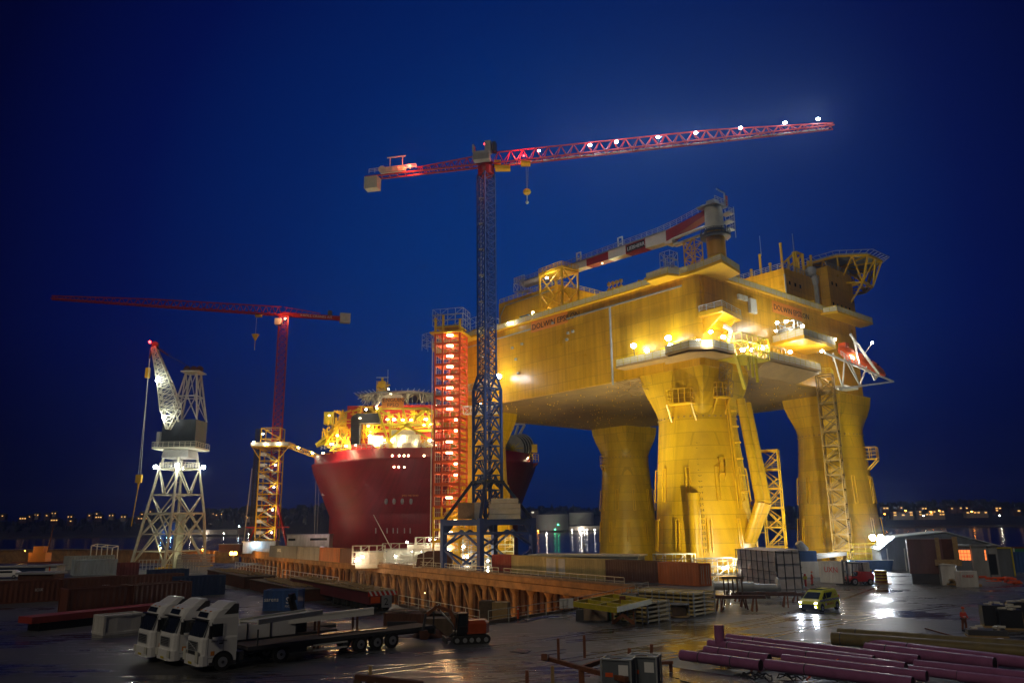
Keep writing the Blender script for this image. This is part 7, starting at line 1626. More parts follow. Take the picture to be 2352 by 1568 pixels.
# white ladder-like gangway sections carried on the farther trucks
ga = Tr[2]
t = thing('gangway_section', 'long white aluminium ladder-like gangway lying across the flatbeds behind the truck cabs', 'gangway', G(600, 1433, 2.0) * 1.0, 0)
o9 = G(600, 1433, 2.0); e9 = G(858, 1404, 2.4); t.location = o9; dd9 = (e9 - o9); sd9 = Vector((-dd9.y, dd9.x, 0)).normalized() * 1.25
mb = MB(); mb.beam((0, 0, 0), dd9, .14, .38); mb.beam(sd9, dd9 + sd9, .14, .38)
for i in range(26): mb.beam(dd9 * (i + .5) / 26, dd9 * (i + .5) / 26 + sd9, .14, .08)
mb.beam(dd9 * .35 + Vector((0, 0, .25)), dd9 * 1.0 + Vector((0, 0, .25)), .2, .14); mb.build('ladder_frame', 'white_paint', t)
o8 = G(592, 1428, 2.9); t = thing('stair_section', 'second pale stair section stacked above the gangway', 'gangway', o8, 0)
e8 = G(740, 1405, 2.9); dd8 = e8 - o8; sd8 = Vector((-dd8.y, dd8.x, 0)).normalized() * 1.5
mb = MB(); mb.beam((0, 0, 0), dd8, .12, .3); mb.beam(sd8, dd8 + sd8, .12, .3)
for i in range(14): mb.beam(dd8 * (i + .5) / 14, dd8 * (i + .5) / 14 + sd8, .5, .05)
mb.build('ladder_frame', 'pale_steel', t)
mb = MB()
for f_ in (.12, .5, .85):
    for s_ in (0, 1): p = dd9 * f_ + sd9 * s_; mb.beam((p.x, p.y, p.z - .2), (p.x, p.y, -2.0), .16)
mb.v = [p + (o9 - o8) for p in mb.v]; mb.split('support_post', 'rust_dark', t)
# ================================================================== BLUE BOX, BARGES AND BOXES ON THE LEFT
a, b = G(603, 1402), G(681, 1402); t = container('blue ribbed container with white lettering standing behind the trucks', a, math.atan2((b - a).y, (b - a).x) + .06, 3.75, 'c_blue', h=2.1, w_=2.3, rib=.5, doors=False)
text('container_lettering', 'sarens', .62, 'white_ink', frame(Vector((.1, -.03, .95)), (1, 0, 0), (0, 0, 1)), t, .005)
text('container_lettering', 'S', .9, 'white_ink', frame(Vector((2.45, -.03, .75)), (1, 0, 0), (0, 0, 1)), t, .005); text('container_lettering', 'PSCI', .3, 'white_ink', frame(Vector((2.4, -.03, .35)), (1, 0, 0), (0, 0, 1)), t, .005)
# steel transport pontoons with number board
PA = G(844, 1406); PB = G(905, 1402)
t = thing('steel_pontoon', 'long dark red steel pontoon with striped end and a number 2 board', 'pontoon', (PA.x, PA.y, 0), math.atan2(PD.y, PD.x))
mb = MB(); mb.b2((.2, -3.0, .75), (30, -.2, 2.0)); mb.build('deck_box', 'c_maroon', t)
mb = MB(); mb.b2((0, -3.2, 2.0), (30.2, 0, 2.12)); mb.build('deck_plate', 'timber', t)
mb = MB()
for k in range(44): mb.box((rj.uniform(1, 29), rj.uniform(-2.8, -.4), 2.18), (rj.uniform(.4, 3), rj.uniform(.1, .3), .12), rj.uniform(-.3, .3))
mb.build('deck_timber', 'timber', t)
mb = MB(); k = -3.15
while k < -.5: mb.add([(-.03, k, 1.6), (-.03, k + .22, 1.6), (-.03, k + .5, 2.1), (-.03, k + .28, 2.1)], [(0, 3, 2, 1)]); k += .52
mb.build('warning_stripe', 'white_ink', t); MB().b2((-.02, -3.2, 1.55), (-.005, 0, 2.0)).build('end_plate', 'red_ink', t)
MB().b2((-.10, -2.6, .4), (-.04, -1.5, 1.6)).build('number_board', 'grey_paint', t); text('number', '2', 1.0, 'black_ink', frame(Vector((-.13, -1.72, .65)), (0, -1, 0), (0, 0, 1)), t, .004)
MB().b2((-.10, -1.3, .9), (-.04, -.3, 1.5)).build('sign_plate', 'orange', t)
mb = MB()
for k in range(8):
    for y in (-2.6, -.6): wheelx = 1.5 + k * 1.5; mb.cyl((wheelx, y - .25, .38), (wheelx, y + .25, .38), .38, n=12)
mb.split('axle_wheel', 'rubber', t)
for (px, py, L_, hh, lb) in ((690, 1381, 24, 1.3, 'brown flat pontoon with a white rail behind the numbered pontoon'), (560, 1352, 26, 1.6, 'farther brown pontoon with a white rail and a life ring below the pier')):
    p = G(px, py); t = thing('steel_pontoon', lb, 'pontoon', (p.x, p.y, 0), math.atan2(PD.y, PD.x) + .02); MB().b2((0, -4.6, 0), (L_, 0, hh)).build('deck_box', 'rust_dark', t); MB().b2((-.1, -4.7, hh), (L_ + .1, .1, hh + .12)).build('deck_plate', 'timber_dark', t)
    MB().rail([(0, -4.6, hh + .1), (L_, -4.6, hh + .1)], h=1.15, sp=2, t=.09, mids=1).build('railing', 'white_paint', t)
    mb = MB()
    for k in range(26): mb.beam((rj.uniform(.5, L_ - 5), rj.uniform(-4.2, -.5), hh + .2), (rj.uniform(.5, L_), rj.uniform(-4.2, -.5), hh + .3), .12)
    mb.build('loose_timber', 'timber', t)
def lc(label, px0, py0, px1, py1, color, h=2.6, w_=2.44, z=0, words=None, grp='containers stored on the left of the yard', **kw):
    a, b = G(px0, py0, z), G(px1, py1, z); return container(label, a, math.atan2((b - a).y, (b - a).x), (b - a).length, color, h=h, w_=w_, group=grp, words=words, **kw)
lc('dark brown container, left one of the long dark row', -20, 1388, 138, 1379, 'c_rust', words='IOX', wpos=.6, wsize=.5); lc('dark brown container in the middle of the long dark row', 140, 1379, 290, 1369, 'c_rust', words='IOX', wpos=.6, wsize=.5); lc('dark brown container at the right end of the long dark row', 292, 1369, 420, 1360, 'c_rust', words='IOX', wpos=.2, wsize=.5)
lc('dark blue container at the right end of the container rows', 405, 1371, 516, 1364, 'c_navy', h=2.5)
lc('nearer long dark brown container behind the small white container', 150, 1423, 300, 1410, 'c_rust', h=2.9); lc('nearer long dark brown container touching the blue one', 302, 1410, 437, 1396, 'c_rust', h=2.9)
lc('navy container top showing between the brown row and the blue one', 345, 1350, 432, 1345, 'c_navy', h=2.6)
p = G(70, 1452); e = G(430, 1410); t = thing('flat_rack', 'low red flat rack trailer behind the small white container', 'flat rack', p, math.atan2((e - p).y, (e - p).x)); L_ = (e - p).length
MB().b2((0, 0, .7), (L_, 2.2, 1.25)).build('rack_beam', 'c_red', t); MB().b2((L_ * .05, .2, 0), (L_ * .95, 2.0, .7)).build('rack_base', 'black', t)
lc('small low white container lying left of the trucks', 236, 1459, 330, 1449, 'c_white', h=1.55, w_=2.2, rib=2.0, doors=False)
lc('pale blue ribbed container with a white roof edge in the upper left', 168, 1322, 268, 1318, 'c_pale', h=2.9, w_=5); lc('white-roofed grey container behind the pale blue one', 145, 1308, 262, 1304, 'c_grey', h=2.9, w_=4, doors=False); lc('dark maroon box right of the pale blue container', 274, 1322, 318, 1320, 'c_maroon', h=2.4)
t, W, h = cabin('small white cabin with an orange stripe among the left containers', 103, 127, 1320, 1300, 150, 'c_white', 3); MB().b2((W * .35, -.1, 0), (W * .45, 0, h)).build('stripe', 'orange', t)
cabin('long dark blue shed at the left edge', -30, 100, 1322, 1303, 165, 'c_navy', 4); cabin('low rusty shed with stored frames at the left', 40, 122, 1334, 1318, 128, 'rust_dark', 3)
p = G(12, 1328); t = thing('parked_car', 'white car half cut by the left edge of the picture', 'car', p, R(10))
MB().loft([rr_ring(-2.2, 2.2, 0, 1.8, .3, .2), rr_ring(-2.25, 2.25, 0, 1.8, .8, .25), rr_ring(-2.1, 2.2, .05, 1.75, 1.0, .3), rr_ring(-1.9, 1.3, .2, 1.6, 1.5, .3)]).build('body', 'truck_white', t); MB().b2((-1.6, .0, 1.02), (1.0, .06, 1.4)).build('side_window', 'glass', t)
for x in (-1.4, 1.4): wheel(t, (x, .1, .33), (0, 1, 0), .33, .22)
# tubular canopy frame against the dock wall
p = AY(353, 1302 - 0, 210); 
t = thing('canopy_frame', 'pale tubular canopy frame standing before the dock wall', 'frame', (AY(205 + 0, 1300, 215).x, 215, 0)); x2 = AY(253 + 185 - 185, 1300, 215).x
x0_ = AY(205, 1300, 215).x; wv = AY(254 + 0, 1300, 215).x - x0_; mb = MB()
for q in (0, .5, 1): mb.beam((wv * q, 0, 0), (wv * q, 0, 4.6 - .6 * q), .2); mb.beam((wv * q, 3, 0), (wv * q, 3, 5 - .6 * q), .2); mb.beam((wv * q, 0, 4.6 - .6 * q), (wv * q, 3, 5 - .6 * q), .2)
mb.beam((0, 0, 4.6), (wv, 0, 4), .2); mb.beam((0, 3, 5), (wv, 3, 4.4), .2); mb.build('tube_frame', 'pale_steel', t)
# stacks of dark tube frames beside the harbour crane
t = thing('rebar_stack', 'stack of dark steel grids beside the foot of the harbour crane', 'steel grids', G(478 - 5, 1330)); t.location = AY(405, 1322, 160); t.location.z = 0
wv = AY(480, 1322, 160).x - AY(405, 1322, 160).x; mb = MB()
for k in range(30): mb.beam((wv * k / 29, 0, 0), (wv * k / 29, 0, 3.6 + .3 * math.sin(k)), .09, cap=False)
for z in (1.6, 2.1, 2.7, 3.2, 3.6): mb.beam((0, 0, z), (wv, 0, z), .12); mb.beam((0, 2.5, z), (wv, 2.5, z), .12)
for k in range(15): mb.beam((wv * k / 14, 0, 3.5), (wv * k / 14, 2.5, 3.5), .12)
mb.build('grid', 'grey_paint', t)
t = thing('site_fence', 'low steel fence lit yellow between the harbour crane legs', 'fence', (AY(318, 1305, 176).x, 176, 0)); wv = AY(405, 1305, 176).x - t.location.x
MB().rail([(0, 0, 0), (wv, 0, 0), (wv + 6, -3, 0)], h=2.2, sp=.8, t=.12, mids=1).build('fence_panel', 'pale_steel', t)
lamp('portal_floor_light', (-80, 183, 4.5), 350, (1, .95, .5), None, .3)
mb = MB().cyl((-80, 183, 0), (-80, 183, 4.3), .1, n=6); t = thing('lamp_post', 'short lamp post under the harbour crane portal', 'lamp post', (-80, 183, 0)); mb.build('pole', 'grey_paint', t, (-80, 183, 0)); MB().ball((0, 0, 4.5), .18, n=8, k=5).build('lamp_head', 'lamp_dim', t)
# old orange work boat and bollard far left
p = AY(95, 1283, 240); t = thing('work_boat', 'small orange work boat with a mast beyond the left sheds', 'boat', (p.x, 240, -3))
MB().loft([rr_ring(-7, 7, -2, 2, .2, 1), rr_ring(-8, 8, -2.6, 2.6, 2.8, 1.6)]).build('hull', 'rust', t); MB().b2((-3, -1.6, 2.8), (2, 1.6, 5.4)).build('wheelhouse', 'sign_orange', t); MB().b2((-2, -1.2, 5.4), (1, 1.2, 7.2)).build('upper_cabin', 'sign_orange', t); MB().cyl((1.6, 0, 5), (2.4, 0, 13), .18, .1, n=6).build('mast', 'rust', t)
lamp('boat_deck_light', (-4, -3.5, 6), 120, (1, .5, .12), t, .2); MB().ball((-3.6, -2.6, 6), .15, n=6, k=4).build('deck_lamp', 'lamp_amber', t)
p = AY(167, 1282, 230); t = thing('signal_lamp', 'small red signal lamp on a post at the far left quay', 'signal lamp', (p.x, 230, 0)); MB().cyl((0, 0, 0), (0, 0, p.z), .1, n=6).build('post', 'dark_steel', t); MB().ball((0, 0, p.z + .3), .38, n=8, k=5).build('lamp_head', 'lamp_red', t)
# ================================================================== EXCAVATOR
p = G(1075, 1478); t = thing('excavator', 'orange compact excavator with a black cab and its arm bent down to the left', 'excavator', (p.x + .1, p.y + .6, 0), R(14)); t.scale = (.84, .84, .84)
for y in (-.9, .75):
    mb = MB(); prof = []
    n = 24
    pts = [(1.35 + .36 * math.cos(a), 0, .38 + .36 * math.sin(a)) for a in [-math.pi / 2 + math.pi * i / 8 for i in range(9)]] + [(-1.35 + .36 * math.cos(a), 0, .38 + .36 * math.sin(a)) for a in [math.pi / 2 + math.pi * i / 8 for i in range(9)]]
    mb.extr([(q[0], y, q[2]) for q in pts], (0, .42, 0)); o = mb.build('track', 'rubber', t)
    mb = MB(); [mb.cyl((x, y - .02, .34), (x, y + .44, .34), .2, n=12) for x in (-1.3, -.6, 0, .6, 1.3)]; mb.split('track_roller', 'galv', o)
MB().b2((-.9, -.5, .4), (.9, .8, .8)).build('undercarriage', 'dark_steel', t)
mb = MB(); mb.loft([[(-.4, -.85, .85), (1.3, -.85, .85), (1.7, -.3, .85), (1.7, .5, .85), (1.3, .95, .85), (-.4, .95, .85)], [(-.4, -.85, 1.7), (1.35, -.85, 1.7), (1.72, -.3, 1.7), (1.72, .5, 1.7), (1.35, .95, 1.7), (-.4, .95, 1.7)], [(-.3, -.7, 1.95), (1.2, -.7, 1.95), (1.5, -.2, 1.95), (1.5, .4, 1.95), (1.2, .8, 1.95), (-.3, .8, 1.95)]]); mb.build('engine_cover', 'digger_orange', t)
MB().b2((-1.35, -.85, .82), (-.4, .95, 1.0)).build('platform_base', 'black', t)
mb = MB(); 
for x, y in ((-1.3, -.82), (-.35, -.82), (-1.3, .15), (-.35, .15)): mb.beam((x, y, 1.0), (x + (.15 if x < -1 else 0), y, 2.55), .09)
mb.b2((-1.2, -.88, 2.5), (-.3, .2, 2.62)); mb.b2((-1.3, -.84, 1.0), (-.35, -.80, 1.5)); mb.build('cab_frame', 'black', t)
MB().b2((-1.18, -.80, 1.5), (-.38, .12, 2.5)).build('cab_glass', 'glass', t); MB().box((-.75, -.35, 1.35), (.45, .45, .7)).build('seat', 'black', t)
mb = MB(); P_ = [Vector((-1.1, .5, 1.2)), Vector((-1.7, .5, 2.7)), Vector((-2.9, .5, 3.15)), Vector((-3.9, .5, 2.45))]
for a_, b_, w_ in zip(P_[:-1], P_[1:], (.34, .30, .26)): mb.beam(a_, b_, .22, w_)
mb.build('boom', 'rust', t)
mb = MB(); mb.beam((-3.9, .5, 2.55), (-4.15, .5, 1.1), .2, .26); mb.build('dipper_arm', 'dark_steel', t)
mb = MB(); mb.cyl((-1.3, .5, 1.4), (-2.6, .5, 2.75), .07, n=8); mb.cyl((-2.7, .5, 3.3), (-3.8, .5, 2.75), .06, n=8); mb.split('hydraulic_ram', 'galv', t)
mb = MB(); mb.extr([(-4.5, .1, 1.1), (-3.8, .1, 1.2), (-3.55, .1, .75), (-3.8, .1, .4), (-4.4, .1, .45)], (0, .85, 0)); mb.build('bucket', 'rust_dark', t)
MB().b2((-2.3, -1.0, .12), (-2.15, 1.2, .6)).beam((-2.2, -.4, .35), (-.9, -.4, .5), .14).beam((-2.2, .5, .35), (-.9, .5, .5), .14).build('dozer_blade', 'dark_steel', t)
t = thing('stone_heap', 'low dark heap and steel bin below the excavator bucket', 'heap', G(985, 1462)); mb = MB(); mb.loft([[(1.4 * math.cos(a) * (1 + .1 * math.sin(3 * a)), 1.0 * math.sin(a), 0) for a in [2 * math.pi * i / 14 for i in range(14)]], [(.9 * math.cos(a), .6 * math.sin(a), .5) for a in [2 * math.pi * i / 14 for i in range(14)]], [(.2 * math.cos(a), .2 * math.sin(a), .8) for a in [2 * math.pi * i / 14 for i in range(14)]]]); mb.build('heap_mound', 'rust_dark', t); MB().b2((-.4, .6, 0), (1.8, 2.2, 1.3)).build('bin', 'timber_dark', t)
for i, (px, py, lx, ly, h, lb, mt) in enumerate(((880, 1440, 4.5, 2.4, 1.2, 'dark ribbed steel crate stack between the gangway and the excavator', 'rust_dark'), (945, 1442, 3.6, 2.0, 1.0, 'low dark steel crate right of the ribbed crate stack', 'rust_dark'))):
    t = thing('steel_crate', lb, 'steel crate', G(px, py), R(-20)); MB().b2((0, 0, 0), (lx, ly, h)).build('crate_body', mt, t); mb = MB()
    for k in range(7): mb.box((rj.uniform(.5, lx - .5), rj.uniform(.4, ly - .4), h + .05 + .03 * k), (rj.uniform(1, 1.8), rj.uniform(.6, 1), .04), rj.uniform(-.2, .2))
    mb.build('lid_sheet', 'timber_dark', t); mb = MB(); k = .1
    while k < lx: mb.b2((k, -.05, .05), (k + .12, 0, h - .05)); k += .35
    mb.build('rib', mt, t)
t = thing('brown_bin', 'tan steel bin and a dark bin back by the edge fence right of the excavator', 'bin', G(1130, 1421), R(-15)); MB().b2((0, 0, 0), (1.5, 1.2, 1.5)).build('bin_body', 'timber', t); MB().b2((-1.3, .1, 0), (-.1, 1.3, 1.6)).build('bin_back', 'timber_dark', t)
t = thing('bollard', 'thin orange marker bollard with a white band by the edge fence', 'bollard', G(1190, 1422)); MB().cyl((0, 0, 0), (0, 0, 1.15), .11, n=10).build('post', 'orange', t); MB().cyl((0, 0, .9), (0, 0, 1.0), .118, n=10).build('band', 'white_ink', t); MB().cyl((0, 0, 0), (0, 0, .08), .3, n=12).build('base', 'rubber', t)
t = thing('warning_sign', 'white notice board hung on the edge fence', 'sign', G(1288, 1404), R(18)); MB().b2((-.1, 0, .3), (1.4, .05, 1.25)).build('board', 'white_ink', t); MB().b2((0, .05, 0), (.06, .1, 1.3)).b2((1.2, .05, 0), (1.26, .1, 1.3)).build('post', 'dark_steel', t)
# ================================================================== STACKED STEEL FRAMES
def stack(px, py, prx, pry, plx, ply, layers, hl, tag_, base=0.0):
    P0, P1, P2 = G(px, py), G(prx, pry), G(plx, ply); a = math.atan2((P1 - P0).y, (P1 - P0).x); W = (P1 - P0).length; D = (P2 - P0).length; 
    def one(z):
        t = thing('stacked_frame', '', 'steel frame', (P0.x, P0.y, z), a, 'flat steel frames stacked in the yard')
        mb = MB(); hb = hl * .42
        mb.b2((0, 0, hl * .35), (W, .16, hl * .35 + hb)); mb.b2((0, D - .16, hl * .35), (W, D, hl * .35 + hb)); mb.b2((0, .16, hl * .35), (.16, D - .16, hl * .35 + hb)); mb.b2((W - .16, .16, hl * .35), (W, D - .16, hl * .35 + hb))
        for q in (.33, .66): mb.b2((.16, D * q - .07, hl * .36), (W - .16, D * q + .07, hl * .34 + hb))
        mb.b2((.17, .17, hl * .5), (W - .17, D - .17, hl * .56)); mb.build('frame', 'frame_tan', t)
        mb = MB()
        for x in (.12, W * .5, W - .12):
            for y in (.02, D - .02): mb.cyl((x, y, 0), (x, y, hl * .98), .09, n=8)
        y = .5
        while y < D - .3: mb.cyl((.02, y, 0), (.02, y, hl * .98), .08, n=6); y += .8
        mb.build('stacking_foot', 'galv', t); return t
    ords = ['lowest', 'second lowest', 'third', 'fourth', 'fifth', 'topmost']
    for k in range(layers):
        nm = ords[k] if k < layers - 1 else 'topmost'
        t = one(base + k * hl) if k == 0 else dup(first, (P0.x, P0.y, base + k * hl), a, '')
        if k == 0: first = t
        t['label'] = '%s tan steel frame %s %s' % (nm, 'on' if nm == 'topmost' else 'of', tag_)
    return P0, a, W, D
stack(1487, 1432, 1540, 1423, 1456, 1421, 5, .37, 'the left stack beside the cable reel')
P0, a, W, D = stack(1594, 1416, 1645, 1407, 1540, 1397, 6, .36, 'the right, longer stack behind the cable reel')
t = thing('cable_reel', 'grey wooden cable reel standing between the two frame stacks', 'cable reel', G(1560, 1415)); MB().cyl((0, 0, 0), (0, 0, .12), .98, n=28).build('flange', 'timber', t); MB().cyl((0, 0, 1.1), (0, 0, 1.2), .95, n=28).build('flange', 'grey_paint', t)
mb = MB(); [mb.cyl((.62 * math.cos(q), .62 * math.sin(q), .12), (.62 * math.cos(q), .62 * math.sin(q), 1.1), .07, n=5) for q in [2 * math.pi * i / 26 for i in range(26)]]; mb.cyl((0, 0, .12), (0, 0, 1.1), .6, n=24); mb.build('drum', 'timber_dark', t)
# yellow lifting frame on blocks
zF = 1.85; q = [G(1319, 1386, zF), G(1414, 1400, zF), G(1494, 1380, zF), G(1408, 1368, zF)]
t = thing('lifting_frame', 'yellow rectangular ladder frame resting on blocks left of the stacks', 'lifting frame', q[0]); Q = [p - q[0] for p in q]; mb = MB()
for i in range(4): mb.beam(Q[i], Q[(i + 1) % 4], .22, .42)
for f_ in (.33, .66): mb.beam(Q[0].lerp(Q[3], f_), Q[1].lerp(Q[2], f_), .18, .34)
mb.beam(Q[0].lerp(Q[1], .5), Q[3].lerp(Q[2], .5), .18, .3); mb.build('frame', 'frame_yellow', t)
def yardbox(label, name, cat, px, py, lx, ly, h, mt, rz=-14, extra=None):
    t = thing(name, label, cat, G(px, py), R(rz)); MB().b2((0, 0, 0), (lx, ly, h)).build('body', mt, t)
    mb = MB(); 
    for x in (0, lx):
        for y in (0, ly): mb.box((x, y, h / 2), (.08, .08, h + .04))
    for z in (0.05, h): mb.box((lx / 2, 0, z), (lx, .08, .08)); mb.box((lx / 2, ly, z), (lx, .08, .08)); mb.box((0, ly / 2, z), (.08, ly, .08)); mb.box((lx, ly / 2, z), (.08, ly, .08))
    mb.build('edge_frame', 'dark_steel', t)
    if extra: extra(t, lx, ly, h)
    return t
yardbox('pale concrete block pair under the left end of the yellow frame', 'concrete_block', 'concrete block', 1340, 1426, 2.2, 1.2, 1.2, 'concrete'); yardbox('dark green waste box under the yellow frame', 'waste_box', 'waste box', 1386, 1424, 1.6, 1.0, 1.35, 'c_green'); yardbox('tall caged grey tank box between the yellow frame and the left stack', 'caged_box', 'crate', 1430, 1418, 1.4, 1.1, 2.1, 'grey_paint')
yardbox('small dark box on the ground left of the concrete blocks', 'small_box', 'box', 1324, 1424, .8, .7, .9, 'dark_steel')
t = thing('rusty_trestle', 'rusty four-legged steel trestle with a round post in front of the yellow frame', 'trestle', G(1405, 1432), R(-12)); mb = MB()
for x in (0, 1.9):
    for y in (0, 1.0): mb.b2((x, y, 0), (x + .1, y + .1, 1.5))
mb.b2((0, 0, 1.5), (2.0, 1.1, 1.6)); mb.extr([(.1, 0, .3), (1.0, 0, .9), (1.9, 0, .3), (1.9, 0, 0), (1.75, 0, 0), (1.0, 0, .6), (.25, 0, 0), (.1, 0, 0)], (0, .06, 0)); mb.cyl((1, .5, 1.6), (1, .5, 2.3), .28, n=14); mb.build('trestle_frame', 'rust', t)
t = thing('wire_coil', 'loose ring of hose lying on the asphalt by the concrete blocks', 'hose', G(1285, 1423)); mb = MB(); pts = [Vector((.9 * math.cos(q) * (1 + .05 * math.sin(3 * q)), .7 * math.sin(q), .06 + .01 * i)) for i, q in enumerate([2 * math.pi * i / 24 for i in range(49)])]; mb.path(pts, .05, 5); mb.build('hose_coil', 'grey_paint', t)
# steel beams, trestles and the silver pipe spool behind the stacks
p = G(1640, 1372); t = thing('pipe_spool', 'silver flanged pipe spool lying on timbers in front of the wrapped tent', 'pipe spool', p, R(-8)); x1_ = 10.0
mb = MB(); mb.cyl((0, 0, 1.3), (7.6, 0, 1.1), .42, n=20); mb.cyl((2.6, 0, 1.2), (4.6, 0, 1.2), .62, n=20); mb.build('pipe', 'galv', t)
mb = MB(); [mb.cyl((x, 0, 1.2), (x + .16, 0, 1.2), r_, n=24) for x, r_ in ((0, .6), (2.9, 1.02), (7.2, 1.1))]; mb.build('flange', 'galv', t); mb = MB(); mb.b2((1.4, -.6, 0), (1.7, .6, .8)); mb.b2((6, -.6, 0), (6.3, .6, .7)); mb.split('timber_support', 'timber_dark', t)
t = thing('slatted_crate', 'upright grey slatted wooden frame on a trestle beside the right stack', 'crate', G(1665, 1398), R(-6)); mb = MB(); [mb.b2((k * .45, 0, 1.0), (k * .45 + .14, .12, 3.1)) for k in range(5)]; mb.b2((-.1, -.05, 1.0), (2.1, .2, 1.15)); mb.b2((-.1, -.05, 2.9), (2.1, .2, 3.15)); mb.build('slats', 'timber_dark', t); mb = MB(); [mb.beam((x, y, 1.0), (x + .2 * (1 if x > 1 else -1), y, 0), .12) for x in (0, 2) for y in (-.5, .8)]; mb.split('leg', 'rust_dark', t)
for i, (px, py, ln, rz, lb) in enumerate(((1648, 1402, 4.2, -10, 'dark steel beam on splayed rusty trestles right of the right stack'), (1705, 1393, 5.0, -8, 'long dark beam on trestles nearest the yellow van'), (1690, 1380, 7, -10, 'dark beams lying on low timbers before the wrapped tent'))):
    t = thing('beam_trestle', lb, 'trestle', G(px, py), R(rz), 'steel beams on trestles'); hh = 1.2 if i < 2 else .6; MB().b2((-.5, -.25, hh), (ln + .5, .25, hh + .3)).build('steel_beam', 'rust_dark', t); mb = MB()
    for x in (.4, ln - .4):
        for s_ in (-1, 1): mb.beam((x, 0, hh), (x + .1 * s_, .55 * s_, 0), .14); mb.beam((x - .25, 0, hh), (x - .5, .4 * s_, 0), .12)
    mb.split('trestle_leg', 'rust', t)
# ================================================================== YELLOW RESCUE VAN
t = thing('rescue_van', 'bright yellow rescue van with checkered sides and headlights on, driving on the wet yard', 'van', (29.0, 79.0, 0), R(45)); t.scale = (1.04, 1.04, 1.04); W = 1.92; VL = 4.9
prof = [(.28, .12, VL - .05, 0), (.45, .02, VL, 0), (.80, .0, VL, 0), (.98, .14, VL - .02, 0), (1.10, .62, VL - .05, .02), (1.16, .80, VL - .06, .04), (1.70, 1.62, VL - .22, .13), (1.86, 1.85, VL - .32, .20), (1.93, 2.2, VL - .5, .34)]
MB().loft([rr_ring(xf, xb_, i_, W - i_, z, .30 if z < 1.1 else .22, .10) for z, xf, xb_, i_ in prof]).build('body', 'van_yellow', t)
mb = MB(); mb.add([(.78, .20, 1.17), (.78, W - .20, 1.17), (1.58, W - .32, 1.69), (1.58, .32, 1.69)], [(0, 3, 2, 1)]); mb.v = [p + Vector((-.03, 0, .015)) for p in mb.v]; mb.build('windscreen', 'glass', t)
def sidep(pts): return [(x, .035 + max(0, (z - 1.16)) * .167 - .045, z) for x, z in pts]
mb = MB(); mb.extr(sidep([(1.22, 1.18), (1.95, 1.18), (1.98, 1.66), (1.72, 1.66)]), (0, .02, 0)); mb.build('side_window', 'glass', t)
mb = MB(); mb.extr(sidep([(2.12, 1.18), (2.9, 1.22), (3.5, 1.66), (2.08, 1.66)]), (0, .02, 0)); mb.build('side_window', 'glass', t)
mb = MB()
for i in range(26):
    for j in range(2):
        if (i + j) % 2: x = .55 + i * .162; mb.b2((x, -.016, .93 + j * .09), (x + .162, -.004, 1.02 + j * .09))
mb.build('checker_band', 'black_ink', t)
mb = MB()
for i in range(26):
    for j in range(2):
        if (i + j) % 2 == 0: x = .55 + i * .162; mb.b2((x, -.014, .93 + j * .09), (x + .162, -.004, 1.02 + j * .09))
mb.build('checker_band', 'white_ink', t)
text('van_lettering', 'AIBEL RESCUE', .24, 'red_ink', frame(Vector((1.95, -.02, .58)), (1, 0, 0), (0, 0, 1)), t, .003)
text('van_lettering', '34232', .16, 'red_ink', frame(Vector((3.75, .0, 1.32)), (1, 0, 0), (0, .17, 1)), t, .003)
MB().cyl((1.75, -.02, .66), (1.75, 0, .66), .14, n=16).build('door_badge', 'white_ink', t)
MB().b2((-.03, .35, .42), (.04, W - .35, .72)).build('grille', 'black', t); MB().b2((-.02, .12, .24), (.2, W - .12, .42)).build('bumper', 'dark_steel', t)
emit('headlight_on', (.85, .9, 1.0), 60)
for y in (.22, W - .22):
    MB().ball((.06, y, .84), .10, n=8, k=5, sq=(.7, 1.2, .8)).build('headlight', 'headlight_on', t); MB().ball((.04, y, .50), .06, n=8, k=5).build('fog_lamp', 'headlight_on', t)
    lamp('headlight_beam', (-.12, y, .84), 420, (.82, .88, 1), t, .06, spot=95, aim=(-6, y, 0), blend=.8)
for q in t.children:
    if q.name.startswith('headlight_beam'):
        q.rotation_euler = Vector((6, 0, .84)).to_track_quat('Z', 'Y').to_euler()
MB().b2((VL - .06, .03, .95), (VL + .02, .2, 1.3)).build('tail_light', 'lamp_red' if False else 'red_ink', t)
for x in (.95, 4.2):
    for y in (.10, W - .10): wheel(t, (x, y, .34), (0, 1, 0), .34, .24, 'galv')
for x in (.95, 4.2):
    mb = MB(); pts = [(x + .42 * math.cos(a_), -.006, .36 + .42 * math.sin(a_)) for a_ in [math.pi * i / 10 for i in range(11)]]; mb.extr(pts[::-1], (0, .04, 0)); mb.build('wheel_arch', 'black', t)
mb = MB(); mb.b2((2.1, .35, 1.93), (4.3, .42, 1.98)); mb.b2((2.1, W - .42, 1.93), (4.3, W - .35, 1.98)); mb.b2((1.95, .4, 1.9), (2.2, W - .4, 2.0)); mb.split('roof_rail', 'dark_steel', t)
for y in (-.14, W + .02): MB().b2((1.15, y, 1.15), (1.3, y + .14, 1.35)).build('mirror', 'black', t)
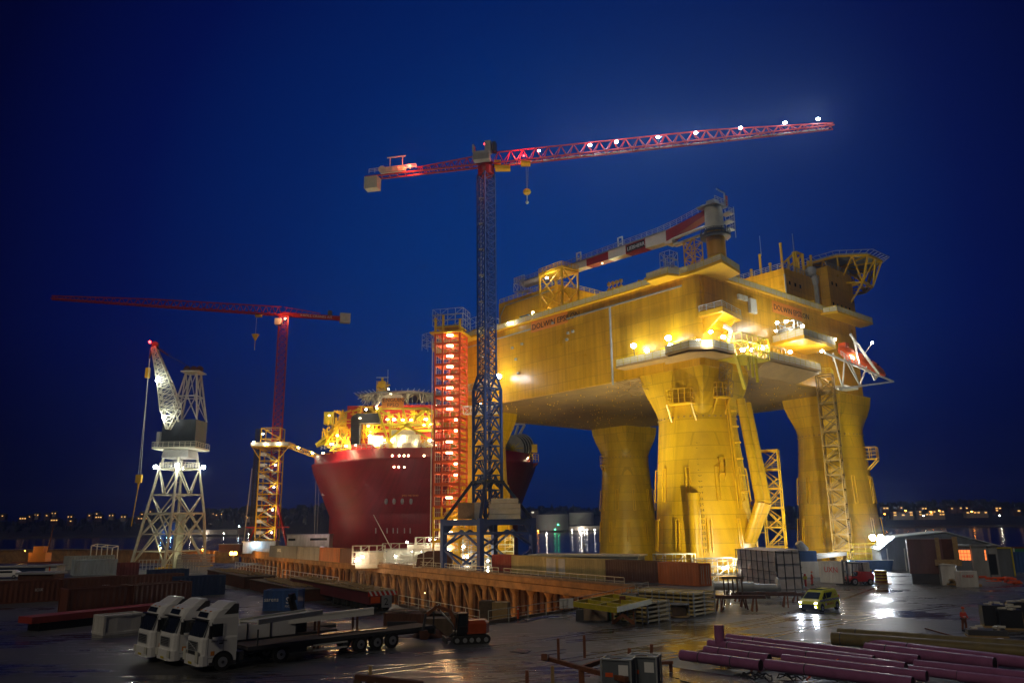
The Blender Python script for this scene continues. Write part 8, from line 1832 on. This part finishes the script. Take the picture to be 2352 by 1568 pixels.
# ================================================================== PEOPLE
def skinned(name, joints, edges, radii, material, parent, sub=1):
    me = bpy.data.meshes.new(name); me.from_pydata(joints, edges, []); o = bpy.data.objects.new(name, me); COL.objects.link(o)
    md = o.modifiers.new('s', 'SKIN'); 
    for i, r_ in enumerate(radii): me.skin_vertices[0].data[i].radius = (r_, r_) if not isinstance(r_, tuple) else r_
    me.skin_vertices[0].data[0].use_root = True
    s_ = o.modifiers.new('d', 'SUBSURF'); s_.levels = sub; s_.render_levels = sub
    nm = bpy.data.meshes.new_from_object(o.evaluated_get(bpy.context.evaluated_depsgraph_get())); bpy.data.objects.remove(o)
    nm.name = name; nm.materials.clear(); nm.materials.append(MATS[material])
    for p_ in nm.polygons: p_.use_smooth = True
    q_ = bpy.data.objects.new(name, nm); COL.objects.link(q_); q_.parent = parent; return q_
def person(label, loc_, rz, top, legs):
    t = thing('person', label, 'person', loc_, R(rz))
    J = [(0, 0, .95), (0, 0, 1.15), (0, -.02, 1.38), (0, -.03, 1.50), (0, -.05, 1.62), (0, -.05, 1.74), (.20, -.02, 1.40), (.27, -.04, 1.14), (.20, -.26, 1.02), (-.20, -.02, 1.40), (-.28, -.02, 1.14), (-.18, -.26, 1.05), (.10, 0, .90), (.13, -.05, .50), (.14, .02, .10), (.15, -.14, .05), (-.10, 0, .90), (-.12, .03, .50), (-.12, .10, .10), (-.12, -.05, .05), (.17, -.32, .98), (-.15, -.32, 1.02)]
    E_ = [(0, 1), (1, 2), (2, 3), (3, 4), (4, 5), (2, 6), (6, 7), (7, 8), (2, 9), (9, 10), (10, 11), (0, 12), (12, 13), (13, 14), (14, 15), (0, 16), (16, 17), (17, 18), (18, 19), (8, 20), (11, 21)]
    rad = [.13, .12, .13, .06, .095, .08, .06, .045, .035, .06, .045, .035, .085, .06, .045, .04, .085, .06, .045, .04, .04, .04]
    skinned('body', J, E_, rad, 'skin', t)
    hand = MB()
    for sx, hx_ in ((1, .17), (-1, -.15)):
        b0_ = Vector((hx_, -.33, 1.0))
        for k in range(4): f0 = b0_ + Vector((sx * (.03 - .02 * k), -.01, 0)); hand.cyl(f0, f0 + Vector((-sx * .01, -.045, -.03)), .009, n=5); hand.cyl(f0 + Vector((-sx * .01, -.045, -.03)), f0 + Vector((-sx * .01, -.05, -.065)), .008, n=5)
        hand.cyl(b0_ + Vector((sx * .04, 0, .01)), b0_ + Vector((sx * .06, -.04, 0)), .011, n=5)
    hand.build('gloves', 'black', t)
    skinned('jacket', [J[0], J[1], J[2], J[6], J[7], J[8], J[9], J[10], J[11]], [(0, 1), (1, 2), (2, 3), (3, 4), (4, 5), (2, 6), (6, 7), (7, 8)], [.165, .15, .16, .085, .07, .06, .085, .07, .06], top, t)
    skinned('trousers', [J[0], J[12], J[13], J[14], J[16], J[17], J[18]], [(0, 1), (1, 2), (2, 3), (0, 4), (4, 5), (5, 6)], [.15, .11, .09, .08, .11, .09, .08], legs, t)
    MB().ball((0, -.05, 1.76), .125, n=14, k=8, sq=(1, 1.15, .8)).b2((-.1, -.24, 1.74), (.1, -.12, 1.76)).build('helmet', 'orange', t)
    mb = MB()
    for x in (-.035, .035): mb.ball((x, -.142, 1.655), .012, n=6, k=4)
    mb.box((0, -.145, 1.595), (.05, .01, .01)); mb.build('face_features', 'black', t); MB().ball((0, -.155, 1.63), .016, n=6, k=4).build('nose', 'skin', t)
    mb = MB(); mb.cyl((0, -.01, 1.10), (0, -.01, 1.14), .172, n=16); mb.build('reflective_band', 'white_ink', t)
    mb = MB(); mb.box((.15, -.07, .06), (.11, .28, .12)); mb.box((-.12, .0, .06), (.11, .28, .12)); mb.split('boots', 'black', t)
person('person in red high-visibility workwear standing hands together beside the cable bundles', G(2217, 1449), 15, 'hivis_red', 'rust')
person('blurred small person in red overalls by the skid unit behind the van', G(1866, 1343), 60, 'hivis_red', 'hivis_red')
t = thing('marker_post', 'red and yellow marker post beside the wrapped tent', 'post', G(1851, 1345)); MB().cyl((0, 0, 0), (0, 0, 1.6), .14, n=8).build('post', 'red_ink', t); MB().b2((-.2, -.2, .9), (.2, .2, 1.3)).build('sign_plate', 'frame_yellow', t)
# ================================================================== PIPES
def pipe(label, x0, y0, x1, y1, r_, mt, z=.85, rings_=(), stub=None, z1=None):
    a, b = G(x0, y0, z), G(x1, y1, z if z1 is None else z1); t = thing('steel_pipe', label, 'pipe', a, 0, 'long coated pipes laid side by side'); d = b - a; n = d.normalized()
    mb = MB(); mb.cyl((0, 0, 0), d, r_, n=22, cap=False); o = mb.build('pipe_shell', mt, t)
    for p_ in o.data.polygons: p_.use_smooth = True
    mb = MB(); mb.cyl(n * .02, n * .5, r_ * .93, n=22); mb.cyl(d - n * .5, d - n * .02, r_ * .93, n=22); mb.split('pipe_bore', 'black', t)
    if rings_: 
        mb = MB(); [mb.cyl(d * f_ - n * .03, d * f_ + n * .03, r_ + .012, n=22) for f_ in rings_]; mb.split('weld_seam', 'dark_steel', t)
    if stub: MB().cyl(d * stub, d * stub + Vector((0, 0, 1.25)), r_ * 1.05, n=22).build('branch_stub', mt, t)
    return t
pipe('farthest pipe of the near purple bundle', 1670, 1463, 2112, 1515, .27, 'pipe_purple', .95, (.17,)); pipe('second farthest pipe of the near purple bundle, ending short', 1668, 1472, 2008, 1515, .25, 'pipe_purple', .90, (.14,)); pipe('purple pipe with a vertical branch stub near its left end', 1629, 1478, 2082, 1533, .30, 'pipe_purple', .85, (.12, .55), stub=.066)
pipe('short purple pipe below the branched pipe', 1620, 1492, 1768, 1512, .27, 'pipe_purple', .85, (.25, .72)); pipe('foremost left purple pipe resting on rusty trestles', 1565, 1503, 1748, 1527, .30, 'pipe_purple', .95, (.25, .66)); pipe('purple pipe starting right of the short pipe gap', 1798, 1512, 2130, 1552, .27, 'pipe_purple', .85); pipe('nearest purple pipe running out at the bottom right', 1760, 1525, 2098, 1568, .30, 'pipe_purple', .85, (.3,))
pipe('thick olive pipe with a dark collared end, nearer of the olive pair', 1912, 1465, 2400, 1502, .42, 'pipe_olive', .95, (.05,)); pipe('farther olive pipe behind the thick collared one', 1925, 1451, 2400, 1484, .30, 'pipe_olive', .85, (.1,))
pipe('purple pipe just below the thick olive pipe', 1977, 1475, 2400, 1527, .34, 'pipe_purple', .8, (.3,)); pipe('second purple pipe below the olive pair', 1990, 1487, 2286, 1523, .34, 'pipe_purple', .75, (.18,)); pipe('purple pipe at the right edge below the others', 2102, 1525, 2400, 1558, .27, 'pipe_purple', .8); pipe('short purple pipe in the lower right between two longer ones', 2088, 1537, 2200, 1550, .24, 'pipe_purple', .7); pipe('last purple pipe in the bottom right corner', 2201, 1552, 2400, 1574, .26, 'pipe_purple', .7)
for i, (px, py, lb) in enumerate(((1612, 1530, 'rusty trestle under the left end of the foremost purple pipe'), (1676, 1541, 'rusty trestle in the middle of the foremost purple pipe'), (1745, 1551, 'rusty trestle at the right end of the foremost purple pipe'), (2010, 1500, 'low timber chock under the olive pipes'))):
    p = G(px, py - 14); t = thing('pipe_trestle', lb, 'trestle', p, R(-35), 'trestles under the pipes'); mb = MB(); hh = .62
    mb.b2((-.15, -.9, hh - .14), (.15, .9, hh)); [mb.beam((0, y, hh - .1), (s_ * .25, y * 1.15, 0), .12) for y in (-.7, .7) for s_ in (-1, 1)]; mb.build('trestle_frame', 'rust', t)
t = thing('cable_bundle', 'tangled coils of dark hose and an orange strap under the nearest pipes', 'hoses', G(1830, 1562)); mb = MB(); rk = random.Random(8)
for k in range(16):
    cx_, cy_, r_ = rk.uniform(-3.4, 3.2), rk.uniform(-.7, .5), rk.uniform(.3, .6); mb.path([Vector((cx_ + r_ * math.cos(q), cy_ + r_ * .8 * math.sin(q), .1 + .25 * rk.random() + .1 * math.sin(q * 2))) for q in [2 * math.pi * i / 12 for i in range(13)]], .035, 4)
mb.build('hose_coil', 'dark_steel', t); MB().beam((1.0, -.1, .5), (2.6, .5, 1.0), .06).beam((.4, -.4, .1), (1.0, -.1, .5), .08).build('strap', 'orange', t)
# ================================================================== BOTTOM FOREGROUND: rusty frames, generators, wet plates
t = thing('rusty_cradle', 'rusty steel cradle with upright posts at the bottom centre', 'steel cradle', G(1300, 1545)); o1 = t.location.copy()
L = lambda px, py, z: G(px, py, z) - o1
mb = MB(); mb.beam(L(1255, 1510, .9), L(1335, 1533, .9), .22); mb.beam(L(1335, 1533, .9), L(1405, 1508, .9), .22); mb.beam(L(1335, 1533, .9), L(1440, 1560, .9), .24); mb.beam(L(1405, 1508, .9), L(1470, 1525, .9), .2); mb.beam(L(1255, 1510, .9), L(1250, 1508, 1.1), .35); mb.beam(L(1385, 1545, .9), L(1440, 1520, .9), .16)
for px, py in ((1283, 1518), (1343, 1510)): p_ = L(px, py, .9); mb.beam(p_, p_ + Vector((.0, 0, 1.25)), .15)
for px, py in ((1335, 1533), (1405, 1508), (1430, 1556)): p_ = L(px, py, .9); mb.beam(p_, (p_.x, p_.y, 0), .3, .2)
mb.build('cradle_frame', 'rust', t)
t = thing('rusty_cradle', 'second rusty cradle with bent arms right behind the grey generators', 'steel cradle', G(1460, 1530)); o1 = t.location.copy(); mb = MB(); mb.beam(L(1408, 1507, .9), L(1455, 1525, .9), .26); mb.beam(L(1455, 1525, .9), L(1545, 1520, .9), .16)
for px, py in ((1445, 1522), (1496, 1512)): p_ = L(px, py, .9); mb.beam(p_, p_ + Vector((0.05, 0, .8)), .17)
for px, py in ((1415, 1511), (1540, 1519)): p_ = L(px, py, .9); mb.beam(p_, (p_.x, p_.y, 0), .18)
mb.build('cradle_frame', 'rust', t)
for i, (px, py, lb) in enumerate(((1383, 1596, 'left one of two grey caged generators at the bottom centre'), (1443, 1588, 'right one of two grey caged generators at the bottom centre'))):
    t = thing('generator', lb, 'generator', G(px, py), R(-22), 'grey caged generators'); lx, ly, h = 1.55, 1.1, 1.75
    MB().b2((.05, .05, .3), (lx - .05, ly - .05, h - .02)).build('housing', 'c_slate', t); mb = MB()
    for x in (0, lx):
        for y in (0, ly): mb.b2((x - .04, y - .04, 0), (x + .04, y + .04, h))
    for z in (.25, h): mb.beam((0, 0, z), (lx, 0, z), .07); mb.beam((0, ly, z), (lx, ly, z), .07); mb.beam((0, 0, z), (0, ly, z), .07); mb.beam((lx, 0, z), (lx, ly, z), .07)
    mb.build('cage_frame', 'galv', t); MB().b2((.9, .03, 1.0), (1.4, .045, 1.5)).build('control_panel', 'white_ink', t); MB().b2((.2, .03, .9), (.6, .045, 1.1)).build('warning_label', 'orange', t); MB().b2((.4, .3, h), (1.0, .42, h + .04)).build('lifting_eye', 'black', t)
for (q, lb) in ((((1500, 1524), (1700, 1553), (1740, 1566), (1640, 1580), (1505, 1545)), 'long wet steel-topped slab left of the pipes at the bottom'), (((1495, 1548), (1560, 1556), (1570, 1580), (1490, 1580)), 'smaller wet slab with yellow timber edges at the bottom centre')):
    pts = [G(x, y, .45) for x, y in q]; o1 = pts[0].copy(); o1.z = 0; t = thing('wet_slab', lb, 'steel slab', o1); MB().prism([(p.x - o1.x, p.y - o1.y) for p in pts], .38, .45).build('slab_plate', 'steel_plate_wet', t); MB().prism([(p.x - o1.x, p.y - o1.y) for p in pts], .12, .376).build('slab_edge', 'timber', t); mb = MB(); [mb.beam(pts[i] - o1 + Vector((0, 0, -.4)), pts[(i + 1) % len(pts)] - o1 + Vector((0, 0, -.4)), .16, .2) for i in range(len(pts))]; mb.build('bearer', 'timber_dark', t)
for i, (px, py, h, lb) in enumerate(((1211, 1590, 1.1, 'thin dark upright stake at the bottom left of the cradles'), (1270, 1592, 1.35, 'taller tan stake beside the dark one at the bottom edge'), (850, 1568, .9, 'stub of a yellow timber post at the bottom edge below the trucks'))):
    t = thing('stake', lb, 'stake', G(px, py)); MB().b2((-.09, -.09, 0), (.09, .09, h)).build('post', 'timber' if i else 'rust', t); MB().b2((-.2, -.2, 0), (.2, .2, .1)).build('foot', 'rust_dark', t)
t = thing('timber_beam', 'rusty beam running out of the bottom edge below the trailer', 'beam', G(905, 1580)); MB().beam((-2.2, .6, .5), (1.6, -.6, .3), .3).build('beam_body', 'rust_dark', t); MB().b2((-2.3, .4, 0), (-1.9, .8, .4)).build('foot', 'timber_dark', t)
# ================================================================== CABLE PALLETS BY THE PERSON
for (px, py, lx, ly, h, lb, mt) in ((2225, 1462, 2.6, 1.2, .5, 'low metal rack of stored parts right of the person', 'dark_steel'), (2262, 1440, 2.4, 1.6, 1.7, 'dark wrapped pallet with a pile of light rags on top', 'black'), (2300, 1445, 1.6, 1.2, 1.5, 'dark crate with a slatted pale side in the middle of the pallets', 'black'), (2320, 1425, 2.2, 1.4, 1.5, 'black covered crate with pale timber edges at the right', 'black')):
    t = thing('pallet_load', lb, 'pallet load', G(px, py), R(-20)); MB().b2((0, 0, .14), (lx, ly, h)).build('load', mt, t); MB().b2((-.05, -.05, 0), (lx + .05, ly + .05, .12)).build('pallet', 'timber', t); mb = MB(); [mb.box((rk.uniform(.2, lx - .2), rk.uniform(.2, ly - .2), h + rk.uniform(.02, .25)), (rk.uniform(.2, .8), rk.uniform(.15, .4), .12), rk.uniform(0, 3)) for k in range(6)]; mb.build('loose_parts', 'net', t); mb = MB(); [mb.b2((lx, .1 + k * .22, .3), (lx + .04, .22 + k * .22, h - .1)) for k in range(4)]; mb.build('slats', 'timber', t)
t = thing('paint_pail', 'white pail standing on the ground at the far right below the pallets', 'pail', G(2300, 1478)); MB().cyl((0, 0, 0), (0, 0, .35), .16, .19, n=14).build('pail_body', 'white_paint', t); MB().cyl((0, 0, .35), (0, 0, .38), .2, n=14).build('lid', 'white_ink', t)
t = thing('ground_hose', 'thin brown hose curving over the asphalt behind the olive pipes', 'hose', G(2130, 1445)); o1 = t.location.copy(); mb = MB(); mb.path([G(x, y, .05) - o1 for x, y in ((2125, 1442), (2160, 1452), (2200, 1462), (2250, 1470), (2310, 1476), (2350, 1486))], .05, 6); mb.build('hose', 'rust', t)
# ================================================================== ADDED FLOODLIGHTS: unseen lamps put on the quay to wash legs, hull and ship
def added_flood(x, y, label, aim, power, spot=85, col=(1, .90, .62), h=1.6, z0=0):
    t = thing('unseen_floodlight', label, 'floodlight', (x, y, z0), 0, 'floodlights on the quay aimed upwards')
    mb = MB(); mb.cyl((0, 0, 0), (0, 0, h - .3), .07, n=6); mb.b2((-.5, -.5, 0), (.5, .5, .12)); mb.build('stand', 'dark_steel', t)
    d = (Vector(aim) - Vector((x, y, z0 + h))).normalized(); MB().cyl(Vector((0, 0, h)) - d * .25, Vector((0, 0, h)), .28, .36, n=12).build('lamp_housing', 'grey_paint', t)
    MB().cyl(Vector((0, 0, h)) + d * .0, Vector((0, 0, h)) + d * .03, .33, n=12).build('lens', 'lamp_dim', t)
    lamp('flood_beam', Vector((0, 0, h)) + d * .15, power, col, t, .35, spot, None, .8).rotation_euler = (-d).to_track_quat('Z', 'Y').to_euler()
def W_(x, y, z): p = PO + PV * x + PU * y; return (p.x, p.y, z)
added_flood(37, 119, 'quay floodlight behind the wrapped tent aimed at the near leg', W_(9, 9, 20), 40000, 80, (1, .86, .44))
added_flood(45.5, 131, 'quay floodlight right of the near leg aimed at its side', W_(13, 7, 10), 26000, 100, (1, .93, .42))
added_flood(15, 141.5, 'quay floodlight behind the tan containers aimed along the long hull face', W_(0, 26, 48), 74000, 95, (1, .90, .60))
added_flood(9, 158, 'quay floodlight beside the blue crane aimed at the left hull face', W_(0, 58, 50), 52000, 78, (1, .88, .52))
added_flood(58, 143, 'quay floodlight before the right leg', W_(60, 9, 20), 34000, 90, (1, .88, .45))
added_flood(14, 163, 'floodlight on the floating shed roof aimed at the far leg', W_(63, 77, 18), 42000, 50, (1, .9, .45), 1.6, 2.9)
added_flood(4, 178, 'quay floodlight under the blue crane aimed at the left leg', W_(8, 74, 20), 18000, 95, (1, .80, .38))
added_flood(74, 146, 'quay floodlight behind the tent aimed at the right hull face', W_(36, 0, 48), 52000, 90, (1, .90, .42))
added_flood(-46, 233, 'pier floodlight aimed at the round ship', (-40, 290, 20), 12000, 90, (1, .60, .62))
added_flood(-73, 277, 'second pier floodlight aimed at the left of the round ship', (-66, 300, 25), 3500, 95, (1, .66, .7))
# amber lamps added in the dry dock to light the pier columns and containers
for s_, off, hh, pw in ((4, -9, 1.6, 800), (20, -9, 1.6, 1000), (34, -15, 6.6, 2600), (60, -18, 6.6, 3400), (88, -20, 6.6, 4200), (125, -9, 1.6, 2200), (150, -20, 6.6, 4200), (175, -9, 1.6, 3000)):
    p = pier(s_, off, -9); t = thing('added_dock_lamp', 'amber lamp on a post standing on the dock floor before the pier columns', 'lamp', p, 0, 'amber lamps on the dock floor')
    MB().cyl((0, 0, 0), (0, 0, hh), .06, n=6).build('post', 'dark_steel', t); MB().ball((0, 0, hh + .1), .1, n=6, k=4).build('lamp_head', 'lamp_dim', t); lamp('added_dock_glow', (.3, .5, hh + .3), pw, (1, .42, .09) if hh < 3 else (1, .55, .2), t, .3)
# ================================================================== DAMP NIGHT AIR
hz_m = bpy.data.materials.new('haze_air'); hz_m.use_nodes = True; hn = hz_m.node_tree; hn.nodes.clear()
ho = hn.nodes.new('ShaderNodeOutputMaterial'); hv = hn.nodes.new('ShaderNodeVolumePrincipled')
hv.inputs['Color'].default_value = (.55, .74, 1, 1); hv.inputs['Density'].default_value = 0.00020; hv.inputs['Anisotropy'].default_value = 0.80
hn.links.new(hv.outputs[0], ho.inputs['Volume'])
hb = MB(); hb.b2((-2600, -160, -11), (2600, 2400, 118)); ho_ = hb.build('haze', hz_m); ho_['kind'] = 'stuff'
